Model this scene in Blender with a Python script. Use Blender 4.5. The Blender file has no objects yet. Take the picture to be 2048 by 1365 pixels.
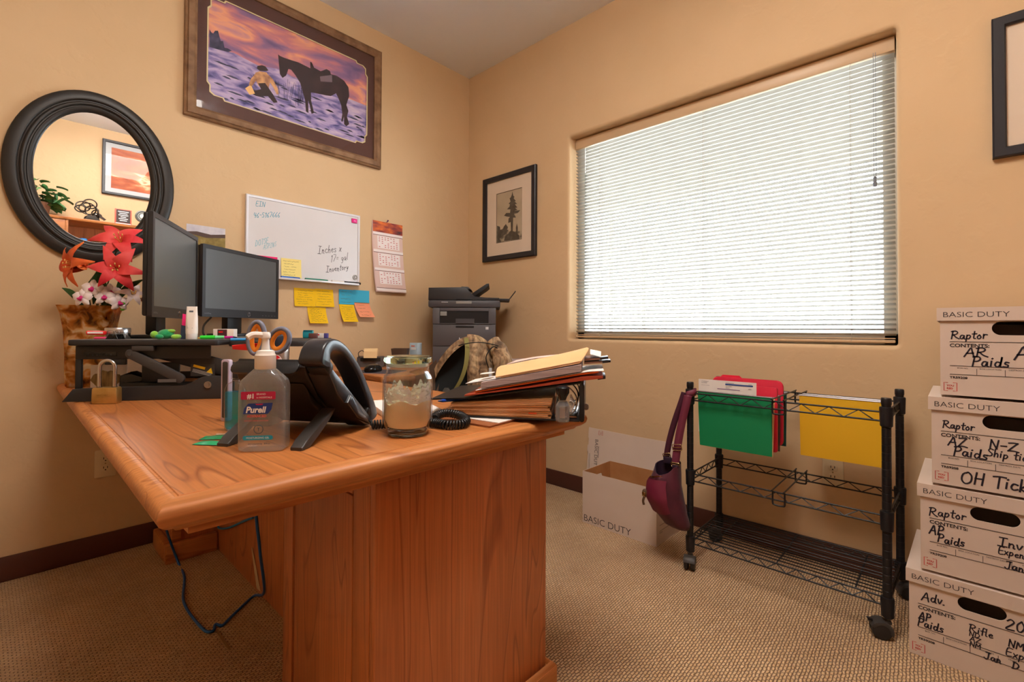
import bpy, bmesh, math, random
from mathutils import Matrix, Vector
from math import sin, cos, pi, radians

sc = bpy.context.scene
COL = sc.collection

# ---------------------------------------------------------------- camera
YAW, PITCH, ROLL = radians(44.092), radians(.803), radians(.301)
fw = Vector((cos(YAW) * cos(PITCH), sin(YAW) * cos(PITCH), sin(PITCH)))
rt = Vector((sin(YAW), -cos(YAW), 0)); up = rt.cross(fw)
rt2 = rt * cos(ROLL) + up * sin(ROLL); up2 = up * cos(ROLL) - rt * sin(ROLL)
cam = bpy.data.cameras.new('camera'); cam_o = bpy.data.objects.new('camera', cam); COL.objects.link(cam_o)
cam_o.matrix_world = Matrix(((rt2.x, up2.x, -fw.x, -2.381), (rt2.y, up2.y, -fw.y, -2.596), (rt2.z, up2.z, -fw.z, .97), (0, 0, 0, 1)))
cam.sensor_width = 36; cam.lens = 939.174 / 2048 * 36
cam.shift_x = 33 / 2048; cam.shift_y = -36.1 / 2048
cam.clip_start = .02; cam.clip_end = 200
sc.camera = cam_o

# ---------------------------------------------------------------- world, lights, exposure
w = bpy.data.worlds.new('sky'); sc.world = w; w.use_nodes = True
bg = w.node_tree.nodes['Background']; bg.inputs[0].default_value = (.80, .91, 1, 1); bg.inputs[1].default_value = 12.5
sun = bpy.data.lights.new('sun', 'SUN'); sun.energy = 5.0; sun.angle = radians(1); sun.color = (1, .95, .86)
sun_o = bpy.data.objects.new('sun', sun); COL.objects.link(sun_o); sun_o.rotation_euler = (radians(38), 0, radians(-65 + 180))
sc.view_settings.view_transform = 'Standard'; sc.view_settings.look = 'None'
sc.view_settings.exposure = 0.55; sc.view_settings.gamma = 1; sc.view_settings.use_curve_mapping = False
FILL_LAMP = 17.0  # strength of the added, unseen fill lamp on the ceiling
sc.cycles.max_bounces = 10; sc.cycles.transparent_max_bounces = 16

# ---------------------------------------------------------------- materials
def lin(c):
    if isinstance(c, str):
        c = [int(c[i:i + 2], 16) / 255 for i in (0, 2, 4)]
    else:
        c = [v / 255 for v in c]
    return tuple((v / 12.92 if v <= .04045 else ((v + .055) / 1.055) ** 2.4) for v in c) + (1,)

MATS = {}
def mat(name, col=(128, 128, 128), rough=.5, metal=0, spec=.5, trans=0, ior=1.45, coat=0, emit=None, es=0, bump=None, alpha=1, sheen=0, sss=0):
    if name in MATS: return MATS[name]
    m = bpy.data.materials.new(name); m.use_nodes = True; nt = m.node_tree; b = nt.nodes['Principled BSDF']
    b.inputs['Base Color'].default_value = lin(col); b.inputs['Roughness'].default_value = rough; b.inputs['Metallic'].default_value = metal
    b.inputs['Specular IOR Level'].default_value = spec; b.inputs['Transmission Weight'].default_value = trans; b.inputs['IOR'].default_value = ior
    b.inputs['Coat Weight'].default_value = coat; b.inputs['Alpha'].default_value = alpha; b.inputs['Sheen Weight'].default_value = sheen
    if sss: b.inputs['Subsurface Weight'].default_value = sss; b.inputs['Subsurface Radius'].default_value = (.01, .006, .004)
    if emit: b.inputs['Emission Color'].default_value = lin(emit); b.inputs['Emission Strength'].default_value = es
    if bump:
        sc_, st = bump
        n = nt.nodes.new('ShaderNodeTexNoise'); n.inputs['Scale'].default_value = sc_; n.inputs['Detail'].default_value = 4
        tc = nt.nodes.new('ShaderNodeTexCoord'); nt.links.new(tc.outputs['Object'], n.inputs['Vector'])
        bp = nt.nodes.new('ShaderNodeBump'); bp.inputs['Strength'].default_value = st; bp.inputs['Distance'].default_value = .01
        nt.links.new(n.outputs['Fac'], bp.inputs['Height']); nt.links.new(bp.outputs['Normal'], b.inputs['Normal'])
    MATS[name] = m; return m

def ramp(nt, stops):
    r = nt.nodes.new('ShaderNodeValToRGB'); e = r.color_ramp.elements
    while len(e) < len(stops): e.new(.5)
    for i, (p, c) in enumerate(stops): e[i].position = p; e[i].color = lin(c)
    return r

def coords(nt, scale=(1, 1, 1), rot=(0, 0, 0), loc=(0, 0, 0), kind='Object'):
    tc = nt.nodes.new('ShaderNodeTexCoord'); mp = nt.nodes.new('ShaderNodeMapping')
    mp.inputs['Scale'].default_value = scale; mp.inputs['Rotation'].default_value = rot; mp.inputs['Location'].default_value = loc
    nt.links.new(tc.outputs[kind], mp.inputs['Vector']); return mp

def noisy(name, stops, scale=(1, 1, 1), nscale=5, detail=6, rough=.5, dist=0, coat=0, bump=0, spec=.5, metal=0, sheen=0, rot=(0, 0, 0), voronoi=False):
    """a principled material whose colour is a noise through a colour ramp"""
    if name in MATS: return MATS[name]
    m = mat(name, rough=rough, coat=coat, spec=spec, metal=metal, sheen=sheen); nt = m.node_tree; b = nt.nodes['Principled BSDF']
    mp = coords(nt, scale, rot)
    if voronoi:
        n = nt.nodes.new('ShaderNodeTexVoronoi'); n.inputs['Scale'].default_value = nscale; out = n.outputs['Distance']
        n2 = nt.nodes.new('ShaderNodeTexNoise'); n2.inputs['Scale'].default_value = nscale * .8
        nt.links.new(mp.outputs[0], n2.inputs['Vector'])
        ad = nt.nodes.new('ShaderNodeVectorMath'); ad.operation = 'MULTIPLY_ADD'; ad.inputs[1].default_value = (.25,) * 3
        nt.links.new(n2.outputs['Color'], ad.inputs[0]); nt.links.new(mp.outputs[0], ad.inputs[2]); nt.links.new(ad.outputs[0], n.inputs['Vector'])
    else:
        n = nt.nodes.new('ShaderNodeTexNoise'); n.inputs['Scale'].default_value = nscale; n.inputs['Detail'].default_value = detail
        n.inputs['Distortion'].default_value = dist; out = n.outputs['Fac']; nt.links.new(mp.outputs[0], n.inputs['Vector'])
    r = ramp(nt, stops); nt.links.new(out, r.inputs[0]); nt.links.new(r.outputs[0], b.inputs['Base Color'])
    if bump:
        bp = nt.nodes.new('ShaderNodeBump'); bp.inputs['Strength'].default_value = bump; bp.inputs['Distance'].default_value = .004
        nt.links.new(out, bp.inputs['Height']); nt.links.new(bp.outputs[0], b.inputs['Normal'])
    return m

def wood(name, axis, dark, mid, light, rough=.32, coat=.3, s=1.0):
    """long grain along axis: cathedral rings from a distorted stretched noise plus fine pores"""
    if name in MATS: return MATS[name]
    m = mat(name, rough=rough, coat=coat); nt = m.node_tree; b = nt.nodes['Principled BSDF']
    b.inputs['Coat Roughness'].default_value = .4
    sc_ = [6 * s, 6 * s, 6 * s]; sc_[axis] = .7 * s
    mp = coords(nt, sc_)
    n = nt.nodes.new('ShaderNodeTexNoise'); n.inputs['Scale'].default_value = 1.0; n.inputs['Detail'].default_value = 2; n.inputs['Distortion'].default_value = .6
    nt.links.new(mp.outputs[0], n.inputs['Vector'])
    mu = nt.nodes.new('ShaderNodeMath'); mu.operation = 'MULTIPLY'; mu.inputs[1].default_value = 9
    nt.links.new(n.outputs['Fac'], mu.inputs[0])
    fr = nt.nodes.new('ShaderNodeMath'); fr.operation = 'FRACT'; nt.links.new(mu.outputs[0], fr.inputs[0])
    r1 = ramp(nt, [(0, mid), (.55, mid), (.82, light), (.93, dark), (1, mid)]); nt.links.new(fr.outputs[0], r1.inputs[0])
    s2 = [160 * s, 160 * s, 160 * s]; s2[axis] = 4 * s
    mp2 = coords(nt, s2)
    n2 = nt.nodes.new('ShaderNodeTexNoise'); n2.inputs['Scale'].default_value = 1; n2.inputs['Detail'].default_value = 5
    nt.links.new(mp2.outputs[0], n2.inputs['Vector'])
    r2 = ramp(nt, [(.3, (150, 150, 150)), (.62, (255, 255, 255))]); nt.links.new(n2.outputs['Fac'], r2.inputs[0])
    mx = nt.nodes.new('ShaderNodeMix'); mx.data_type = 'RGBA'; mx.blend_type = 'MULTIPLY'; mx.inputs[0].default_value = .35
    nt.links.new(r1.outputs[0], mx.inputs[6]); nt.links.new(r2.outputs[0], mx.inputs[7])
    s3 = [3 * s, 3 * s, 3 * s]; s3[axis] = .6 * s
    mp3 = coords(nt, s3, loc=(3, 1, 2))
    n3 = nt.nodes.new('ShaderNodeTexNoise'); n3.inputs['Scale'].default_value = 1; n3.inputs['Detail'].default_value = 3
    nt.links.new(mp3.outputs[0], n3.inputs['Vector'])
    r3 = ramp(nt, [(.3, (190, 170, 160)), (.7, (255, 255, 255))]); nt.links.new(n3.outputs['Fac'], r3.inputs[0])
    mx2 = nt.nodes.new('ShaderNodeMix'); mx2.data_type = 'RGBA'; mx2.blend_type = 'MULTIPLY'; mx2.inputs[0].default_value = .7
    nt.links.new(mx.outputs[2], mx2.inputs[6]); nt.links.new(r3.outputs[0], mx2.inputs[7])
    nt.links.new(mx2.outputs[2], b.inputs['Base Color'])
    return m

def pane(name, tint=(1, 1, 1), refl=1.0, rough=0.0, ior=1.45, haze=None):
    """thin clear glass: fresnel mix of straight-through and mirror"""
    if name in MATS: return MATS[name]
    m = bpy.data.materials.new(name); m.use_nodes = True; nt = m.node_tree; nt.nodes.clear()
    o = nt.nodes.new('ShaderNodeOutputMaterial'); mix = nt.nodes.new('ShaderNodeMixShader')
    t = nt.nodes.new('ShaderNodeBsdfTransparent'); t.inputs[0].default_value = tuple(tint) + (1,)
    g = nt.nodes.new('ShaderNodeBsdfGlossy'); g.inputs['Roughness'].default_value = rough
    f = nt.nodes.new('ShaderNodeLayerWeight'); f.inputs[0].default_value = .5
    pw = nt.nodes.new('ShaderNodeMath'); pw.operation = 'POWER'; pw.inputs[1].default_value = 4; nt.links.new(f.outputs['Facing'], pw.inputs[0])
    mu = nt.nodes.new('ShaderNodeMath'); mu.operation = 'MULTIPLY_ADD'; mu.inputs[1].default_value = min(.75 * refl, 1); mu.inputs[2].default_value = ((ior - 1) / (ior + 1)) ** 2 * refl; mu.use_clamp = True
    nt.links.new(pw.outputs[0], mu.inputs[0]); nt.links.new(mu.outputs[0], mix.inputs[0])
    nt.links.new(t.outputs[0], mix.inputs[1]); nt.links.new(g.outputs[0], mix.inputs[2]); nt.links.new(mix.outputs[0], o.inputs[0])
    if haze:
        df = nt.nodes.new('ShaderNodeBsdfDiffuse'); df.inputs[0].default_value = lin(haze[1]); mx = nt.nodes.new('ShaderNodeMixShader'); mx.inputs[0].default_value = haze[0]
        nt.links.new(mix.outputs[0], mx.inputs[1]); nt.links.new(df.outputs[0], mx.inputs[2]); nt.links.new(mx.outputs[0], o.inputs[0])
    MATS[name] = m; return m

# ---------------------------------------------------------------- mesh builder
I4 = Matrix.Identity(4)
def T(x, y, z): return Matrix.Translation((x, y, z))
def RX(a): return Matrix.Rotation(radians(a), 4, 'X')
def RY(a): return Matrix.Rotation(radians(a), 4, 'Y')
def RZ(a): return Matrix.Rotation(radians(a), 4, 'Z')
def frame(o, u, v):
    u = Vector(u).normalized(); v = Vector(v); v = (v - u * v.dot(u)).normalized(); n = u.cross(v)
    return Matrix(((u.x, v.x, n.x, o[0]), (u.y, v.y, n.y, o[1]), (u.z, v.z, n.z, o[2]), (0, 0, 0, 1)))

def roundrect(w, h, r, n=5, cx=0, cy=0):
    r = min(r, w / 2 - 1e-5, h / 2 - 1e-5); o = []
    for (sx, sy, a0) in ((1, 1, 0), (-1, 1, 90), (-1, -1, 180), (1, -1, 270)):
        for i in range(n + 1):
            a = radians(a0 + 90 * i / n); o.append((cx + sx * (w / 2 - r) + r * cos(a), cy + sy * (h / 2 - r) + r * sin(a)))
    return o

def smooth_path(pts, n=6):
    """Catmull-Rom through pts"""
    P = [Vector(p) for p in pts]
    if len(P) < 3: return P
    o = []
    for i in range(len(P) - 1):
        a = P[max(i - 1, 0)]; b = P[i]; c = P[i + 1]; d = P[min(i + 2, len(P) - 1)]
        for k in range(n):
            t = k / n
            o.append(.5 * ((2 * b) + (c - a) * t + (2 * a - 5 * b + 4 * c - d) * t * t + (3 * b - a - 3 * c + d) * t ** 3))
    o.append(P[-1]); return o

class M:
    def __init__(self):
        self.bm = bmesh.new(); self.mi = 0; self.xf = I4
    def v(self, p): return self.bm.verts.new(self.xf @ Vector(p))
    def f(self, vs):
        try:
            fc = self.bm.faces.new(vs); fc.material_index = self.mi; return fc
        except ValueError: return None
    def face(self, pts): return self.f([self.v(p) for p in pts])
    def box(self, c, s, rot=None, bev=0, seg=2):
        x, y, z = s[0] / 2, s[1] / 2, s[2] / 2
        m = T(*c)
        if rot is not None: m = m @ (rot if isinstance(rot, Matrix) else (RZ(rot[2]) @ RY(rot[1]) @ RX(rot[0])))
        vs = [self.v(m @ Vector((a * x, b * y, d * z))) for a in (-1, 1) for b in (-1, 1) for d in (-1, 1)]
        fs = [self.f([vs[i] for i in q]) for q in ((0, 1, 3, 2), (4, 6, 7, 5), (0, 4, 5, 1), (2, 3, 7, 6), (0, 2, 6, 4), (1, 5, 7, 3))]
        if bev:
            bev = min(bev, x * .98, y * .98, z * .98)
            es = list({e for fc in fs for e in fc.edges})
            r = bmesh.ops.bevel(self.bm, geom=es, offset=bev, segments=seg, profile=.5, affect='EDGES', clamp_overlap=True)
            for fc in r['faces']: fc.material_index = self.mi
        return self
    def b2(self, x0, x1, y0, y1, z0, z1, bev=0, seg=2):
        return self.box(((x0 + x1) / 2, (y0 + y1) / 2, (z0 + z1) / 2), (abs(x1 - x0), abs(y1 - y0), abs(z1 - z0)), None, bev, seg)
    def rings(self, rs, caps=True, closed=True, loop=False):
        vr = [[self.v(p) for p in r] for r in rs]; n = len(rs[0])
        m = len(vr)
        for a in range(m if loop else m - 1):
            A, B = vr[a], vr[(a + 1) % m]
            for i in range(n if closed else n - 1):
                j = (i + 1) % n; self.f([A[i], A[j], B[j], B[i]])
        if caps and not loop:
            self.f(list(reversed(vr[0]))); self.f(vr[-1])
        return self
    def lathe(self, prof, n=32, mat_=I4, a0=0, a1=360, caps=True):
        full = abs(a1 - a0) >= 360; k = n if full else n + 1
        rs = []
        for (r, z) in prof:
            rs.append([mat_ @ Vector((max(r, 1e-5) * cos(radians(a0 + (a1 - a0) * i / n)), max(r, 1e-5) * sin(radians(a0 + (a1 - a0) * i / n)), z)) for i in range(k)])
        return self.rings(rs, caps and full, full)
    def cyl(self, p0, p1, r0, r1=None, n=16, caps=True):
        p0, p1 = Vector(p0), Vector(p1); d = (p1 - p0).normalized(); r1 = r0 if r1 is None else r1
        a = Vector((0, 0, 1)) if abs(d.z) < .9 else Vector((1, 0, 0)); u = d.cross(a).normalized(); v = d.cross(u)
        return self.rings([[p + (u * cos(2 * pi * i / n) + v * sin(2 * pi * i / n)) * r for i in range(n)] for p, r in ((p0, r0), (p1, r1))], caps)
    def tube(self, pts, r, n=8, closed=False, caps=True, flat=None):
        P = [Vector(p) for p in pts]; m = len(P); rs = []
        R = r if isinstance(r, (list, tuple)) else [r] * m
        prev = None
        for i in range(m):
            if closed: d = (P[(i + 1) % m] - P[i - 1])
            else: d = P[min(i + 1, m - 1)] - P[max(i - 1, 0)]
            d = d.normalized() if d.length > 1e-9 else Vector((0, 0, 1))
            if prev is None:
                a = Vector((0, 0, 1)) if abs(d.z) < .9 else Vector((1, 0, 0)); u = d.cross(a).normalized()
            else:
                u = prev - d * prev.dot(d); u = u.normalized() if u.length > 1e-6 else d.orthogonal().normalized()
            prev = u; v = d.cross(u); k = flat or 1
            rs.append([P[i] + (u * cos(2 * pi * j / n) + v * sin(2 * pi * j / n) * k) * R[i] for j in range(n)])
        return self.rings(rs, caps and not closed, True, closed)
    def prism(self, poly, z0, z1, m=I4, bev=0, seg=2):
        a = [self.v(m @ Vector((p[0], p[1], z0))) for p in poly]; b = [self.v(m @ Vector((p[0], p[1], z1))) for p in poly]
        n = len(poly); fs = [self.f(list(reversed(a))), self.f(b)]
        for i in range(n): fs.append(self.f([a[i], a[(i + 1) % n], b[(i + 1) % n], b[i]]))
        if bev:
            es = [e for fc in fs[:2] if fc for e in fc.edges]
            r = bmesh.ops.bevel(self.bm, geom=list(set(es)), offset=bev, segments=seg, profile=.5, affect='EDGES', clamp_overlap=True)
            for fc in r['faces']: fc.material_index = self.mi
        return self
    def poly(self, pts, m=I4, z=0): return self.face([m @ Vector((p[0], p[1], z)) for p in pts])
    def ringpoly(self, outer, inner, m=I4, z0=0, z1=None):
        """flat ring between two outlines with equal point counts (or a slab when z1 is given)"""
        n = len(outer)
        def lay(P, z): return [self.v(m @ Vector((p[0], p[1], z))) for p in P]
        A, B = lay(outer, z0), lay(inner, z0)
        for i in range(n): j = (i + 1) % n; self.f([A[i], A[j], B[j], B[i]])
        if z1 is not None:
            C_, D = lay(outer, z1), lay(inner, z1)
            for i in range(n):
                j = (i + 1) % n; self.f([C_[j], C_[i], D[i], D[j]]); self.f([A[j], A[i], C_[i], C_[j]]); self.f([B[i], B[j], D[j], D[i]])
        return self
    def grid(self, fn, nu, nv, thick=0):
        g = [[self.v(fn(i / nu, j / nv)) for j in range(nv + 1)] for i in range(nu + 1)]
        for i in range(nu):
            for j in range(nv): self.f([g[i][j], g[i + 1][j], g[i + 1][j + 1], g[i][j + 1]])
        return self
    def ball(self, c, r, nu=16, nv=10, m=I4):
        r = (r, r, r) if not isinstance(r, (tuple, list)) else r
        rs = []
        for i in range(nv + 1):
            a = -pi / 2 + pi * i / nv
            a = max(min(a, pi / 2 - 1e-3), -pi / 2 + 1e-3)
            rs.append([Vector(c) + (m @ Vector((r[0] * cos(a) * cos(2 * pi * j / nu), r[1] * cos(a) * sin(2 * pi * j / nu), r[2] * sin(a)))) for j in range(nu)])
        return self.rings(rs)
    def text(self, s, size, o, u=(1, 0, 0), v=(0, 0, 1), align='LEFT', sx=1.0, bold=0, shear=0):
        """printed letters from the built-in face, laid flat on the plane u,v at o"""
        cu = bpy.data.curves.new('t', 'FONT'); cu.body = s; cu.size = size; cu.align_x = align; cu.resolution_u = 3; cu.offset = bold; cu.shear = shear
        ob = bpy.data.objects.new('t', cu); me = bpy.data.meshes.new_from_object(ob)
        m = self.xf @ frame(o, u, v) @ Matrix.Diagonal((sx, 1, 1, 1))
        nv = [self.bm.verts.new(m @ x.co) for x in me.vertices]
        for p in me.polygons: self.f([nv[i] for i in p.vertices])
        bpy.data.objects.remove(ob); bpy.data.curves.remove(cu); bpy.data.meshes.remove(me)
        return self
    def stroke(self, pts, wd, m=I4):
        """a flat pen stroke"""
        P = [Vector((p[0], p[1], 0)) for p in pts]; n = len(P)
        if n < 2: return self
        L, R_ = [], []
        for i in range(n):
            d = (P[min(i + 1, n - 1)] - P[max(i - 1, 0)]); d = d.normalized() if d.length > 1e-9 else Vector((1, 0, 0))
            k = Vector((-d.y, d.x, 0)) * wd / 2
            e = d * (wd / 2 if i == n - 1 else (-wd / 2 if i == 0 else 0))
            L.append(self.v(m @ (P[i] + k + e))); R_.append(self.v(m @ (P[i] - k + e)))
        for i in range(n - 1): self.f([R_[i], R_[i + 1], L[i + 1], L[i]])
        return self
    def hand(self, s, size, o, wd, u=(1, 0, 0), v=(0, 0, 1), slant=.12, sx=1.0, rise=0, seed=1):
        """handwritten words: pen strokes per letter"""
        rnd = random.Random(seed); m = frame(o, u, v); x = 0
        for ch in s:
            g, wch = GLYPH.get(ch, ([], .4))
            jy = rnd.uniform(-.05, .05)
            for st in g:
                pts = smooth_path([((x + p[0] * sx + p[1] * slant) * size, (p[1] + jy) * size + x * size * rise, 0) for p in st], 3)
                self.stroke([(p.x, p.y) for p in pts], wd, m)
            x += wch * sx + .12
        return self
    def obj(self, name, mats, parent=None, smooth=40, loc=None, weld=True):
        bm = self.bm
        if weld: bmesh.ops.remove_doubles(bm, verts=bm.verts, dist=2e-6)
        bmesh.ops.recalc_face_normals(bm, faces=bm.faces)
        me = bpy.data.meshes.new(name); bm.to_mesh(me); bm.free()
        for q in (mats if isinstance(mats, (list, tuple)) else [mats]): me.materials.append(q)
        if smooth:
            me.polygons.foreach_set('use_smooth', [True] * len(me.polygons))
            me.set_sharp_from_angle(angle=radians(smooth))
        o = bpy.data.objects.new(name, me); COL.objects.link(o)
        if parent is not None: o.parent = parent
        return o

def cursive(*st): return list(st)
GLYPH = {
 'A': ([[(0, 0), (.18, .5), (.36, 1), (.5, .5), (.64, 0)], [(.12, .36), (.56, .4)]], .68),
 'R': ([[(.05, 0), (.08, 1)], [(-.05, .95), (.3, 1.02), (.52, .85), (.42, .6), (.1, .5)], [(.2, .5), (.45, .2), (.75, .02)]], .66),
 'P': ([[(.05, 0), (.1, 1)], [(.0, .95), (.35, 1), (.52, .78), (.38, .55), (.1, .5)]], .52),
 'Z': ([[(.02, .95), (.3, 1), (.6, .98)], [(.6, .98), (.3, .5), (.05, .05)], [(.05, .05), (.4, .08), (.75, .0)]], .7),
 'N': ([[(.05, 0), (.05, 1)], [(.05, 1), (.5, .02)], [(.5, .02), (.55, 1)]], .62),
 'S': ([[(.5, .9), (.25, 1), (.08, .8), (.25, .55), (.45, .35), (.35, .05), (.02, .08)]], .5),
 'O': ([[(.35, 1), (.08, .8), (.05, .3), (.3, 0), (.6, .2), (.62, .7), (.4, 1), (.28, .95)]], .7),
 'H': ([[(.05, 0), (.08, 1)], [(.05, .5), (.5, .52)], [(.5, 0), (.52, 1)]], .6),
 'T': ([[(-.05, .95), (.3, 1), (.65, .98)], [(.3, 1), (.3, 0)]], .55),
 'I': ([[(.02, 1), (.5, 1)], [(.26, 1), (.26, 0)], [(0, 0), (.55, .02)]], .55),
 'E': ([[(.5, 1), (.08, .98), (.06, 0), (.5, .02)], [(.06, .5), (.42, .52)]], .52),
 'D': ([[(.06, 0), (.08, 1)], [(0, 1), (.4, .92), (.6, .55), (.4, .1), (0, 0)]], .65),
 'J': ([[(.1, 1), (.5, 1)], [(.38, 1), (.36, .2), (.2, -.02), (.0, .15)]], .5),
 'M': ([[(.02, 0), (.08, 1), (.32, .35), (.58, 1), (.66, 0)]], .72),
 'F': ([[(.5, 1), (.08, .98), (.06, 0)], [(.06, .5), (.42, .52)]], .5),
 '2': ([[(.05, .8), (.25, 1), (.48, .8), (.3, .45), (.02, .02), (.55, .02)]], .55),
 '0': ([[(.28, 1), (.05, .6), (.12, .08), (.35, .02), (.5, .5), (.28, 1)]], .52),
 '1': ([[(.15, .8), (.28, 1), (.26, 0)]], .35),
 '7': ([[(.02, .98), (.5, 1), (.2, 0)]], .5),
 '4': ([[(.1, 1), (.05, .5), (.5, .5)], [(.42, .95), (.38, 0)]], .5),
 '6': ([[(.42, 1), (.1, .5), (.1, .1), (.35, .02), (.42, .3), (.12, .4)]], .48),
 '5': ([[(.48, 1), (.12, .98), (.1, .6), (.4, .55), (.4, .1), (.05, .05)]], .48),
 '9': ([[(.4, .9), (.1, .9), (.1, .6), (.4, .65), (.42, .9), (.36, 0)]], .48),
 '-': ([[(.05, .5), (.4, .52)]], .42), '=': ([[(.05, .38), (.4, .4)], [(.05, .6), (.4, .62)]], .45), '.': ([[(.05, .02), (.1, .04)]], .2), ' ': ([], .3),
 'a': ([[(.4, .45), (.15, .5), (.05, .2), (.25, .02), (.4, .4), (.42, .08), (.52, .02)]], .46),
 'b': ([[(.06, 1), (.06, .05), (.3, .02), (.4, .3), (.2, .5), (.06, .35)]], .42),
 'c': ([[(.38, .45), (.15, .5), (.05, .2), (.2, .0), (.42, .08)]], .38),
 'd': ([[(.38, .42), (.15, .48), (.05, .2), (.22, .0), (.4, .25), (.44, 1), (.42, .1), (.52, 0)]], .5),
 'e': ([[(.06, .28), (.36, .32), (.28, .5), (.08, .35), (.15, .04), (.42, .08)]], .4),
 'f': ([[(.4, .95), (.22, 1), (.18, .6), (.18, -.05)], [(.02, .5), (.38, .52)]], .32),
 'g': ([[(.38, .45), (.12, .5), (.06, .2), (.3, .1), (.38, .45), (.36, -.25), (.1, -.3)]], .42),
 'h': ([[(.06, 1), (.06, 0)], [(.06, .3), (.25, .5), (.36, .3), (.36, 0)]], .4),
 'i': ([[(.1, .5), (.1, .02)], [(.12, .75), (.14, .78)]], .2),
 'k': ([[(.06, 1), (.06, 0)], [(.34, .5), (.08, .25), (.38, 0)]], .38),
 'l': ([[(.08, 1), (.08, .1), (.2, 0)]], .2),
 'n': ([[(.05, .5), (.06, 0)], [(.06, .3), (.22, .5), (.34, .3), (.34, .05), (.42, 0)]], .42),
 'o': ([[(.2, .5), (.04, .25), (.2, 0), (.38, .22), (.22, .5)]], .4),
 'p': ([[(.08, .5), (.05, -.35)], [(.08, .35), (.25, .52), (.4, .3), (.25, .02), (.08, .1)]], .44),
 'r': ([[(.06, .5), (.08, 0)], [(.08, .3), (.2, .48), (.36, .45)]], .34),
 's': ([[(.32, .45), (.12, .48), (.1, .3), (.3, .2), (.28, .02), (.02, .04)]], .36),
 't': ([[(.16, .9), (.16, .08), (.3, .02)], [(0, .58), (.36, .62)]], .3),
 'v': ([[(.02, .5), (.18, 0), (.36, .5)]], .36),
 'x': ([[(.02, .5), (.36, 0)], [(.34, .5), (.02, 0)]], .36),
 'y': ([[(.04, .5), (.18, .1), (.34, .5)], [(.34, .5), (.22, -.2), (.05, -.3)]], .38),
}

# ---------------------------------------------------------------- tagging
def tag(o, label=None, cat=None, group=None, kind=None):
    if label: o['label'] = label
    if cat: o['category'] = cat
    if group: o['group'] = group
    if kind: o['kind'] = kind
    return o
def thing(name, label, cat, loc=(0, 0, 0), rz=0, group=None):
    o = bpy.data.objects.new(name, None); COL.objects.link(o); o.empty_display_size = .05
    o.location = loc; o.rotation_euler = (0, 0, radians(rz)); return tag(o, label, cat, group)
def place(o, loc, rz=0):
    o.location = loc; o.rotation_euler = (0, 0, radians(rz)); return o
def copy_tree(o, parent=None):
    c = o.copy(); COL.objects.link(c)
    if parent is not None: c.parent = parent
    for ch in list(o.children): copy_tree(ch, c)
    return c
def struct(m, name, mats, smooth=40):
    return tag(m.obj(name, mats, None, smooth), kind='structure')
# ================================================================ ROOM
WALL = noisy('wall_paint', [(.3, (213, 182, 142)), (.7, (218, 187, 148))], nscale=3, rough=.72, spec=.25)
_nt = WALL.node_tree; _b = _nt.nodes['Principled BSDF']
_mp = coords(_nt, (1, 1, 1)); _n = _nt.nodes.new('ShaderNodeTexNoise'); _n.inputs['Scale'].default_value = 14; _n.inputs['Detail'].default_value = 3
_nt.links.new(_mp.outputs[0], _n.inputs['Vector']); _r = ramp(_nt, [(.52, (0, 0, 0)), (.62, (255, 255, 255))]); _nt.links.new(_n.outputs['Fac'], _r.inputs[0])
_bp = _nt.nodes.new('ShaderNodeBump'); _bp.inputs['Strength'].default_value = .10; _bp.inputs['Distance'].default_value = .006
_nt.links.new(_r.outputs[0], _bp.inputs['Height']); _nt.links.new(_bp.outputs[0], _b.inputs['Normal'])
CEIL = mat('ceiling_paint', (236, 242, 252), .85, bump=(60, .05))
BASE = mat('baseboard_vinyl', (84, 48, 38), .45)

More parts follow.
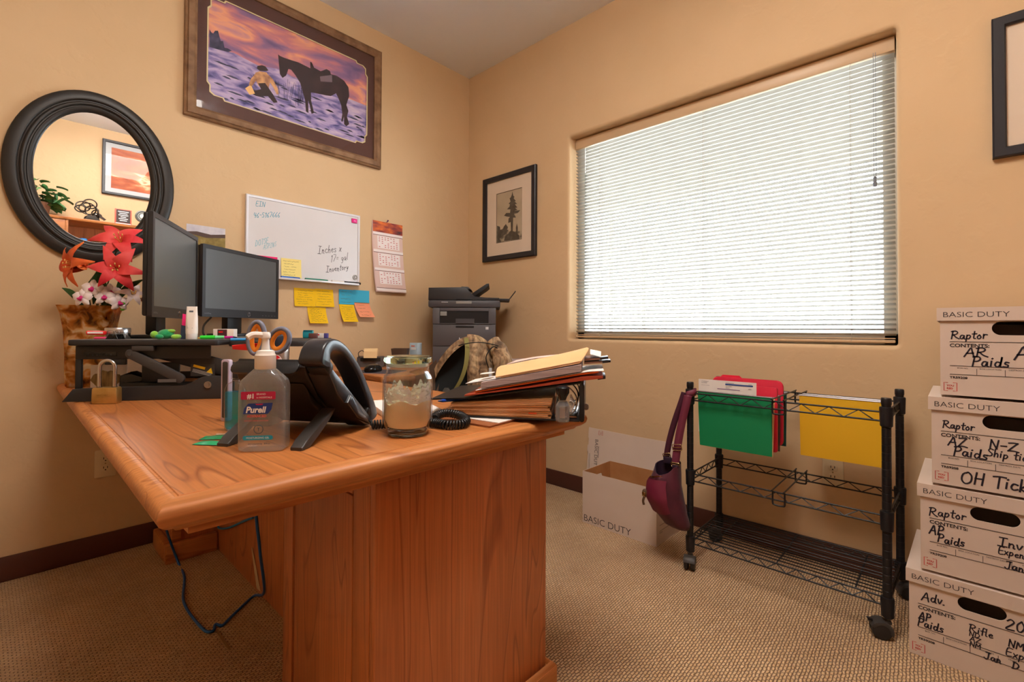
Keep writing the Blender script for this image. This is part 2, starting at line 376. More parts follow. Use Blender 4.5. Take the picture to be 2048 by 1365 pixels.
def carpet_mat():
    m = mat('loop_carpet', rough=.95, spec=.1, sheen=.2); nt = m.node_tree; b = nt.nodes['Principled BSDF']
    mp = coords(nt, (1, 1, 1), (0, 0, radians(-2)))
    br = nt.nodes.new('ShaderNodeTexBrick'); br.inputs['Scale'].default_value = 1; br.inputs['Brick Width'].default_value = .017; br.inputs['Row Height'].default_value = .0085
    br.inputs['Mortar Size'].default_value = .0022; br.inputs['Mortar Smooth'].default_value = 1; br.offset = .5
    br.inputs['Color1'].default_value = lin((246, 210, 162)); br.inputs['Color2'].default_value = lin((234, 194, 144)); br.inputs['Mortar'].default_value = lin((156, 116, 76))
    nz = nt.nodes.new('ShaderNodeTexNoise'); nz.inputs['Scale'].default_value = 60; nz.inputs['Detail'].default_value = 2
    nt.links.new(mp.outputs[0], nz.inputs['Vector'])
    ad = nt.nodes.new('ShaderNodeVectorMath'); ad.operation = 'MULTIPLY_ADD'; ad.inputs[1].default_value = (.008, .008, 0)
    nt.links.new(nz.outputs['Color'], ad.inputs[0]); nt.links.new(mp.outputs[0], ad.inputs[2]); nt.links.new(ad.outputs[0], br.inputs['Vector'])
    n2 = nt.nodes.new('ShaderNodeTexNoise'); n2.inputs['Scale'].default_value = 2.5; n2.inputs['Detail'].default_value = 5
    nt.links.new(mp.outputs[0], n2.inputs['Vector']); r = ramp(nt, [(.3, (205, 195, 185)), (.7, (255, 255, 255))]); nt.links.new(n2.outputs['Fac'], r.inputs[0])
    mx = nt.nodes.new('ShaderNodeMix'); mx.data_type = 'RGBA'; mx.blend_type = 'MULTIPLY'; mx.inputs[0].default_value = .8
    nt.links.new(br.outputs['Color'], mx.inputs[6]); nt.links.new(r.outputs[0], mx.inputs[7]); nt.links.new(mx.outputs[2], b.inputs['Base Color'])
    iv = nt.nodes.new('ShaderNodeMath'); iv.operation = 'SUBTRACT'; iv.inputs[0].default_value = 1; nt.links.new(br.outputs['Fac'], iv.inputs[1])
    bp = nt.nodes.new('ShaderNodeBump'); bp.inputs['Strength'].default_value = .9; bp.inputs['Distance'].default_value = .005
    nt.links.new(iv.outputs[0], bp.inputs['Height']); nt.links.new(bp.outputs[0], b.inputs['Normal'])
    return m
CARPET = carpet_mat()
XL, YB, ZC = -3.7, -3.2, 2.86
m = M(); m.b2(XL - .1, .15, YB - .1, .1, -.08, 0); struct(m, 'floor', CARPET)
m = M(); m.b2(XL - .1, .15, YB - .1, .1, ZC, ZC + .08); struct(m, 'ceiling', CEIL)
m = M(); m.b2(XL - .1, 0, 0, .1, 0, ZC); struct(m, 'wall_left', WALL)
m = M(); m.b2(XL - .1, .15, YB - .1, YB, 0, ZC); struct(m, 'wall_back', WALL)
m = M(); m.b2(XL - .1, XL, YB, 0, 0, ZC); struct(m, 'wall_far_left', WALL)
# right wall with its window opening and rounded plaster returns
WY0, WY1, WZ0, WZ1, BR = -2.450, -.914, .914, 2.160, .018
def window_ring(grow, x):
    n = []
    for (y, z) in roundrect(WY1 - WY0 + 2 * grow, WZ1 - WZ0 + 2 * grow, .012 + grow, 5, (WY0 + WY1) / 2, (WZ0 + WZ1) / 2): n.append((x, y, z))
    return n
m = M()
hole = window_ring(BR, 0); N_ = len(hole)
def to_border(y, z):
    cy, cz = (WY0 + WY1) / 2, (WZ0 + WZ1) / 2
    return y, z
# four wall slabs round the opening, then a flat collar and the quarter-round return
yo0, yo1, zo0, zo1 = WY0 - .06, WY1 + .06, WZ0 - .06, WZ1 + .06
for (a, b, c, d) in ((YB, yo0, 0, ZC), (yo1, 0, 0, ZC), (yo0, yo1, 0, zo0), (yo0, yo1, zo1, ZC)): m.b2(0, .15, a, b, c, d)
outer = []
for (y, z) in roundrect(yo1 - yo0, zo1 - zo0, .0005, 5, (yo0 + yo1) / 2, (zo0 + zo1) / 2): outer.append((0, y, z))
rs = [outer] + [window_ring(BR * (1 - sin(radians(a))), BR * (1 - cos(radians(a)))) for a in range(0, 91, 15)] + [window_ring(0, .15)]
m.rings(rs, caps=False)
struct(m, 'wall_right', WALL, 30)
# window frame, glass
FR = mat('window_vinyl', (206, 200, 190), .4)
m = M()
for (a, b, c, d) in ((WY0, WY1, WZ0, WZ0 + .05), (WY0, WY1, WZ1 - .05, WZ1), (WY0, WY0 + .05, WZ0, WZ1), (WY1 - .05, WY1, WZ0, WZ1)): m.b2(.10, .145, a, b, c, d, .004)
win = struct(m, 'window_1', FR)
m = M(); m.b2(.118, .124, WY0 + .045, WY1 - .045, WZ0 + .045, WZ1 - .045); m.obj('glass', pane('window_glass'), win)
# baseboards
def baseboard(name, x0, x1, y0, y1):
    m = M(); m.b2(x0, x1, y0, y1, 0, .095, .004); struct(m, name, BASE)
baseboard('baseboard_left', XL, 0, -.010, 0)
baseboard('baseboard_right', -.010, 0, YB, -.010)
baseboard('baseboard_back', XL, -.01, YB, YB + .010)
baseboard('baseboard_far_left', XL, XL + .01, YB + .01, -.01)

# ---- blinds
SLAT = mat('blind_slat', (176, 175, 170), .45); SLAT.node_tree.nodes['Principled BSDF'].inputs['Transmission Weight'].default_value = 0
RAIL = mat('blind_rail', (206, 176, 140), .4); CORD = mat('blind_cord', (176, 170, 158), .7)
bl = thing('window_blinds', 'wide cream horizontal blinds lowered over the bright window', 'blinds', (.072, -.921, .918), -90)
BW = 1.522   # local x along -y
m = M(); m.b2(0, BW, -.013, .020, 1.178, 1.236, .003); m.obj('headrail', RAIL, bl)
m = M(); m.b2(.004, BW - .004, -.012, .013, .006, .018, .004); m.b2(.004, BW - .004, -.012, .013, .022, .026, .001); m.obj('bottom_rail', RAIL, bl)
m = M(); NS = 56
for i in range(NS):
    z = .040 + i * (1.165 - .040) / (NS - 1)
    a = radians(20); rs = []
    for k in range(5):
        t = -1 + k / 2; d = .0125 * t; cr = .0018 * (1 - t * t)
        rs.append((d * cos(a) - cr * sin(a), -d * sin(a) + cr * cos(a)))
    for k in range(4):
        (d0, h0), (d1, h1) = rs[k], rs[k + 1]
        m.face([(.002, d0, z + h0), (BW - .002, d0, z + h0), (BW - .002, d1, z + h1), (.002, d1, z + h1)])
m.obj('slats', SLAT, bl)
for x in (.172, .775, 1.378):
    m = M()
    for d in (-.0135, .0135): m.tube([(x, d, .01), (x, d, 1.18)], .0009, 5)
    for i in range(NS):
        z = .040 + i * (1.165 - .040) / (NS - 1); m.tube([(x, -.013, z - .004), (x, .013, z - .004)], .0006, 4)
    m.obj('ladder_cord', CORD, bl)
m = M()
for x in (1.455, 1.462): m.tube([(x, -.018, .67), (x, -.018, 1.19)], .0009, 5)
m.lathe([(.0, .640), (.006, .641), (.0075, .655), (.0045, .668), (.0065, .68), (.0, .684)], 10, T(1.4585, -.018, 0)); m.obj('pull_cord', mat('cord_tassel', (120, 128, 140), .5), bl)
m = M(); m.tube([(.075, -.017, .03), (.075, -.017, 1.17)], .0035, 6); m.tube([(.083, -.017, .03), (.083, -.017, 1.17)], .001, 5); m.obj('tilt_wand', pane('wand_plastic', (.85, .88, .9)), bl)

# ---- outside: paving, porch roof, posts, bushes
m = M(); m.b2(.16, 40, -30, 30, -.35, -.25); tag(m.obj('pavement_outside', mat('concrete', (176, 172, 164), .9, bump=(9, .2)), None, 40), kind='structure')
SOFF = mat('soffit_paint', (222, 210, 190), .8)
m = M(); m.b2(.16, 2.9, -4.5, 2.5, 2.75, 2.92); m.b2(2.7, 2.9, -4.5, 2.5, 2.50, 2.75); tag(m.obj('roof_porch', SOFF), kind='structure')
for x, y in ((10.2, 4.75), (10.8, 4.0)):
    m = M(); m.cyl((0, 0, -.25), (0, 0, 5.2), .05); m.box((0, 0, 5.0), (.9, .08, .08)); o = m.obj('utility_pole', mat('pole_wood', (150, 140, 130), .8)); o.location = (x, y, 0)
    tag(o, 'thin grey pole far outside seen through the blinds, %s' % ('the nearer to the left window edge' if y > 4.5 else 'further from the left window edge'), 'pole', 'poles outside the window')
LEAF0 = noisy('bush_leaf', [(.3, (60, 92, 74)), (.7, (120, 150, 130))], nscale=12, rough=.7)
m = M(); rnd = random.Random(4)
for i in range(260):
    t = rnd.random(); a = rnd.uniform(0, 2 * pi); r = 1.5 * (rnd.random() ** .5) * (1 - .75 * t); p = Vector((r * cos(a), r * sin(a), .2 + 2.6 * t))
    m.ball(p, (.22 * rnd.uniform(.6, 1.2), .2, .16), 6, 4)
o = m.obj('spruce_tree', LEAF0); o.location = (8.5, -2.9, -.25); tag(o, 'bushy blue-green conifer outside, behind the lower right of the blinds', 'tree')
m = M(); m.b2(-.6, .6, -7, 6, 0, .55, .1)
o = m.obj('clipped_hedge', LEAF0); o.location = (13, -4.0, -.25); tag(o, 'low green hedge outside along the bottom edge of the window view', 'hedge')

# ---- added fill lamp, shaped as a ceiling fixture out of view
FILL_GLOW = mat('fill_diffuser', (255, 255, 255), .6, emit=(255, 246, 236), es=FILL_LAMP)
for i, (x, y, s) in enumerate(((-1.75, -2.15, 'above the front of the desk'),)):
    t = thing('fill_light', 'added unseen fill light, a long white ceiling fixture with a glowing panel ' + s, 'light', (x, y, ZC), 0)
    m = M(); m.ringpoly(roundrect(.94, .62, .01), roundrect(.90, .58, .005), I4, -.018, -.0005); m.obj('frame', mat('fill_frame', (235, 235, 232), .4), t)
    m = M(); m.b2(-.445, .445, -.285, .285, -.11, -.003, .02); m.obj('diffuser', FILL_GLOW, t)
# ================================================================ DESK
W_TOP = wood('cherry_top', 1, (172, 98, 48), (216, 138, 74), (226, 150, 86), .36, .2)
W_LIP = wood('cherry_lip', 0, (186, 112, 54), (218, 144, 80), (226, 154, 90), .48, .08)
W_V = wood('cherry_panel', 2, (184, 106, 62), (222, 138, 84), (230, 148, 94), .38, .25)
W_DK = mat('desk_gap', (40, 20, 12), .8)
ZD = .743
DX0, DX1, DY0, DY1 = -2.249, -1.266, -1.872, -.004
desk = thing('office_desk', 'large cherry-wood office desk with a moulded edge, crowded with papers and gadgets', 'desk', ((DX0 + DX1) / 2, (DY0 + DY1) / 2, 0))
ox, oy = -(DX0 + DX1) / 2, -(DY0 + DY1) / 2; off = T(ox, oy, 0)
m = M(); m.xf = off
m.b2(DX0 + .030, DX1 - .030, DY0 + .030, DY1, ZD - .030, ZD, 0); m.obj('desktop', W_TOP, desk)
# moulded lip: a profile swept round the three free sides
prof = [(.030, 0), (.029, -.0016), (.026, -.0016), (.024, 0), (.020, -.0002), (.008, -.004), (.002, -.011), (0, -.019), (.003, -.029), (.012, -.037), (.022, -.041), (.026, -.046), (.045, -.048), (.045, -.062)]
m = M(); m.xf = off
def lip(i, j, k):   # inset i from outer edge
    return None
def corner_pts(d, z): return [(DX0 + d, DY1, z), (DX0 + d, DY0 + d, z), (DX1 - d, DY0 + d, z), (DX1 - d, DY1, z)]
R_ = [corner_pts(d, ZD + z) for d, z in prof]
m.rings(R_, caps=False, closed=False); m.obj('moulding', W_LIP, desk, 35)
m = M(); m.xf = off; m.b2(DX0 + .05, DX1 - .05, DY0 + .06, DY1, ZD - .062, ZD - .031); m.obj('apron', W_LIP, desk)
# front pedestal: end panel toward the camera, framed side toward the left
PX0, PX1, PY0, PY1, PZ = -1.885, -1.350, -1.795, -1.36, .682
m = M(); m.xf = off; m.b2(PX0, PX1, PY0, PY0 + .02, .0, PZ, .002); m.obj('end_panel', W_V, desk)
m = M(); m.xf = off; m.b2(PX0 + .012, PX0 + .02, PY0 + .021, PY1, 0, PZ); m.obj('carcass', W_DK, desk)
m = M(); m.xf = off; m.b2(PX0 - .0, PX0 + .02, PY0 + .021, PY0 + .085, 0, PZ, .002); m.b2(PX0, PX0 + .02, PY0 + .088, PY1 - .06, .628, PZ, .002); m.obj('side_frame', W_V, desk)
m = M(); m.xf = off; m.b2(PX0 + .001, PX0 + .019, PY0 + .089, PY1 - .064, .0, .624, .003); m.obj('side_panel', W_V, desk)
m = M(); m.xf = off; m.b2(PX0, PX0 + .022, PY1 - .055, PY1 - .001, 0, PZ, .002); m.obj('side_stile', W_V, desk)
m = M(); m.xf = off; m.b2(PX0 + .02, PX1, PY1 - .02, PY1, .0, PZ, .001); m.b2(PX1 - .02, PX1, PY0 + .02, PY1 - .02, .0, PZ, .001); m.obj('inner_panel', W_V, desk)
m = M(); m.xf = off; m.b2(-1.735, -1.715, PY1, -.28, .0, PZ, .001); m.obj('modesty_panel', W_V, desk)
m = M(); m.xf = off
m.b2(PX0 + .001, PX1 + .022, PY0 - .022, PY0 - .0005, 0, .052); m.b2(PX1 + .0005, PX1 + .022, PY0, PY1, 0, .052)
m.tube([(PX0 + .003, PY0 - .012, .052), (PX1 + .012, PY0 - .012, .052), (PX1 + .012, PY1, .052)], .0105, 10); m.obj('base_moulding', W_LIP, desk)
# rear pedestal
m = M(); m.xf = off; m.b2(-1.905, -1.40, -.262, -.03, 0, PZ - .001, .001); m.obj('rear_pedestal', W_V, desk)
m = M(); m.xf = off; m.b2(-1.905, -1.872, -.276, -.2622, .08, PZ - .001, .001); m.b2(-1.93, -1.74, -.295, -.2622, 0, .078, .006); m.b2(-1.93, -1.9055, -.262, -.05, 0, .078, .006); m.obj('rear_base', W_LIP, desk)

# ---- corner unit behind the desk
ZR = .757
ret = thing('corner_desk', 'cherry-wood corner desk holding the printer, in the corner of the room', 'desk', (-.6, -.4, 0))
poly = [(-1.222, -.006), (-1.222, -.76), (-1.05, -.78)]
for i in range(9):
    a = radians(100 - 55 * i / 8); poly.append((-1.05 + .38 * (1 - cos(radians(90 * i / 8))) + .0, -.78 + .26 * sin(radians(90 * i / 8))))
for i in range(7): poly.append((-.62 + .16 * sin(radians(90 * i / 6)) , -.53 - .30 * (1 - cos(radians(90 * i / 6)))))
poly += [(-.46, -.86), (-.006, -.86), (-.006, -.006)]
m = M(); m.xf = T(.6, .4, 0); m.prism(poly, ZR - .030, ZR, bev=.007, seg=3); m.obj('top', W_TOP, ret)
for q in ((-1.2, -1.18, -.7, -.05), (-.95, -.45, -.06, -.04), (-.30, -.28, -.6, -.05)):
    m = M(); m.xf = T(.6, .4, 0); m.b2(q[0], q[1], q[2], q[3], 0, ZR - .0305); m.obj('support_panel', W_V, ret)

# ================================================================ STANDING CONVERTER
BLK = mat('black_powder_coat', (44, 43, 44), .55, bump=(500, .03)); BLK2 = mat('black_plastic', (30, 30, 31), .42); BLKG = mat('gloss_black', (14, 14, 15), .15)
TOPG = mat('platform_top', (120, 116, 112), .6)
rs_ = thing('standing_desk_converter', 'black sit-stand riser with lifting arms carrying two monitors on the desk', 'desk riser', (-2.272, -.661, ZD), -34.6)
# local x along visible side, y inward, z up
m = M(); prof2 = [(0, 0), (.47, 0), (.47, .060), (.452, .073), (.395, .073), (.375, .066), (.355, .050), (.335, .042), (.06, .040), (.028, .038)]
m.prism([(p[0], p[1]) for p in prof2], 0, .018, Matrix(((1, 0, 0, 0), (0, 0, 1, 0), (0, 1, 0, .0)  , (0, 0, 0, 1))), bev=.003)
m.b2(.03, .42, .018, .05, 0, .012, .003); m.obj('base_rail', BLK, rs_)
m = M(); m.xf = T(0, .70, 0); m.b2(.02, .45, 0, .03, 0, .03, .004); m.obj('base_rail', BLK, rs_)
m = M(); m.cyl((.404, -.004, .046), (.404, .001, .046), .011, n=20); m.cyl((.404, -.006, .046), (.404, -.003, .046), .006, n=6); m.obj('pivot_bolt', mat('steel_bolt', (150, 150, 150), .3, 1), rs_)
m = M(); m.box((.0, .0, .178), (.01, .01, .01)); m.bm.clear()
m.prism([(p[0], p[1]) for p in roundrect(.42, .785, .012, 4, .22, .393)], .171, .189, bev=.004); m.obj('platform', BLK, rs_)
m = M(); m.prism([(p[0], p[1]) for p in roundrect(.405, .77, .01, 4, .22, .393)], .1892, .1898); m.obj('platform_mat', TOPG, rs_)
m = M(); m.prism([(p[0], p[1]) for p in roundrect(.252, .60, .03, 6, .566, .345)], .166, .184, bev=.004); m.obj('keyboard_shelf', BLK, rs_)
m = M(); m.b2(.022, .40, .022, .034, .128, .170, .002); m.b2(.022, .038, .022, .034, .012, .128, .002); m.b2(.10, .16, .023, .033, .110, .128, .003); m.obj('side_frame', BLK2, rs_)
m = M(); m.b2(.045, .135, .0205, .0225, .137, .150, .001); m.obj('height_scale', BLKG, rs_)
m = M()
for i in range(6): m.cyl((.057 + i * .0125, .0195, .1425), (.057 + i * .0125, .0206, .1425), .0032, n=10)
m.obj('height_studs', BLK2, rs_)
def bar(mm, a, b, wd, y0, y1):
    a, b = Vector((a[0], 0, a[1])), Vector((b[0], 0, b[1])); d = (b - a); L = d.length; an = math.atan2(d.z, d.x); P = []
    for k in range(9): q = an + pi / 2 + pi * k / 8; P.append((a.x + wd / 2 * cos(q), a.z + wd / 2 * sin(q)))
    for k in range(9): q = an - pi / 2 + pi * k / 8; P.append((b.x + wd / 2 * cos(q), b.z + wd / 2 * sin(q)))
    mm.prism(P, y0, y1, Matrix(((1, 0, 0, 0), (0, 0, 1, 0), (0, 1, 0, 0), (0, 0, 0, 1))), bev=.003)
ARM = mat('arm_grey', (62, 60, 60), .45)
m = M(); bar(m, (.180, .145), (.318, .066), .030, .004, .018); m.cyl((.180, .002, .145), (.180, .004, .145), .006, n=12); m.obj('lifting_arm', ARM, rs_)
m = M(); bar(m, (.215, .160), (.47, .085), .050, .045, .060); m.obj('lifting_arm', BLK, rs_)
m = M(); m.b2(.185, .245, .002, .020, .1545, .1705, .002); m.obj('hinge_bracket', ARM, rs_)
m = M(); m.b2(.190, .300, .05, .06, .050, .115, .004); m.b2(.12, .46, .065, .075, .012, .05, .004); m.obj('crossbar', BLK2, rs_)
m = M(); m.box((.372, .0435, .089), (.072, .0012, .038), (0, radians(16), 0)); wl = m.obj('warning_label', mat('label_black', (52, 50, 50), .5), rs_)
m = M(); m.xf = T(.372, .0426, .089) @ RY(16); m.box((-.013, 0, .007), (.036, .0006, .008)); m.poly([(.012, -.004), (.032, -.004), (.022, .014)], Matrix(((1, 0, 0, 0), (0, 0, 1, 0), (0, 1, 0, 0), (0, 0, 0, 1)))); m.obj('warning_sign', mat('warn_yellow', (236, 190, 20), .5), wl)
m = M(); m.xf = T(.372, .0426, .089) @ RY(16)
for i in range(3): m.box((.0, 0, -.004 - i * .004), (.058, .0006, .0012))
m.obj('small_print', mat('print_white', (210, 208, 205), .5), wl)
m = M(); m.box((.285, .0025, .060), (.052, .001, .010), (0, radians(6), 0)); m.obj('arm_label', mat('arm_label_grey', (90, 88, 88), .5), rs_)

# ================================================================ MONITORS
BEZ = mat('monitor_bezel', (38, 38, 41), .38); SCR = noisy('screen_off', [(.2, (80, 84, 86)), (.8, (90, 94, 96))], nscale=2, rough=.30, spec=.7)
SILV = mat('bright_silver', (190, 190, 195), .25, 1)
def monitor(A, B, z0, z1, label, logo):
    dx, dy = B[0] - A[0], B[1] - A[1]; Wd = math.hypot(dx, dy); rz = math.degrees(math.atan2(dy, dx)); H = z1 - z0
    base = ZD + .190
    t = thing('computer_monitor', label, 'monitor', ((A[0] + B[0]) / 2, (A[1] + B[1]) / 2, base), rz, 'computer monitors')
    zl, zh = z0 - base, z1 - base; bz = .016; bb = .036
    m = M(); fo = roundrect(Wd, H, .004, 3, 0, (zl + zh) / 2); fi = roundrect(Wd - 2 * bz, H - bz - bb, .002, 3, 0, (zl + bb + zh - bz) / 2)
    XZ = Matrix(((1, 0, 0, 0), (0, 0, 1, 0), (0, 1, 0, 0), (0, 0, 0, 1)))
    m.ringpoly(fo, fi, XZ, 0, .014); m.obj('bezel', BEZ, t)
    m = M(); m.b2(-Wd / 2 + bz, Wd / 2 - bz, .0025, .006, zl + bb, zh - bz); m.obj('screen', SCR, t)
    m = M(); m.b2(-Wd / 2 + .002, Wd / 2 - .002, .0145, .030, zl + .003, zh - .003, .006); m.b2(-Wd / 2 + .09, Wd / 2 - .09, .0305, .060, zl + .05, zh - .06, .015); m.obj('back_shell', BLK2, t)
    m = M(); m.b2(-.045, .045, .050, .085, .012, zl + .10, .006); m.obj('neck', BLK2, t)
    m = M(); m.prism(roundrect(.22, .16, .05, 6, 0, .05), 0.0, .012, bev=.004); m.obj('foot', BLK2, t)
    m = M(); m.cyl((logo, -.0012, zl + .017), (logo, .0005, zl + .017), .0105, n=24); lg = m.obj('logo', SILV, t)
    m = M(); m.text('hp', .015, (logo - .0085, -.0016, zl + .0130), shear=.25, bold=.0003); m.obj('lettering', mat('logo_dark', (40, 44, 52), .4), lg)
    m = M()
    for i in range(5): m.b2(Wd / 2 - .12 + i * .022, Wd / 2 - .112 + i * .022, -.0006, .0004, zl + .0135, zl + .015)
    m.obj('buttons', mat('button_grey', (120, 120, 125), .4), t)
    m = M(); m.text('LA2205wg', .008, (-Wd / 2 + .012, -.0004, zl + .012)); m.obj('model_print', mat('button_grey'), t)
    return t
monitor((-2.068, -.764), (-1.845, -.357), 1.005, 1.345, 'black monitor seen at a steep angle, nearest the mirror and red lilies', .02)
monitor((-1.826, -.353), (-1.419, -.100), 1.018, 1.325, 'black monitor below the whiteboard, screen facing the desk chair', .03)
m = M(); m.tube(smooth_path([(-1.735, -.135, 1.02), (-1.775, -.185, .985), (-1.795, -.245, .955), (-1.80, -.285, .9385)]), .0045, 8); tag(m.obj('monitor_cable', BLK2), 'black cable curving down behind the monitor nearest the whiteboard', 'cable')
m = M(); m.tube(smooth_path([(-2.085, -.545, .9365), (-2.10, -.565, .9365), (-2.12, -.585, .9365), (-2.165, -.575, .9365)]), .0028, 8); tag(m.obj('power_cable', BLK2), 'thin black cable lying across the left end of the riser platform', 'cable')
# ================================================================ THINGS ON THE WALLS
XZ = Matrix(((1, 0, 0, 0), (0, 0, -1, 0), (0, 1, 0, 0), (0, 0, 0, 1)))   # local polygon (x, z) drawn facing the viewer (-y)
def mitre(m, w, h, prof, cx=0, cz=0):
    """picture-frame moulding: prof = list of (inset from outer edge, height off the wall)"""
    rs = []
    for d, hh in prof:
        rs.append([(cx + sx * (w / 2 - d), -hh, cz + sz * (h / 2 - d)) for sx, sz in ((-1, -1), (1, -1), (1, 1), (-1, 1))])
    m.rings(rs, caps=False)
GLASS_F = pane('picture_glass', (1, 1, 1), .45)

# ---- oval mirror
BLKF = mat('black_frame_satin', (40, 36, 33), .42)
mir = thing('oval_mirror', 'large round mirror in a wide stepped black frame on the wall', 'mirror', (-2.140, -.001, 1.600))
m = M()
pr = [(.273, .0), (.2765, .004), (.2765, .016), (.274, .020), (.268, .0225), (.240, .030), (.236, .028), (.233, .023), (.229, .0235), (.226, .029), (.220, .031), (.215, .028), (.213, .022), (.209, .0215), (.206, .025), (.198, .024), (.192, .018), (.1885, .010)]
def oval(r, k=1.30): return [((r) * cos(2 * pi * i / 72), (r + .083) * sin(2 * pi * i / 72)) for i in range(72)]
m.rings([[(x, -h, z) for x, z in oval(r)] for r, h in pr], caps=False); m.obj('frame', BLKF, mir, 50)
m = M(); m.face([(x, -.010, z) for x, z in oval(.1885)]); m.obj('mirror_glass', mat('mirror_silver', (238, 238, 238), .01, 1), mir, None)

# ---- framed cowboy painting
FW = noisy('barn_wood', [(.2, (96, 68, 46)), (.5, (134, 100, 70)), (.8, (158, 124, 92))], scale=(9, 9, 9), nscale=2.2, detail=8, rough=.6, bump=.2)
pic = thing('framed_painting', 'large framed painting of a rider resting beside a saddled horse in snow at sunset', 'picture', (-1.300, -.001, 2.35))
PW, PH = 1.060, .745
m = M(); mitre(m, PW, PH, [(0, 0), (0, .022), (.006, .026), (.010, .022), (.014, .028), (.036, .034), (.044, .026), (.050, .022), (.050, .006)]); m.obj('frame', FW, pic, 30)
# mat board with stepped corners
def notch(w, h, cx, cz, n):
    o = []
    for sx, sz in ((1, 1), (-1, 1), (-1, -1), (1, -1)):
        A = (cx + sx * w / 2, cz + sz * (h / 2 - 2 * n)); B = (cx + sx * (w / 2 - .35 * n), cz + sz * (h / 2 - 1.6 * n)); C_ = (cx + sx * (w / 2 - .35 * n), cz + sz * (h / 2 - .7 * n)); D = (cx + sx * (w / 2 - .9 * n), cz + sz * (h / 2 - .35 * n)); E_ = (cx + sx * (w / 2 - 2 * n), cz + sz * (h / 2 - .35 * n)); F_ = (cx + sx * (w / 2 - 2.2 * n), cz + sz * h / 2)
        s = [A, B, C_, D, E_, F_]; o += s if sx * sz > 0 else list(reversed(s))
    return o
def rectpts(w, h, n, like):
    """points on a rectangle outline matched to another outline by direction"""
    o = []
    for x, z in like:
        k = max(abs(x) / (w / 2), abs(z) / (h / 2)); o.append((x / k, z / k))
    return o
MATB = mat('mat_board_brown', (88, 58, 52), .8); MATC = mat('mat_core_cream', (222, 208, 160), .7)
ino = notch(.862, .496, 0, 0, .035); ino2 = [(x * 1.014, z * 1.022) for x, z in ino]
m = M(); m.ringpoly(rectpts(PW - .09, PH - .09, 1, ino2), ino2, XZ, .010, .0115); m.obj('mat_board', MATB, pic)
m = M(); m.ringpoly(ino2, ino, XZ, .0098, .0112); m.obj('mat_bevel', MATC, pic)
# the painting itself: sky, snow, figures
sky = noisy('painted_sky', [(.28, (96, 84, 132)), (.42, (148, 112, 152)), (.52, (206, 132, 138)), (.60, (240, 168, 132)), (.70, (176, 128, 168)), (.8, (112, 96, 150))], scale=(2.2, 1, 7), nscale=1.5, detail=7, rough=.7, dist=.5, rot=(0, radians(14), 0))
snow = noisy('painted_snow', [(.3, (64, 66, 120)), (.42, (128, 118, 178)), (.55, (182, 164, 206)), (.7, (214, 196, 214))], scale=(5, 1, 16), nscale=2, detail=8, rough=.7, dist=.6)
dark = noisy('painted_horse', [(.3, (44, 34, 40)), (.7, (70, 54, 58))], nscale=14, rough=.7); glow = mat('painted_glow', (244, 196, 130), .7); scrub = noisy('painted_scrub', [(.3, (48, 50, 72)), (.7, (84, 84, 116))], nscale=40, rough=.8)
hatm = mat('painted_hat', (60, 48, 50), .7); coatm = noisy('painted_coat', [(.3, (150, 104, 84)), (.6, (222, 170, 120))], nscale=30, rough=.7); blank = mat('painted_blanket', (124, 108, 120), .7)
PM = [sky, snow, dark, scrub, hatm, coatm, blank, glow]
horse = [(-0.101, 0.095), (-0.091, 0.091), (-0.07, 0.09), (-0.03, 0.093), (0.01, 0.097), (0.06, 0.093), (0.077, 0.091), (0.075, 0.128), (0.085, 0.128), (0.098, 0.104), (0.137, 0.099), (0.15, 0.108), (0.172, 0.126), (0.194, 0.122), (0.199, 0.106), (0.235, 0.112), (0.282, 0.1), (0.311, 0.071), (0.316, 0.02), (0.298, -0.04), (0.312, -0.071), (0.303, -0.109), (0.318, -0.149), (0.299, -0.168), (0.285, -0.159), (0.284, -0.115), (0.275, -0.149), (0.266, -0.148), (0.273, -0.102), (0.265, -0.052), (0.246, -0.015), (0.232, 0.006), (0.2, -0.022), (0.169, -0.029), (0.112, -0.038), (0.082, -0.044), (0.083, -0.09), (0.101, -0.155), (0.086, -0.164), (0.075, -0.118), (0.066, -0.096), (0.069, -0.166), (0.054, -0.162), (0.049, -0.102), (0.032, -0.05), (0.02, -0.014), (-0.005, 0.017), (-0.03, 0.04), (-0.045, 0.038), (-0.057, -0.003), (-0.076, -0.023), (-0.09, -0.008), (-0.095, 0.037), (-0.099, 0.076)]
blk_ = [(0.133, 0.067), (0.206, 0.105), (0.207, 0.062), (0.137, 0.04)]
hat = [(-0.207, -0.024), (-0.204, -0.011), (-0.182, 0.003), (-0.164, 0.003), (-0.149, -0.012), (-0.16, -0.02), (-0.193, -0.032)]
body = [(-0.214, -0.05), (-0.193, -0.032), (-0.156, -0.02), (-0.126, -0.046), (-0.099, -0.075), (-0.098, -0.099), (-0.083, -0.109), (-0.098, -0.162), (-0.143, -0.17), (-0.202, -0.168), (-0.234, -0.165), (-0.245, -0.127), (-0.224, -0.1)]
tree = [(-0.426, 0.079), (-0.418, 0.068), (-0.41, 0.065), (-0.402, 0.083), (-0.389, 0.089), (-0.383, 0.066), (-0.376, 0.043), (-0.366, 0.048), (-0.359, 0.018), (-0.343, 0.021), (-0.326, 0.017), (-0.342, 0.003), (-0.382, -0.003), (-0.425, -0.008)]
m = M(); m.xf = T(0, .0, 0)
m.mi = 0; m.poly([(-.44, -.03), (.44, -.03), (.44, .255), (-.44, .255)], XZ, .0060)
hor = [(-.44, -.011), (-.316, .010), (-.204, -.006), (-.1, .016), (-.021, .004), (.146, .020), (.311, .004), (.44, .002)]
m.mi = 1; m.poly(hor + [(.44, -.255), (-.44, -.255)], XZ, .0062)
m.mi = 3; m.poly(tree, XZ, .0064)
rnd = random.Random(8)
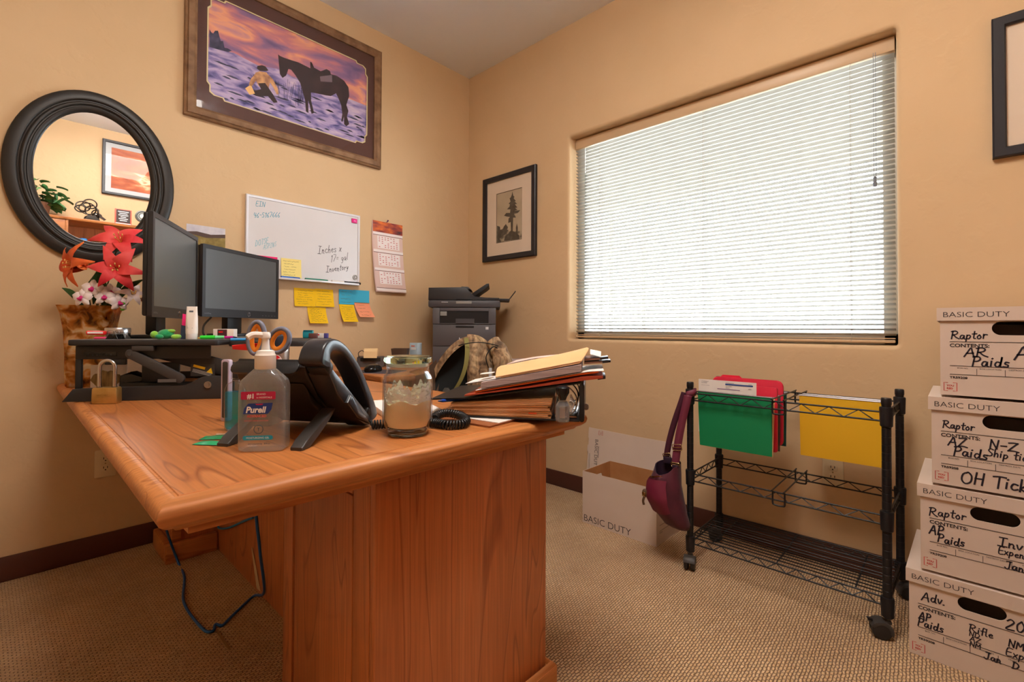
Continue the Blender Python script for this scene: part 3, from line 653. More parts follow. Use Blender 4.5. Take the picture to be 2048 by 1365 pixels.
for i in range(60):
    x, z = rnd.uniform(-.4, .42), rnd.uniform(-.24, -.06); w_ = rnd.uniform(.008, .045)
    m.poly([(x - w_, z), (x - w_ * .3, z + .006), (x + w_ * .5, z + .004), (x + w_, z - .002), (x, z - .004)], XZ, .0064)
for i in range(26):
    x = rnd.uniform(-.12, .05); m.stroke([(x, -.15 + rnd.uniform(0, .05)), (x + rnd.uniform(-.012, .012), -.07 + rnd.uniform(0, .05))], .0016, XZ @ T(0, 0, .0064))
m.mi = 7; m.poly([(-.262, -.15), (-.235, -.12), (-.215, -.16), (-.24, -.175)], XZ, .0069)
m.mi = 2; m.poly(horse, XZ, .0066)
m.mi = 6; m.poly(blk_, XZ, .0068)
m.mi = 5; m.poly([(-.214, -.05), (-.193, -.034), (-.158, -.026), (-.138, -.06), (-.150, -.12), (-.195, -.115), (-.215, -.085)], XZ, .0066); m.poly([(-.158, -.03), (-.126, -.05), (-.10, -.09), (-.095, -.118), (-.105, -.125), (-.125, -.09), (-.148, -.065)], XZ, .0069); m.poly([(-.214, -.055), (-.235, -.09), (-.245, -.125), (-.23, -.128), (-.21, -.09)], XZ, .0069)
m.mi = 4; m.poly(hat, XZ, .0068); m.poly([(-.20, -.10), (-.165, -.085), (-.125, -.13), (-.10, -.165), (-.12, -.175), (-.15, -.15), (-.19, -.165), (-.235, -.168), (-.245, -.15), (-.215, -.145), (-.185, -.125)], XZ, .0068)
m.obj('painting', PM, pic, None)
m = M(); m.b2(-PW / 2 + .048, PW / 2 - .048, -.0180, -.0165, -PH / 2 + .048, PH / 2 - .048); m.obj('glass', GLASS_F, pic)

# ---- small landscape photo
ph = thing('landscape_photo', 'small unframed photo of brown hills pinned above the monitors', 'photo', (-1.726, -.001, 1.41))
hill1 = noisy('photo_field', [(.3, (92, 76, 36)), (.6, (150, 128, 66)), (.75, (180, 160, 104))], nscale=22, detail=6, rough=.4); hill2 = mat('photo_hills', (84, 62, 56), .4); skyp = noisy('photo_sky', [(.3, (190, 186, 200)), (.7, (228, 224, 228))], nscale=20, rough=.4)
m = M(); m.b2(-.083, .083, -.0012, -.0004, -.055, .055)
m.mi = 1; m.poly([(-.083, .018), (-.04, .024), (.02, .016), (.083, .026), (.083, -.02), (-.083, -.02)], XZ, .0016); m.mi = 2; m.poly([(-.083, .012), (0, -.002), (.083, .008), (.083, -.055), (-.083, -.055)], XZ, .0019)
m.obj('print', [skyp, hill2, hill1], ph, None)

# ---- whiteboard
WB = noisy('whiteboard_face', [(.3, (216, 214, 216)), (.7, (226, 224, 226))], nscale=2, rough=.18, spec=.5); ALU = mat('white_aluminium', (222, 222, 228), .35, .2)
wx0, wx1, wz0, wz1 = -1.553, -.908, 1.232, 1.660; wcx, wcz = (wx0 + wx1) / 2, (wz0 + wz1) / 2
wb = thing('whiteboard', 'white dry-erase board with teal and black handwriting on the wall', 'whiteboard', (wcx, -.001, wcz))
m = M(); mitre(m, wx1 - wx0, wz1 - wz0, [(0, 0), (0, .014), (.004, .016), (.012, .014), (.014, .009)]); m.obj('frame', ALU, wb, 30)
m = M(); m.b2(wx0 - wcx + .012, wx1 - wcx - .012, -.010, -.004, wz0 - wcz + .012, wz1 - wcz - .012); m.obj('board', WB, wb)
m = M(); zb = wz0 - wcz; m.b2(wx0 - wcx + .03, wx1 - wcx - .03, -.062, -.0165, zb - .002, zb + .002, .001); m.b2(wx0 - wcx + .03, wx1 - wcx - .03, -.064, -.060, zb - .002, zb + .008, .001); m.obj('pen_tray', ALU, wb)
TEAL = mat('marker_teal', (40, 150, 176), .6); MBLK = mat('marker_black', (42, 40, 44), .6); TEALF = mat('marker_teal_faded', (130, 190, 204), .6)
q = -.0106
m = M(); m.hand('EIN', .026, (-.275, q, .160), .0022, sx=.9, rise=.06, seed=3); m.obj('handwriting', TEAL, wb, None)
m = M(); m.hand('46-5167666', .026, (-.285, q, .098), .0024, sx=.85, rise=.19, seed=4); m.obj('handwriting', TEAL, wb, None)
m = M(); m.hand('DOTSE', .030, (-.275, q, -.050), .0024, sx=.55, rise=.42, seed=5); m.obj('handwriting', TEALF, wb, None)
m = M(); m.hand('ASPINS', .026, (-.235, q, -.062), .0018, sx=.55, rise=.42, seed=6); m.obj('handwriting', TEALF, wb, None)
m = M(); m.hand('Inches x', .044, (.060, q, -.048), .0028, sx=.75, rise=.22, seed=7); m.obj('handwriting', MBLK, wb, None)
m = M(); m.hand('17= gal', .040, (.135, q, -.088), .0024, sx=.75, rise=.24, seed=8); m.obj('handwriting', MBLK, wb, None)
m = M(); m.hand('Inventory', .036, (.110, q, -.150), .0028, sx=.80, rise=.22, seed=9); m.obj('handwriting', MBLK, wb, None)
def magnet(x, z, r, c, label, sq=False):
    t = thing('magnet', label, 'magnet', (x, -.012, z), 0)
    m = M()
    if sq: m.box((0, -.003, 0), (.036, .004, .026), (0, radians(-8), 0), .0015)
    else: m.lathe([(r, 0), (r, .004), (r * .85, .006), (r * .8, .0055), (.0, .0052)], 24, RX(90))
    m.obj('face', c, t)
    if not sq:
        m = M(); m.lathe([(r * .62, .0058), (r * .60, .0062), (r * .50, .0062), (r * .48, .0058)], 20, RX(90), caps=False); m.obj('ring_print', mat('dark_print', (60, 60, 64), .5), t)
    else:
        m = M(); m.box((.002, -.0054, 0), (.014, .0004, .008), (0, radians(-8), 0)); m.obj('print', mat('pink_light', (250, 120, 190), .5), t)
magnet(-.946, 1.622, .015, mat('magenta', (222, 22, 132), .4), 'square magenta magnet at the top right corner of the whiteboard', True)
magnet(-.936, 1.281, .0165, mat('magnet_silver', (200, 200, 198), .3), 'round silver magnet at the lower right of the whiteboard')
def marker(x, c, L, label, body=(236, 234, 230), name='dry_erase_marker'):
    t = thing(name, label, 'marker', (x, -.042, wz0 + .0105), 0, 'markers on the whiteboard tray')
    m = M(); m.cyl((-L * .5, 0, 0), (L * .12, 0, 0), .0078, n=12); m.obj('barrel', mat('marker_barrel_%d' % body[0], body, .4), t)
    m = M(); m.cyl((L * .121, 0, 0), (L * .5, 0, 0), .0082, .0065, n=12); m.obj('cap', c, t)
marker(-1.335, mat('cap_blue', (30, 90, 190), .4), .10, 'blue-capped marker below the pale yellow note on the whiteboard tray', (50, 110, 200))
marker(-1.19, mat('cap_green', (30, 120, 90), .4), .13, 'green marker on the middle of the whiteboard tray', (40, 130, 110))
marker(-1.04, mat('cap_black', (30, 30, 32), .4), .12, 'black-capped white marker second from the right end of the tray')
marker(-.955, mat('cap_black'), .075, 'stubby black marker at the right end of the whiteboard tray', (44, 44, 46))

# ---- sticky notes
def note(x0, x1, z0, z1, c, label, group=None, tilt=0, curl=.012, y=-.0015, lines=0, shear=0, seed=0, name='sticky_note'):
    t = thing(name, label, 'sticky note', ((x0 + x1) / 2, y, z1), 0, group); w_, h_ = x1 - x0, z1 - z0
    m = M(); XF = RY(tilt)
    def P(u, v):
        yy = -(curl * v * v); return XF @ Vector(((u - .5) * w_ + shear * v * h_, yy - .0008, -v * h_))
    def P2(u, v): p = P(u, v); return (p.x, p.y + .0006, p.z)
    m.grid(P, 6, 8); m.grid(P2, 6, 8); m.obj('paper', c, t)
    if lines:
        m = M(); rnd = random.Random(seed)
        for i in range(lines):
            v = .14 + .72 * i / max(lines - 1, 1); a, b = .08 + rnd.uniform(0, .1), .6 + rnd.uniform(0, .32); pts = []
            n_ = 26
            for k in range(n_ + 1):
                u = a + (b - a) * k / n_; p = P(u, v + rnd.uniform(-.022, .022)); pts.append(p)
            for k in range(n_):
                if rnd.random() < .18: continue
                A, B = pts[k], pts[k + 1]; d = .0007
                m.face([(A.x, A.y - .0006, A.z - d), (B.x, B.y - .0006, B.z - d), (B.x, B.y - .0006, B.z + d), (A.x, A.y - .0006, A.z + d)])
        m.obj('handwriting', INK, t, None)
    return t
INK = mat('pen_ink', (104, 92, 60), .7)
YEL = mat('note_yellow', (248, 200, 12), .8); PALE = mat('note_pale', (246, 226, 140), .8); PINK = mat('note_pink', (240, 40, 120), .8); BLUE = mat('note_blue', (64, 178, 214), .8); SALM = mat('note_salmon', (246, 158, 120), .8)
note(-1.375, -1.266, 1.246, 1.350, PALE, 'pale yellow sticky note on the lower edge of the whiteboard', y=-.0135, lines=6, seed=1, curl=.008)
note(-1.50, -1.394, 1.244, 1.350, PINK, 'hot pink sticky note on the whiteboard, half hidden by the monitor', y=-.0135, curl=.004)
note(-1.300, -1.180, 1.094, 1.195, YEL, 'yellow sticky note with writing, left one of the pair under the whiteboard', 'yellow notes under the whiteboard', lines=7, seed=2, shear=.03, curl=.008)
note(-1.182, -1.072, 1.096, 1.198, YEL, 'yellow sticky note with writing, right one of the pair under the whiteboard', 'yellow notes under the whiteboard', lines=6, seed=3, shear=.05, y=-.0024, curl=.010)
note(-1.224, -1.116, 1.000, 1.093, YEL, 'yellow sticky note centred below the pair under the whiteboard', 'yellow notes under the whiteboard', lines=7, seed=4, shear=.10, curl=.02)
note(-1.035, -.935, 1.116, 1.204, BLUE, 'blue sticky note above the single yellow one, left of its twin', 'blue notes', lines=4, seed=5, curl=.003)
note(-.941, -.834, 1.131, 1.206, BLUE, 'blue sticky note above the salmon one, right of its twin', 'blue notes', y=-.003, curl=.003)
note(-1.034, -.938, 1.012, 1.115, YEL, 'yellow sticky note below the left blue note', 'yellow notes under the whiteboard', lines=7, seed=6, shear=.16, curl=.03)
note(-.937, -.833, 1.042, 1.127, SALM, 'salmon pink sticky note curling below the right blue note', lines=4, seed=7, shear=.28, curl=.032, y=-.003)

# ---- wall calendar
cal = thing('wall_calendar', 'tall three-month paper calendar with a sunset picture at the top', 'calendar', (-.705, -.001, 1.43))
CP = mat('calendar_paper', (226, 196, 186), .7); CW = mat('calendar_white', (242, 232, 230), .7); CR = mat('calendar_red', (190, 60, 70), .7); CK = mat('calendar_line', (92, 56, 60), .7)
def CY(z): return -.006 - .020 * max(0, (.22 - z) / .44) ** 2
m = M()
def CG(u, v): z = .222 - .445 * v; return (-.110 + .22 * u + .022 * v * v, CY(z), z)
m.grid(CG, 4, 14)
for k in (.0015, .003): m.grid(lambda u, v, k=k: (CG(u, v)[0] - k * 2, CG(u, v)[1] + k, CG(u, v)[2] - k), 4, 14)
m.obj('pages', CP, cal)
def band(mm, u0, u1, v0, v1, d=.0006, nv=4): mm.grid(lambda u, v: (CG(u0 + (u1 - u0) * u, v0 + (v1 - v0) * v)[0], CG(.5, v0 + (v1 - v0) * v)[1] - d, CG(.5, v0 + (v1 - v0) * v)[2]), 2, nv)
m = M(); band(m, 0, 1, 0, .155); m.obj('sunset_picture', noisy('calendar_sunset', [(.3, (60, 30, 40)), (.45, (150, 50, 36)), (.6, (226, 110, 30)), (.72, (250, 176, 60))], scale=(3, 1, 9), nscale=3, detail=5, rough=.5), cal)
for v in (.158, .405, .665, .955): m = M(); band(m, 0, 1, v, v + .035); m.obj('white_strip', CW, cal)
for v in (.193, .440, .700): m = M(); band(m, .14, .88, v + .015, v + .19); m.obj('month_grid', CW, cal)
rnd = random.Random(5)
for v in (.193, .440, .700):
    m = M()
    for r_ in range(6):
        for c_ in range(7):
            if rnd.random() < .25: continue
            u = .18 + c_ * .098; vv = v + .03 + r_ * .027; band(m, u, u + .045, vv, vv + .009, .0009, 1)
    m.obj('dates', CR, cal, None)
for v in (.195, .443, .703, .945): m = M(); band(m, 0, 1, v, v + .006, .0010, 1); m.obj('ruled_line', CK, cal, None)
m = M(); m.cyl((-.005, -.012, .232), (-.005, 0, .226), .003, n=8); m.ball((-.005, -.013, .233), .0055, 8, 6); m.obj('push_pin', mat('pin_purple', (110, 40, 110), .4), cal)

# ---- outlets
def outlet(loc, rz, label):
    t = thing('wall_outlet', label, 'outlet', loc, rz)
    m = M(); m.prism(roundrect(.072, .116, .006, 4), 0, .006, XZ, bev=.002); m.obj('plate', mat('ivory_plate', (226, 208, 172), .4), t)
    for s in (-1, 1):
        m = M(); m.prism([(x, z + s * .0195) for x, z in roundrect(.034, .028, .010, 5)], .006, .008, XZ, bev=.0008); r = m.obj('receptacle', mat('ivory_plate'), t)
        m = M()
        for dx in (-.0065, .0065): m.box((dx, -.0081, s * .0195 + .003), (.0025, .0006, .009))
        m.cyl((0, -.0078, s * .0195 - .007), (0, -.0084, s * .0195 - .007), .0028, n=10); m.obj('slots', mat('slot_dark', (50, 36, 26), .7), r)
    m = M(); m.cyl((0, -.0055, 0), (0, -.0068, 0), .003, n=10); m.obj('screw', mat('screw_brass', (170, 150, 110), .4, .8), t)
outlet((-2.092, -.001, .391), 0, 'ivory double outlet on the wall left of the desk')
outlet((-.001, -2.243, .386), -90, 'ivory double outlet behind the wire cart')

# ---- framed tree print
fr = thing('framed_print', 'black-framed print of a tall spruce hung between room corner and window', 'picture', (-.001, -.419, 1.752), -90)
m = M(); mitre(m, .490, .597, [(0, 0), (0, .020), (.004, .024), (.030, .022), (.036, .018), (.036, .004)]); m.obj('frame', mat('frame_black_blue', (32, 33, 40), .35), fr, 30)
MW = mat('mat_white', (222, 204, 184), .8)
m = M(); m.ringpoly([(x * 1.76, z * 1.50) for x, z in ((-.1195, -.175), (.1195, -.175), (.1195, .175), (-.1195, .175))], [(-.1195, -.175), (.1195, -.175), (.1195, .175), (-.1195, .175)], XZ, .006, .0075); m.obj('mat_board', MW, fr)
pine = [(0.029, 0.164), (0.038, 0.134), (0.05, 0.123), (0.042, 0.115), (0.063, 0.092), (0.05, 0.091), (0.075, 0.071), (0.053, 0.072), (0.076, 0.046), (0.055, 0.047), (0.076, 0.03), (0.051, 0.028), (0.103, 0.023), (0.08, 0.008), (0.047, 0.007), (0.064, -0.021), (0.038, -0.017), (0.037, -0.054), (0.035, -0.11), (0.064, -0.121), (0.093, -0.146), (0.097, -0.172), (-0.046, -0.166), (-0.038, -0.138), (0.005, -0.112), (0.018, -0.101), (0.016, -0.044), (-0.008, -0.047), (-0.004, -0.016), (0.009, -0.009), (-0.021, -0.0), (-0.047, 0.01), (-0.026, 0.026), (0.009, 0.02), (0.013, 0.044), (-0.02, 0.05), (0.004, 0.065), (0.008, 0.08), (-0.005, 0.086), (0.014, 0.098), (0.004, 0.122), (0.016, 0.126), (0.025, 0.143)]
rocks = [(-0.113, -0.05), (-0.086, -0.061), (-0.082, -0.084), (-0.003, -0.095), (-0.029, -0.12), (-0.09, -0.144), (-0.072, -0.169), (-0.112, -0.167)]
GB = noisy('print_grey', [(.3, (168, 152, 128)), (.7, (196, 180, 154))], nscale=5, rough=.7); GD = noisy('print_dark', [(.3, (62, 56, 48)), (.7, (96, 88, 76))], nscale=30, rough=.7); GM = noisy('print_mid', [(.35, (96, 86, 72)), (.6, (176, 162, 138))], nscale=34, rough=.7)
m = M(); m.poly([(-.1195, -.175), (.1195, -.175), (.1195, .175), (-.1195, .175)], XZ, .0040)
m.mi = 2; m.poly([(-.1195, -.09), (-.04, -.075), (.0, -.105), (.1195, -.12), (.1195, -.175), (-.1195, -.175)], XZ, .0042)
m.mi = 1; m.poly(pine, XZ, .0046); m.poly(rocks, XZ, .0044); m.poly([(.066, -.125), (.063, -.09), (.072, -.062), (.081, -.09), (.08, -.13)], XZ, .0044); m.poly([(-.07, -.1), (-.05, -.066), (-.03, -.05), (-.01, -.075), (-.02, -.1)], XZ, .0043)
m.ringpoly([(-.1195, -.175), (.1195, -.175), (.1195, .175), (-.1195, .175)], [(-.116, -.1715), (.116, -.1715), (.116, .1715), (-.116, .1715)], XZ, .0048)
m.obj('print', [GB, GD, GM], fr, None)
m = M(); m.b2(-.215, .215, -.0135, -.0125, -.268, .268); m.obj('glass', GLASS_F, fr)

# ---- big frame at the right
f2 = thing('framed_picture', 'black-framed picture with a wide blank mat at the right of the window', 'picture', (-.001, -2.955, 1.815), -90)
m = M(); mitre(m, .500, .486, [(0, 0), (0, .022), (.004, .025), (.030, .023), (.034, .018), (.034, .004)]); m.obj('frame', mat('frame_black_blue'), f2, 30)
m = M(); m.ringpoly([(-.225, -.218), (.225, -.218), (.225, .218), (-.225, .218)], [(-.10, -.10), (.10, -.10), (.10, .10), (-.10, .10)], XZ, .006, .0075); m.obj('mat_board', MW, f2)
m = M(); m.poly([(-.11, -.11), (.11, -.11), (.11, .11), (-.11, .11)], XZ, .005); m.obj('print', GM, f2, None)
m = M(); m.b2(-.22, .22, -.0135, -.0125, -.212, .212); m.obj('glass', GLASS_F, f2)
# ================================================================ THINGS ON THE DESK
WHT = mat('white_plastic', (238, 234, 228), .35); PAPER = mat('white_paper', (236, 228, 222), .8); CLEAR = pane('clear_plastic', (.93, .95, .95), 1.3, .02, 1.45)
MANILA = mat('manila', (238, 190, 136), .75); MANILA2 = mat('manila_dark', (230, 172, 118), .75)

# ---- pump sanitizer bottle
pb = thing('sanitizer_bottle', 'clear pump bottle of hand sanitizer with a blue logo, at the front of the desk', 'bottle', (-2.046, -1.668, ZD + .0005), -38)
GEL = pane('sanitizer_gel', (.95, .96, .96), 2.0, .04, 1.5, haze=(.13, (214, 216, 216)))
m = M(); rs = []
for wd, dp, z, r in ((.074, .042, 0, .010), (.081, .049, .003, .012), (.083, .051, .010, .013), (.083, .051, .118, .013), (.078, .047, .130, .015), (.050, .040, .145, .018), (.033, .033, .153, .0165), (.031, .031, .158, .0155)):
    rs.append([(x, y, z) for x, y in roundrect(wd, dp, r, 5)])
m.rings(rs); m.obj('bottle', GEL, pb, 30)
m = M(); m.lathe([(.0175, .150), (.0185, .152), (.0185, .176), (.0165, .179), (.0155, .184), (.0075, .186), (.0065, .196), (.0062, .206)], 24)
m.obj('pump_collar', WHT, pb, 30)
m = M(); m.lathe([(.0060, .2062), (.0085, .209), (.0085, .216), (.0065, .2195), (0, .220)], 16); m.tube(smooth_path([(0, 0, .213), (-.018, -.012, .2145), (-.026, -.018, .209)]), [.0058] * 13, 8); m.obj('pump_nozzle', WHT, pb, 40)
fy = -.0262
LB = mat('label_crimson', (186, 26, 76), .4); LBL = mat('label_blue', (30, 60, 140), .4); LCY = mat('label_cyan', (20, 160, 196), .4); LRD = mat('label_red_text', (220, 96, 90), .5); LWT = mat('label_white', (244, 244, 246), .5); LGY = mat('label_clear_grey', (170, 176, 178), .5)
m = M(); m.prism(roundrect(.060, .0145, .002, 3, -.003, .1035), 0, .0002, XZ @ T(0, 0, -fy)); m.obj('top_band', LB, pb)
m = M(); m.text('#1', .012, (-.022, fy - .0005, .0985), bold=.0004); m.text('BRAND', .0048, (-.006, fy - .0005, .1045)); m.text('in HOSPITALS', .0045, (-.006, fy - .0005, .0985)); m.obj('band_text', LWT, pb, None)
m = M(); m.poly([(-.029, .070), (.014, .070), (.020, .078), (.022, .090), (-.020, .089), (-.027, .080)], XZ, -fy + .0001); m.obj('logo', LBL, pb, None)
m = M(); m.poly([(-.008, .0885), (.006, .0888), (.004, .0862), (-.006, .0862)], XZ, -fy + .0003); m.obj('logo_flash', LB, pb, None)
m = M(); m.text('Purell', .0155, (-.0245, fy - .0005, .0725), shear=.2, bold=.0005, sx=.95); m.obj('lettering', LWT, pb, None)
m = M(); m.text('ADVANCED', .0062, (-.022, fy - .0002, .0640), bold=.0002); m.text('INSTANT HAND SANITIZER', .0034, (-.027, fy - .0002, .0565)); m.obj('small_print', LRD, pb, None)
m = M(); m.ringpoly([(cos(a * pi / 12) * .0085 - .002, sin(a * pi / 12) * .0085 + .042) for a in range(24)], [(cos(a * pi / 12) * .0072 - .002, sin(a * pi / 12) * .0072 + .042) for a in range(24)], XZ, -fy + .0001); m.text('T', .009, (-.0048, fy - .0002, .0388)); m.text('skin nourishing', .004, (-.020, fy - .0002, .0145)); m.text('8 fl oz', .004, (.008, fy - .0002, .0145)); m.obj('seal_print', mat('label_grey_ink', (90, 100, 110), .5), pb, None)
m = M(); m.prism(roundrect(.052, .008, .0035, 4, -.003, .0265), 0, .0002, XZ @ T(0, 0, -fy)); m.obj('lower_band', LCY, pb)
m = M(); m.text('MOISTURIZING GEL', .0045, (-.023, fy - .0005, .0250)); m.obj('band_text', LWT, pb, None)

# ---- small clear bottle behind it
sb = thing('gel_bottle', 'small squeeze bottle of blue gel standing between the riser and pump bottle', 'bottle', (-2.030, -1.452, ZD + .0005), -40)
m = M(); m.rings([[(x, y, z) for x, y in roundrect(a, b, .008, 4)] for a, b, z in ((.036, .022, 0), (.042, .026, .004), (.044, .027, .09), (.036, .022, .102), (.016, .016, .108), (.015, .015, .112))]); m.obj('bottle', CLEAR, sb, 30)
m = M(); m.rings([[(x, y, z) for x, y in roundrect(a, b, .007, 4)] for a, b, z in ((.034, .020, .003), (.040, .024, .008), (.041, .024, .084), (.038, .022, .086))]); m.obj('blue_gel', pane('blue_gel', (.25, .80, .88), 1.2, .05, 1.4, haze=(.18, (40, 160, 186))), sb, 30)
m = M(); m.lathe([(.010, .113), (.010, .128), (.006, .131), (0, .131)], 14); m.obj('cap', CLEAR, sb)

# ---- jar candle
jc = thing('jar_candle', 'half-burned cream candle in a clear glass jar with a flat glass lid', 'candle', (-1.780, -1.750, ZD + .0005))
JG = pane('jar_glass', (.95, .97, .98), 1.6, 0, 1.5)
m = M(); m.lathe([(0, 0), (.040, 0), (.043, .003), (.044, .010), (.0525, .026), (.0535, .034), (.0535, .118), (.051, .126), (.0455, .133), (.0450, .140), (.0465, .144), (.0465, .152), (.0440, .152), (.0440, .146), (.0430, .136), (.0490, .124), (.0505, .116), (.0505, .036), (.042, .018), (.0, .016)], 48, caps=False); m.obj('jar', JG, jc, 50)
m = M(); m.lathe([(0, .0), (.039, .0003), (.0425, .003), (.0430, .009), (.0, .0100)], 48); m.obj('jar_base', mat('thick_glass', (214, 234, 232), .0, trans=1, ior=1.5), jc, 40)
WAX = mat('candle_wax', (252, 234, 202), .45, sss=.2)
m = M(); pr = [(0, .0175), (.0415, .0185), (.0500, .0365)]
rs = []
rnd = random.Random(3)
top = [.072 + .004 * sin(a * .7) + rnd.uniform(-.0015, .0015) for a in range(48)]
for r, z in pr: rs.append([(max(r, 1e-4) * cos(2 * pi * i / 48), max(r, 1e-4) * sin(2 * pi * i / 48), z) for i in range(48)])
rs.append([(.0501 * cos(2 * pi * i / 48), .0501 * sin(2 * pi * i / 48), top[i]) for i in range(48)])
rs.append([(.047 * cos(2 * pi * i / 48), .047 * sin(2 * pi * i / 48), top[i] - .003) for i in range(48)])
rs.append([(.001 * cos(2 * pi * i / 48), .001 * sin(2 * pi * i / 48), .066) for i in range(48)])
m.rings(rs); m.obj('wax', WAX, jc, 60)
# frosty wax film left on the glass above the wax
m = M(); rnd = random.Random(11)
hts = [.100 + .010 * sin(i * .35) + .006 * sin(i * 1.3 + 1) for i in range(96)]
m.rings([[(.0498 * cos(2 * pi * i / 96), .0498 * sin(2 * pi * i / 96), z(i)) for i in range(96)] for z in (lambda i: .070, lambda i: (.070 + hts[i]) / 2, lambda i: hts[i])], caps=False)
film = bpy.data.materials.new('wax_film'); film.use_nodes = True; nt = film.node_tree; b = nt.nodes['Principled BSDF']; b.inputs['Base Color'].default_value = lin((246, 242, 242)); b.inputs['Roughness'].default_value = .8
mp = coords(nt, (30, 30, 70)); nz = nt.nodes.new('ShaderNodeTexNoise'); nz.inputs['Scale'].default_value = 2.2; nz.inputs['Detail'].default_value = 6; nt.links.new(mp.outputs[0], nz.inputs['Vector']); rr = ramp(nt, [(.30, (40, 40, 40)), (.52, (245, 245, 245))]); nt.links.new(nz.outputs['Fac'], rr.inputs[0]); nt.links.new(rr.outputs[0], b.inputs['Alpha'])
m.obj('wax_film', film, jc, 60)
m = M(); m.cyl((0, 0, .064), (.002, 0, .080), .0012, n=6); m.obj('wick', mat('wick', (50, 40, 36), .8), jc)
m = M(); m.lathe([(0, .154), (.043, .154), (.0445, .1525), (.046, .1528), (.0505, .1545), (.0525, .160), (.0515, .1655), (.047, .1685), (0, .1690)], 48); m.obj('lid', mat('lid_glass', (206, 232, 200), .0, trans=1, ior=1.5), jc, 40)
m = M(); m.lathe([(.0438, .1535), (.0436, .146), (.0425, .146), (.0425, .1535)], 40, caps=False); m.obj('lid_gasket', mat('gasket_clear', (214, 216, 214), .4), jc)

# ---- padlock
pl = thing('padlock', 'brass combination padlock with a tall steel shackle, standing on the desk', 'padlock', (-2.178, -.782, ZD + .0005), -34)
BRS = noisy('brass_block', [(.3, (176, 138, 76)), (.7, (200, 162, 98))], nscale=30, rough=.38, metal=.75)
m = M(); m.prism([(-.031, 0), (-.027, .003), (.027, .003), (.031, 0), (.032, .006), (.032, .044), (.029, .048), (-.029, .048), (-.032, .044), (-.032, .006)], -.015, .015, XZ, bev=.002); m.obj('body', BRS, pl)
m = M(); P = [(-.020, 0, .048)] + [(-.020, 0, .100)] + [(-.020 * cos(radians(a)), 0, .108 + .020 * sin(radians(a))) for a in range(0, 181, 15)] + [(.020, 0, .100), (.020, 0, .048)]
m.tube(P, .0052, 14); m.obj('shackle', mat('hardened_steel', (196, 192, 190), .18, 1), pl)
m = M(); m.text('RESETTABLE', .0052, (-.018, -.0155, .024)); m.b2(-.019, .014, -.0156, -.0150, .021, .0216); m.obj('engraving', mat('engraved', (120, 92, 50), .5, .6), pl, None)
m = M(); m.lathe([(.0075, .047), (.0075, .0492), (.0055, .0492)], 14, T(-.020, 0, 0), caps=False); m.lathe([(.0075, .047), (.0075, .0492), (.0055, .0492)], 14, T(.020, 0, 0), caps=False); m.obj('shackle_collars', mat('dark_hole', (60, 54, 48), .5, .5), pl)

# ---- foil packets
GRN = mat('foil_green', (16, 158, 104), .3)
def packet(x, y, rz, L, Wd, label, tear=False):
    t = thing('foil_packet', label, 'packet', (x, y, ZD + .001), rz, 'green packets')
    m = M()
    def up_(u, v): bul = .0045 * sin(pi * min(max((u - .08) / .84, 0), 1)) * sin(pi * min(max((v - .05) / .9, 0), 1)); return ((u - .5) * L, (v - .5) * Wd, .0006 + bul)
    m.grid(up_, 14, 8); m.grid(lambda u, v: ((u - .5) * L, (v - .5) * Wd, 0), 14, 8); m.obj('pouch', GRN, t)
    if tear: m = M(); m.box((.012, .010, .0052), (.045, .006, .0006), (0, 0, radians(10))); m.obj('torn_strip', PAPER, t)
packet(-2.104, -1.555, -52, .060, .030, 'green foil packet on the desk, the one nearer the camera')
packet(-2.078, -1.512, -36, .066, .034, 'green foil packet with a white torn strip, behind its twin', True)

# ---- desk telephone
PHB = mat('phone_black', (26, 26, 28), .38); PHS = noisy('phone_satin', [(.3, (36, 38, 44)), (.7, (46, 48, 54))], nscale=3, rough=.28, spec=.6)
tel = thing('desk_phone', 'black office desk telephone seen from behind on its stand', 'telephone', (-2.040, -1.650, ZD), -56.5)
YZ = Matrix(((0, 0, 1, 0), (1, 0, 0, 0), (0, 1, 0, 0), (0, 0, 0, 1)))   # polygon (y, z) extruded along x
m = M(); m.prism([(.040, .150), (.052, .164), (.066, .160), (.240, .020), (.238, .006), (.222, .004), (.150, .030), (.085, .085), (.050, .125)], -.102, .060, YZ, bev=.005, seg=3); m.obj('body', PHB, tel)
m = M(); m.prism([(.105, .072), (.150, .033), (.215, .006), (.160, .052), (.120, .086)], .0605, .118, YZ, bev=.004, seg=3); m.prism([(.044, .138), (.058, .146), (.240, .012), (.232, .002), (.205, .004), (.150, .034), (.080, .092)], .061, .110, YZ, bev=.004); m.obj('handset_cradle', PHS, tel)
m = M(); m.prism(roundrect(.150, .030, .012, 5, -.028, 0), 0, .006, T(0, .040, .146) @ RX(50), bev=.002); m.obj('top_panel', PHB, tel)
m = M(); m.prism([(.055, .115), (.080, .070), (.150, .020), (.200, .010), (.150, .031), (.086, .084)], -.07, .05, YZ, bev=.006, seg=3); m.obj('back_housing', BLK2, tel)
for sx in (-.078, .078):
    m = M(); m.prism([(.092, .062), (.104, .060), (.080, .040), (.040, .018), (.006, .004), (.004, 0), (-.016, 0), (-.016, .006), (.0, .016), (.05, .040)], sx - .013, sx + .013, YZ, bev=.003); m.obj('stand_leg', mat('phone_leg', (58, 54, 52), .45), tel)
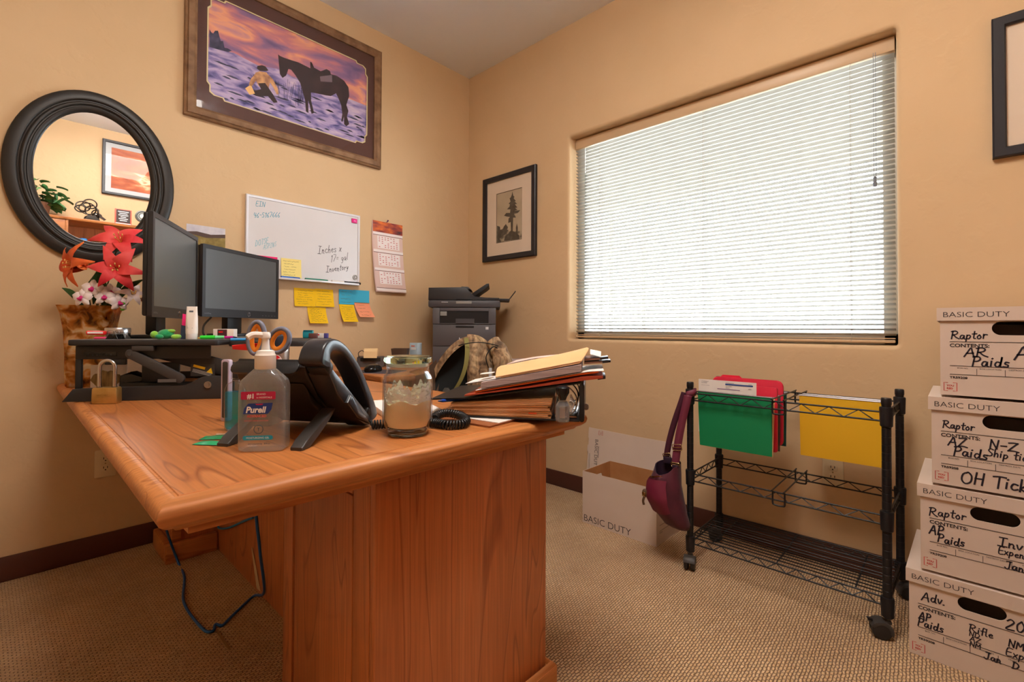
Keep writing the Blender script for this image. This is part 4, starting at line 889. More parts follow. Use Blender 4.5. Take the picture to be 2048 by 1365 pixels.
# handset: arched bar
m = M(); path = smooth_path([(.016, .158), (.030, .186), (.062, .196), (.110, .180), (.165, .136), (.212, .080), (.240, .040), (.250, .018)], 5); n_ = len(path); rs = []
for i, p in enumerate(path):
    a = path[max(i - 1, 0)]; b_ = path[min(i + 1, n_ - 1)]; d = (b_ - a).normalized(); nrm = Vector((-d.y, d.x)); t_ = i / (n_ - 1)
    th = .010 + .011 * (abs(t_ - .5) * 2) ** 2; wd = .046 + .006 * (abs(t_ - .5) * 2) ** 2
    if i == 0 or i == n_ - 1: th *= .5
    c_ = p - nrm * (th * .55 * (abs(t_ - .5) * 2) ** 2)
    rs.append([(.088 + x, c_.x - nrm.x * z * -1, c_.y - nrm.y * z * -1) for x, z in roundrect(wd, 2 * th, .005, 3)])
m.rings(rs); hs = m.obj('handset', PHS, tel, 50)
m = M(); m.box((.088, .046, .150), (.046, .030, .026), RX(-40), .008); m.box((.088, .226, .034), (.046, .030, .026), RX(-40), .008); m.obj('ear_and_mouth_pads', PHB, hs)
m = M(); m.lathe([(.0, 0), (.0075, .0), (.0075, .006), (.004, .009), (0, .009)], 12, T(.088, .252, .022) @ RX(-90)); m.obj('cord_plug', PHB, hs)
# coiled cord
def helix(path, r, turns, k=10):
    P = smooth_path(path, 30); L = [0]
    for i in range(1, len(P)): L.append(L[-1] + (P[i] - P[i - 1]).length)
    tot = L[-1]; o = []; N = int(turns * k); j = 0
    for q in range(N + 1):
        s = tot * q / N
        while j < len(L) - 2 and L[j + 1] < s: j += 1
        f_ = (s - L[j]) / max(L[j + 1] - L[j], 1e-9); p = P[j].lerp(P[j + 1], f_); d = (P[min(j + 1, len(P) - 1)] - P[j]).normalized()
        u = d.cross(Vector((0, 0, 1))).normalized(); v = u.cross(d); a = 2 * pi * q / k; o.append(p + u * r * cos(a) + v * r * sin(a))
    return o
cz = ZD + .0115
m = M(); m.tube(smooth_path([(-1.7905, -1.5985, ZD + .017), (-1.802, -1.640, ZD + .010), (-1.815, -1.660, cz)]), .0022, 8)
m.tube(helix([(-1.815, -1.660, cz), (-1.785, -1.674, cz), (-1.740, -1.690, cz), (-1.702, -1.740, cz), (-1.692, -1.778, cz), (-1.662, -1.795, cz), (-1.634, -1.778, cz + .002), (-1.618, -1.738, cz + .006), (-1.634, -1.706, cz + .010), (-1.662, -1.704, cz + .007), (-1.686, -1.724, cz + .004)], .0085, 62), .0026, 6)
tag(m.obj('phone_cord', PHB, None, 60), 'black coiled telephone cord looping across the desk behind the candle', 'cord')

# ---- pen cup with scissors and pens
pc = thing('pen_cup', 'dark square pen cup behind the telephone', 'pen cup', (-1.960, -1.417, ZD + .0005), -46)
m = M(); m.ringpoly(roundrect(.070, .070, .008, 4), roundrect(.064, .064, .007, 4), I4, 0, .104); m.prism(roundrect(.066, .066, .008, 4), 0, .004); m.obj('cup', mat('cup_grey', (70, 66, 66), .4), pc)
m = M(); m.ringpoly(roundrect(.072, .072, .008, 4), roundrect(.063, .063, .007, 4), I4, .1042, .107); m.obj('rim', mat('cup_rim', (190, 180, 190), .35), pc)
sci = thing('scissors', 'scissors with grey and orange looped handles, blades down in the pen cup', 'scissors', (-1.968, -1.415, ZD + .02), -46)
GRYH = mat('handle_grey', (120, 124, 142), .45); ORH = mat('handle_orange', (236, 138, 36), .5)
def loop(cx, cz, rx, rz_, tilt):
    return [Vector((cx, 0, cz)) + RY(tilt) @ Vector((rx * cos(2 * pi * i / 28), 0, rz_ * sin(2 * pi * i / 28))) for i in range(28)]
for k, (cx, cz_, rx, rz_, tl) in enumerate(((-.008, .184, .019, .038, 4), (.046, .178, .0225, .0300, 30))):
    m = M(); m.tube(loop(cx, cz_, rx, rz_, tl), .0062, 10, closed=True, flat=.95)
    e_ = .03 if k else .012
    m.tube(smooth_path([(cx - .012 + .018 * (1 - k), 0, cz_ - rz_ + .002), (.016, 0, .118), (.014, 0, .085)]), [.007, .0072, .0072, .0072, .007, .007, .0065, .006, .006, .006, .006, .006, .006], 8); g_ = m.obj('handle', GRYH, sci, 50)
    m = M(); m.tube(loop(cx, cz_, rx - .0062, rz_ - .0062, tl), .0038, 10, closed=True, flat=2.0); m.obj('finger_liner', ORH, g_, 50)
m = M(); m.prism([(.006, .088), (.024, .088), (.020, .002), (.014, .002)], -.0012, .0012, XZ); m.prism([(.004, .080), (.020, .088), (.014, .0), (.009, .0)], .0016, .0035, XZ); m.obj('blades', mat('blade_steel', (180, 180, 184), .2, 1), sci)
def pen(x, y, dx, dy, L, c, cap, label, r=.0055, flat=False, z=.004):
    t = thing('pen', label, 'pen', (-1.966 + x * .75, -1.413 + y * .75, ZD + z), 0, 'pens in the cup')
    d = Vector((dx, dy, 1)).normalized()
    m = M(); m.cyl((0, 0, .003), d * L * .62, r * .9, n=10); m.obj('barrel', c, t)
    m = M(); m.cyl(d * L * .621, d * L, r * 1.15, r * 1.05, n=12); m.box(tuple(d * L * .8 + Vector((-r * .8, -r * .9, 0))), (.003, .002, L * .3), None, .0008); m.obj('cap', cap, t)
REDC = mat('cap_red', (226, 32, 34), .35); BLUC = mat('cap_blue2', (22, 78, 206), .35); TEALC = mat('cap_teal', (24, 140, 170), .35); YELC = mat('cap_yellow', (246, 190, 30), .35); ORC = mat('cap_orange', (238, 120, 40), .4)
pen(-.018, -.012, -.07, .06, .142, REDC, REDC, 'fat red marker in the pen cup, left of the blue one', .0085)
pen(-.012, -.018, .02, .02, .140, BLUC, BLUC, 'fat blue marker in the pen cup between red and yellow', .0085)
pen(-.022, .010, -.07, .10, .130, TEALC, TEALC, 'teal marker leaning at the left edge of the pen cup', .0070)
pen(.008, -.022, .05, -.05, .122, YELC, YELC, 'yellow marker in the pen cup below the scissors loops', .0080)
pen(.018, -.026, .05, -.06, .118, REDC, REDC, 'short red marker in the pen cup, right of the yellow one', .0060)
pen(.020, .006, .06, -.06, .136, ORC, ORC, 'orange marker at the right side of the pen cup', .0070)
m = M(); m.prism([(-.040, .0), (.012, -.003), (.030, .006), (.034, .016), (-.005, .014), (-.042, .010)], -.006, .006, XZ, bev=.002)
o = m.obj('staple_remover', REDC); place(o, (-1.980, -1.388, ZD + .176), -46); m = M(); m.cyl((.018, 0, 0), (.018, 0, -.05), .005, n=8); h_ = m.obj('shaft', REDC, o)
tag(o, 'red flat plastic tool sticking out sideways above the pen cup', 'tool')
# framed thing at cup's left: small upright device
dv = thing('phone_handset_stand', 'small upright grey-rimmed gadget at the left side of the pen cup', 'gadget', (-2.012, -1.326, ZD + .0005), -50)
m = M(); m.prism(roundrect(.020, .150, .005, 4, 0, .075), -.008, .008, XZ @ RX(0), bev=.002); m.obj('case', mat('gadget_rim', (188, 172, 190), .35), dv)
m = M(); m.prism(roundrect(.013, .136, .004, 4, .001, .077), .0082, .0090, XZ); m.obj('face', mat('gadget_face', (64, 60, 58), .4), dv)
dv['label'] = 'small upright grey-rimmed gadget between the riser end and the gel bottle'; dv.name = 'pocket_organizer'

# ---- steel travel tumbler
tm = thing('travel_tumbler', 'steel travel tumbler with a red oval badge and black lid, behind the telephone', 'tumbler', (-1.778, -1.022, ZD + .0005), -48)
STL = mat('brushed_steel', (196, 186, 178), .28, 1)
m = M(); m.lathe([(0, 0), (.030, 0), (.032, .003), (.0335, .02), (.0385, .150), (.0385, .163), (.037, .166), (0, .166)], 40); m.obj('cup', STL, tm, 40)
m = M(); m.lathe([(.0395, .1665), (.0405, .168), (.0400, .196), (.0375, .203), (.030, .204), (.028, .2005), (0, .2005)], 40); m.box((0, .018, .204), (.018, .012, .008), None, .003); m.obj('lid', mat('lid_navy', (34, 44, 58), .35), tm, 40)
def on_cup(a, z, rr=.0): r = .0335 + .005 * (z - .02) / .13 + rr; return (r * sin(a), -r * cos(a), z)
m = M(); N_ = 32; m.rings([[on_cup(.86 * k * cos(2 * pi * i / N_), .125 + .0215 * k * sin(2 * pi * i / N_), .0006) for i in range(N_)] for k in (1, .75, .5, .25, .02)], caps=False); m.obj('oval_badge', mat('badge_red', (206, 20, 34), .35), tm)
m = M(); m.rings([[on_cup(.86 * k * cos(2 * pi * i / N_), .125 + .0215 * k * sin(2 * pi * i / N_), .0009) for i in range(N_)] for k in (1.0, .94)], caps=False); m.obj('badge_rim', LWT, tm)
m = M(); m.text('Peterbilt', .0175, (0, 0, 0), (1, 0, 0), (0, 1, 0), align='CENTER', shear=.35, bold=.0006)
for v_ in m.bm.verts: x, y = v_.co.x, v_.co.y; p = on_cup(x / .0375, .1195 + y, .0012); v_.co = Vector(p)
m.obj('lettering', LWT, tm, None)

# ---- white pad and clipboard
pad = thing('paper_pad', 'white paper pad lying on the desk behind the jar candle', 'paper', (-1.735, -1.606, ZD + .0005), -20)
m = M(); m.b2(0, .150, 0, .26, 0, .014, .001); m.obj('sheets', PAPER, pad)
m = M(); m.b2(0, .150, .0, .26, .0142, .0147); m.obj('top_sheet', mat('paper_warm', (240, 232, 228), .8), pad)
cb = thing('clipboard', 'brown clipboard with white sheets sticking out under the ring binder', 'clipboard', (-1.610, -1.832, ZD + .0005), 7)
m = M(); m.b2(0, .225, 0, .158, 0, .004, .0008); m.obj('board', mat('hardboard', (150, 88, 48), .6), cb)
m = M(); m.b2(.035, .220, .0, .155, .0042, .0060); m.obj('sheets', PAPER, cb)

# ---- ring binder overflowing with folders
BX, BY, BR_ = -1.606, -1.692, -57.5
bz0 = ZD + .0072
bi = thing('ring_binder', 'open black ring binder overhanging the desk corner, stuffed with manila folders', 'binder', (BX, BY, bz0), BR_)
VIN = mat('black_vinyl', (28, 28, 31), .32)
m = M(); m.b2(-.005, .318, 0, .285, 0, .004, .0015); m.obj('back_cover', VIN, bi)
m = M(); m.prism([(x, z) for x, z in roundrect(.012, .092, .006, 5, .323, .046)], -.285, 0, XZ, bev=.001); m.obj('spine', VIN, bi)
m = M(); m.prism([(-.055, .040), (.050, .0455), (.322, .0915), (.322, .0955), (.050, .0495), (-.055, .0435)], -.285, 0, XZ); m.obj('front_cover', VIN, bi)
WIRE = mat('chrome_wire', (200, 196, 196), .2, 1)
m = M()
for y in (.035, .14, .245):
    m.tube(smooth_path([(.256, y, .010), (.262, y, .074), (.285, y, .080), (.307, y, .060), (.310, y, .034), (.300, y, .016), (.280, y, .008)], 6), .0018, 8)
m.b2(.258, .312, .02, .26, .0042, .010, .002); m.obj('rings', WIRE, bi)
m = M(); m.lathe([(0, 0), (.007, 0), (.008, .004), (.006, .009), (0, .011)], 14, T(.329, .03, .032) @ RY(90)); m.obj('spine_stud', mat('stud_grey', (150, 140, 140), .3), bi)
m = M()
for k in range(4): m.tube(smooth_path([(.296, .006 + .004 * k, .050 + .004 * k), (.304, .012 + .004 * k, .040), (.296, .01, .022 + .003 * k)]), .0022, 6)
m.obj('sheet_tabs', PAPER, bi)
rnd = random.Random(12)
nF = 10
for i in range(nF):
    x0 = rnd.uniform(-.004, .008); x1 = .250 + rnd.uniform(-.008, .003); zl = .0046 + i * .0030; zr = .0046 + i * .0050
    wh = ('bottom folder of the stack in the binder', 'second manila folder from the bottom in the binder', 'third manila folder from the bottom in the binder', 'fourth manila folder from the bottom in the binder', 'fifth manila folder from the bottom in the binder', 'fifth manila folder from the top in the binder', 'fourth manila folder from the top in the binder', 'third manila folder from the top in the binder', 'second manila folder from the top in the binder', 'topmost manila folder in the binder')[i]
    if i == 0: wh = 'manila ' + wh
    t = thing('manila_folder', wh, 'folder', (BX, BY, bz0), BR_, 'manila folders in the binder')
    y0 = rnd.uniform(.001, .006)
    m = M(); m.prism([(x0, zl), (x1, zr), (x1, zr + .0014), (x0, zl + .0010)], -.24, -y0, XZ); m.prism([(x0, zl + .0016), (x1, zr + .0028), (x1, zr + .0042), (x0, zl + .0026)], -.24, -y0 - .001, XZ); m.obj('cover', MANILA2 if i % 3 else MANILA, t)
    m = M(); m.prism([(x0 + .01, zl + .0010), (x1 - .002, zr + .0014), (x1 - .002, zr + .0028), (x0 + .01, zl + .0016)], -.235, -y0 - .004, XZ); m.obj('sheets', PAPER, t)
    if i == 2: m = M(); m.b2(.195, .215, -.0006 + y0 - .0006, .004 + y0, zr - .0002, zr + .0030); m.obj('tab_flag', mat('flag_orange', (232, 90, 40), .5), t)

# glass bottle with black cap standing inside the binder's edge
gb = thing('cologne_bottle', 'small faceted clear bottle with a black stopper beside the binder rings', 'bottle', (BX, BY, bz0 + .0006), BR_)
BG = mat('bottle_glass', (206, 214, 222), .05, trans=.75, ior=1.4)
m = M(); m.xf = T(.279, -.020, .001)
m.rings([[(x, y * .75, z) for x, y in roundrect(w_, w_, w_ * .28, 1)] for w_, z in ((.028, .002), (.032, .008), (.032, .040), (.020, .050), (.012, .053))]); m.obj('bottle', BG, gb, None)
m = M(); m.xf = T(.279, -.020, .001); m.b2(-.0065, .0065, -.0126, -.0121, .012, .036); m.obj('label', mat('label_taupe', (150, 138, 132), .4), gb)
m = M(); m.xf = T(.279, -.020, .001); m.lathe([(.008, .0535), (.010, .060), (.0155, .070), (.0155, .082), (.011, .086), (0, .087)], 18); m.obj('stopper', mat('stopper_black', (24, 30, 34), .2), gb)

# ---- pile of folders on the binder
def slab(name, mats, label, cat, poly, y0, y1, group=None, part='cover', extra=None):
    t = thing(name, label, cat, (BX, BY, bz0), BR_, group); m = M(); m.prism(poly, -y1, -y0, XZ); m.obj(part, mats, t)
    if extra: extra(t)
    return t
GRYP = noisy('paper_edges', [(.3, (150, 132, 134)), (.7, (206, 190, 188))], scale=(1, 1, 260), nscale=1.5, rough=.8)
def tips(t): m = M(); m.prism([(.360, .1015), (.378, .1045), (.378, .112), (.360, .108)], -.10, .0, XZ, bev=.001); m.obj('corner', VIN, t)
slab('accordion_wallet', mat('wallet_rust', (176, 70, 40), .6), 'rust red folder wallet with a black corner, under the grey paper stack', 'folder', [(.035, .0525), (.320, .0985), (.372, .1060), (.372, .1120), (.320, .1080), (.200, .083), (.035, .0560)], -.004, .22, extra=tips)
slab('orange_folder', mat('folder_orange', (240, 120, 40), .6), 'bright orange folder poking out right of the grey stack', 'folder', [(.060, .0615), (.330, .1140), (.362, .1190), (.362, .1215), (.330, .1178), (.060, .0640)], .002, .21)
slab('white_sheet', PAPER, 'white sheet between the orange folder and the grey stack', 'paper', [(.062, .0668), (.335, .1198), (.374, .1235), (.374, .1242), (.335, .1208), (.062, .0678)], .0, .21, part='sheet')
slab('paper_stack', GRYP, 'thick stack of grey-edged papers sloping up on the binder', 'paper', [(.077, .0735), (.3215, .1212), (.3215, .1375), (.077, .0880)], -.006, .20, part='sheets')
for k, (dz, dx, wh) in enumerate(((0, 0, 'brown folder with a black tip right of the paper stack, lower of two'), (.0085, -.006, 'brown folder with a black tip right of the paper stack, upper of two'))):
    def tp(t, dz=dz, dx=dx): m = M(); m.prism([(.372 + dx, .1412 + dz - .004), (.392 + dx, .1440 + dz - .004), (.392 + dx, .1495 + dz - .004), (.372 + dx, .1467 + dz - .004)], -.12, -.058, XZ, bev=.001); m.obj('tip', VIN, t)
    slab('clip_folder', mat('folder_umber', (130, 88, 66), .6), wh, 'folder', [(.3275, .1385 + dz - .004), (.374 + dx, .1418 + dz - .004), (.374 + dx, .1462 + dz - .004), (.3275, .1430 + dz - .004)], .06, .20, 'black-tipped folders', extra=tp)
def sheet(name, label, cat, mt, P, th=.0015, group=None, part='cover', extra=None):
    """a bent sheet: P[i][j] control rows front->back in local x, y, z"""
    t = thing(name, label, cat, (BX, BY, bz0), BR_, group); m = M()
    rows = [smooth_path(r, 6) for r in P]; cols = [smooth_path([r[k] for r in rows], 5) for k in range(len(rows[0]))]
    nu, nv = len(cols) - 1, len(cols[0]) - 1
    for d in (0, th): m.grid(lambda u, v: (cols[round(u * nu)][round(v * nv)].x, cols[round(u * nu)][round(v * nv)].y, cols[round(u * nu)][round(v * nv)].z - d), nu, nv)
    m.obj(part, mt, t)
    if extra: extra(t)
    return t
sheet('white_sheets', 'thin white sheets tucked under the big manila folder at its left', 'paper', PAPER, [[(.030, .02, .0815), (.09, .02, .0925), (.16, .02, .1068)], [(.032, .12, .083), (.10, .12, .096), (.17, .12, .1095)]], .0012, part='sheet')
def stamps(t):
    m = M(); m.face([(.285, .025, .1507), (.322, .040, .1622), (.322, .044, .1650), (.285, .030, .1535)]); m.face([(.215, .016, .1292), (.245, .020, .1372), (.245, .026, .1400), (.215, .022, .1322)]); m.obj('red_stamps', mat('stamp_red', (226, 110, 84), .7), t, None)
sheet('large_manila_folder', 'large manila folder bending up over the top of the paper pile', 'folder', MANILA, [[(.112, .004, .1020), (.18, .004, .1160), (.25, .006, .1305), (.322, .012, .1455)], [(.106, .055, .1190), (.18, .050, .1340), (.26, .050, .1510), (.338, .050, .1720)], [(.098, .150, .1190), (.18, .150, .1360), (.26, .150, .1540), (.333, .150, .1730)]], .002, extra=None)
sheet('manila_folder', 'plain manila folder directly under the large bent one', 'folder', MANILA2, [[(.125, .0, .1005), (.18, .0, .1118), (.25, .0, .1262), (.318, .004, .1405)], [(.118, .10, .1020), (.18, .10, .1150), (.25, .10, .1300), (.322, .10, .1480)]], .0012)
sheet('pink_sheet', 'pale pink sheet rising behind the large manila folder', 'paper', mat('pink_paper', (232, 202, 190), .8), [[(.110, .160, .1220), (.18, .160, .138), (.27, .160, .152)], [(.128, .23, .1300), (.19, .23, .1420), (.28, .23, .1520)]], .0012, part='sheet')
sheet('white_page', 'white page jutting out past the right end of the manila folder', 'paper', PAPER, [[(.342, .06, .1590), (.352, .06, .1570), (.368, .06, .1530)], [(.342, .20, .1660), (.355, .205, .1640), (.372, .215, .1600)]], .0012, part='sheet')
cl_ = thing('white_card', 'rounded white card at the left end of the large manila folder', 'card', (BX, BY, bz0), BR_)
m = M(); m.prism(roundrect(.034, .05, .012, 5, .090, .06), .0965, .0975, RY(-6)); m.obj('card', PAPER, cl_)
bp_ = thing('blue_pen', 'blue pen lying under the left edge of the binder cover', 'pen', (BX, BY, bz0), BR_)
m = M(); m.cyl((-.024, -.006, .0395), (.03, .05, .0385), .0038, n=10); m.obj('barrel', mat('pen_blue', (24, 80, 190), .3), bp_)
m = M(); m.cyl((-.031, -.0133, .0397), (-.0242, -.0063, .0395), .0012, .0036, n=10); m.obj('tip', mat('pen_tip', (40, 60, 120), .3), bp_)
# ================================================================ STORAGE BOXES
CARD = noisy('white_card_board', [(.3, (214, 194, 178)), (.7, (222, 202, 186))], nscale=4, rough=.75); KRAFT = noisy('kraft_inside', [(.3, (176, 122, 74)), (.7, (190, 136, 86))], nscale=12, rough=.85)
PRN = mat('print_black', (56, 48, 48), .7); PRR = mat('print_red', (206, 52, 50), .7); SHARP = mat('sharpie', (38, 32, 44), .6)
def stadium(w_, h_, n=24, cx=0, cz=0):
    o = []
    for i in range(n):
        a = 2 * pi * i / n; r = h_ / 2; o.append((cx + (w_ / 2 - r) * (1 if cos(a) > 1e-9 else (-1 if cos(a) < -1e-9 else 0)) + r * cos(a), cz + r * sin(a)))
    return o
def panel_hole(m, x0, x1, z0, z1, holes, y0, y1):
    """upright board in the xz plane with one hand hole, thickness y0..y1"""
    cx, cz, w_, h_ = holes; st = stadium(w_, h_, 32, cx, cz); out = []
    for x, z in st:
        dx, dz = x - cx, z - cz
        kx = ((x1 - cx) / dx if dx > 1e-9 else ((x0 - cx) / dx if dx < -1e-9 else 1e9)); kz = ((z1 - cz) / dz if dz > 1e-9 else ((z0 - cz) / dz if dz < -1e-9 else 1e9)); k = min(kx, kz)
        out.append((cx + dx * k, cz + dz * k))
    # make sure corners are present: snap nearest outline points to the rectangle corners
    for X, Z in ((x0, z0), (x0, z1), (x1, z0), (x1, z1)):
        j = min(range(len(out)), key=lambda i: (out[i][0] - X) ** 2 + (out[i][1] - Z) ** 2); out[j] = (X, Z)
    m.ringpoly(out, st, XZ, -y1, -y0)
BW_, BD_, BH_, TK = .306, .385, .250, .004
def box_print(t, m, y, w_, hbot):
    """the printed form on the end of a storage box: m is black print, local x -w/2..w/2, z from floor"""
    L = -w_ / 2 + .020
    m.b2(L, w_ / 2 - .015, y - .0004, y, .1545, .1560); m.text('CONTENTS:', .0140, (L, y - .0004, .1400), bold=.0004, sx=1.05)
    m.b2(L, w_ / 2 - .015, y - .0004, y, .0850, .0863); m.b2(L, w_ / 2 - .015, y - .0004, y, .0600, .0613)
    for i in range(1, 5): m.b2(L + i * .0545, L + i * .0545 + .0011, y - .0004, y, .0613, .0790)
    for i, s in enumerate(('BOX NO.', 'BOX LOCATION', 'DESTROY DATE', 'FROM', 'TO')): m.text(s, .0056, (L + i * .0545 + .027, y - .0004, .0775), align='CENTER')
    m.text('TR59208', .0085, (L, y - .0004, .0490), bold=.0003, sx=1.15)
def storage_box(x, y, z, rz, label, words, hole_bg=KRAFT):
    t = thing('storage_box', label, 'box', (x, y, z), rz, 'stacked storage boxes')
    w2 = BW_ / 2
    m = M(); panel_hole(m, -w2, w2, 0, BH_, (.0, .194, .096, .038), 0, TK); m.obj('front_panel', CARD, t, 30)
    m = M(); m.b2(-w2, -w2 + TK, TK + .0003, BD_, 0, BH_); m.b2(w2 - TK, w2, TK + .0003, BD_, 0, BH_); m.b2(-w2 + TK, w2 - TK, BD_ - TK, BD_, 0, BH_); m.b2(-w2 + TK, w2 - TK, TK, BD_ - TK, 0, TK); m.obj('carton', CARD, t, 30)
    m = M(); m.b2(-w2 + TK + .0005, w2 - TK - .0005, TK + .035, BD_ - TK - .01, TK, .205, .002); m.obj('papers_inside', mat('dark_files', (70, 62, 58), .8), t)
    m = M(); box_print(t, m, -.0003, BW_, 0); m.obj('printed_form', PRN, t, None)
    m = M()
    for sgn in (-1, 1):
        m.stroke([(-.098 + sgn * .006, .0360), (-.098 + sgn * .0135, .0360), (-.098 + sgn * .0135, .0120), (-.098 + sgn * .006, .0120)], .0016, XZ @ T(-.034, 0, .0004))
    m.text('YOU', .0072, (-.1400, -.0004, .0250), bold=.0002); m.text('RED', .0072, (-.1400, -.0004, .0165), bold=.0002); m.obj('red_emblem', PRR, t, None)
    for s, size, px, pz, wd, kw in words: m = M(); m.hand(s, size * .74, (px - .018, -.0006, pz + .003), wd, **kw); m.obj('handwriting', SHARP, t, None)
    lid = M(); lw, ld = BW_ + .014, BD_ + .010; z0, z1 = BH_ - .034, BH_ + .004
    lid.b2(-lw / 2, lw / 2, -.006, ld - .006, z1 - .003, z1); lid.b2(-lw / 2, lw / 2, -.006, -.0030, z0, z1 - .003); lid.b2(-lw / 2, lw / 2, ld - .009, ld - .006, z0, z1 - .003)
    lid.b2(-lw / 2, -lw / 2 + .003, -.003, ld - .009, z0, z1 - .003); lid.b2(lw / 2 - .003, lw / 2, -.003, ld - .009, z0, z1 - .003)
    l = lid.obj('lid', CARD, t, 30)
    m = M(); m.text('BASIC DUTY', .0215, (-lw / 2 + .012, -.0064, z0 + .0105), sx=1.12, bold=-.0002); m.obj('lettering', PRN, l, None)
    return t
H1 = .262
bx = -.478
storage_box(bx, -2.496 - .005 - .153, .0005, -91.5, 'white storage box at the bottom of the stack, marked Adv.', [
    ('Adv.', .034, -.107, .166, .0034, dict(sx=.95, rise=.06, seed=1)), ('AP', .030, -.113, .106, .0034, dict(sx=.8, seed=2)), ('Paids', .032, -.116, .088 - .002, .0034, dict(sx=.9, rise=.04, seed=3)), ('Rifle', .027, -.007, .119, .0028, dict(seed=4)), ('ND', .018, -.007, .1055, .0022, dict(sx=1.1, seed=5)), ('AZ', .018, -.006, .0915, .0022, dict(sx=1.1, seed=6)), ('NM', .018, -.006, .0775, .0022, dict(sx=1.1, seed=7)), ('20', .038, .063, .158, .0036, dict(seed=8)), ('NM', .026, .068, .112, .0030, dict(seed=9)), ('Exp', .028, .063, .086, .0026, dict(seed=10)), ('Jan', .026, .022, .056, .0032, dict(seed=11)), ('D', .024, .075, .056, .0032, dict(seed=12))])
storage_box(bx + .002, -2.523 - .005 - .153, .0005 + H1, -91, 'white storage box second from the floor in the stack, marked Raptor AP', [
    ('Raptor', .032, -.116, .160, .0032, dict(sx=1.0, rise=.10, seed=13)), ('AP', .036, -.116, .107, .0036, dict(sx=.8, seed=14)), ('Paids', .032, -.098, .0865, .0036, dict(sx=.9, rise=.06, seed=15)), ('Inv', .032, .024, .116, .0034, dict(sx=1.2, seed=16)), ('Expense', .026, .024, .094, .0026, dict(sx=.9, seed=17)), ('Jan', .028, .036, .058, .0032, dict(seed=18))])
storage_box(bx, -2.549 - .005 - .153, .0005 + 2 * H1, -90.5, 'white storage box third from the floor in the stack, marked OH Tickets', [
    ('Raptor', .028, -.111, .162, .0032, dict(sx=.95, rise=.0, seed=19)), ('AZ', .034, -.100, .112, .0036, dict(sx=1.0, seed=20)), ('Paids', .036, -.089, .086, .0038, dict(sx=1.0, seed=21)), ('N-Z', .032, -.017, .118, .0036, dict(sx=1.15, seed=22)), ('Ship tickets', .028, -.022, .096, .0030, dict(sx=1.0, seed=23)), ('Jan', .026, .055, .058, .0032, dict(seed=24)), ('OH Tickets', .044, -.075, .010, .0042, dict(sx=1.0, rise=.03, seed=25))])
storage_box(bx + .003, -2.569 - .005 - .153, .0005 + 3 * H1, -90, 'white storage box on top of the stack, marked AR Paids', [
    ('Raptor', .030, -.112, .160, .0032, dict(sx=1.0, rise=.04, seed=26)), ('AR', .034, -.085, .110, .0036, dict(sx=1.2, seed=27)), ('Paids', .038, -.070, .086 - .002, .0038, dict(sx=1.0, rise=.02, seed=28)), ('A', .048, .012, .106, .0042, dict(seed=29))])

# ---- open box and its flat lid by the wall
ob = thing('open_storage_box', 'open empty white storage box on the carpet, brown inside', 'box', (-.3560, -1.2540, .0005), -90.4)
w_, d_, h_ = .392, .262, .2565
m = M(); m.b2(0, w_, 0, .002, 0, h_); m.obj('long_wall', CARD, ob, 30)
m = M(); m.b2(0, w_, d_ - .002, d_, 0, h_); m.obj('long_wall', CARD, ob, 30)
m = M(); m.b2(.0002, w_ - .0002, .0021, .004, .003, h_ - .0008); m.b2(.0002, w_ - .0002, d_ - .004, d_ - .0021, .003, h_ - .0008); m.b2(.002, w_ - .002, .004, d_ - .004, 0, .003); m.obj('kraft_lining', KRAFT, ob, 30)
for x0, x1, rot in ((0, .002, 1), (w_ - .002, w_, -1)):
    m = M(); m.xf = Matrix(((0, 1, 0, x0), (1, 0, 0, 0), (0, 0, 1, 0), (0, 0, 0, 1))); panel_hole(m, .0021, d_ - .0021, 0, h_, (d_ / 2, .195, .095, .034), 0, .002); m.obj('end_wall', CARD, ob, 30)
for x0 in (.0021, w_ - .0041):
    m = M(); m.xf = Matrix(((0, 1, 0, x0), (1, 0, 0, 0), (0, 0, 1, 0), (0, 0, 0, 1))); panel_hole(m, .0041, d_ - .0041, .003, h_ - .0008, (d_ / 2, .195, .095, .034), 0, .002); m.obj('end_lining', KRAFT, ob, 30)
m = M(); m.text('BASIC DUTY', .046, (.006, -.0004, .010), sx=1.02, bold=-.0004); m.obj('lettering', PRN, ob, None)
m = M(); m.xf = T(w_, 0, 0) @ Matrix(((0, -1, 0, 0), (1, 0, 0, 0), (0, 0, 1, 0), (0, 0, 0, 1)))
m.b2(.03, .235, -.0008, -.0003, .154, .1555); m.text('CONTENTS:', .0135, (.03, -.0006, .138), bold=.0003); m.b2(.03, .235, -.0008, -.0003, .085, .0863); m.b2(.03, .235, -.0008, -.0003, .060, .0613); m.text('TR59208', .008, (.03, -.0006, .049)); m.obj('printed_form', PRN, ob, None)
ld = thing('box_lid', 'flattened white box lid standing on edge against the wall behind the open box', 'lid', (-.040, -1.062, .0005), -90)
m = M(); XF = RX(-6)
pl_ = [(0, .0), (.54, .0), (.54, .398), (.49, .400), (.485, .392), (.30, .392), (.012, .398), (.006, .400), (.0, .398), (.0, .340), (.004, .336), (.004, .300), (-.002, .296), (-.002, .262), (.003, .258)]
m.prism(pl_, 0, .0035, XF @ XZ); m.obj('board', CARD, ld, 30)
m = M(); m.xf = XF; m.text('BASIC DUTY', .030, (.048, -.0042, .338), (0, 0, -1), (1, 0, 0), bold=-.0002); m.b2(.072, .0745, -.0042, -.0037, .235, .300); m.b2(.30, .3025, -.0042, -.0037, .17, .235); m.obj('lettering', PRN, ld, None)
m = M(); m.xf = XF; m.b2(.0175, .0185, -.0042, -.0037, .15, .25); m.b2(.0125, .0132, -.0042, -.0037, .10, .25); m.obj('fine_print', PRN, ld, None)
m = M(); m.xf = XF
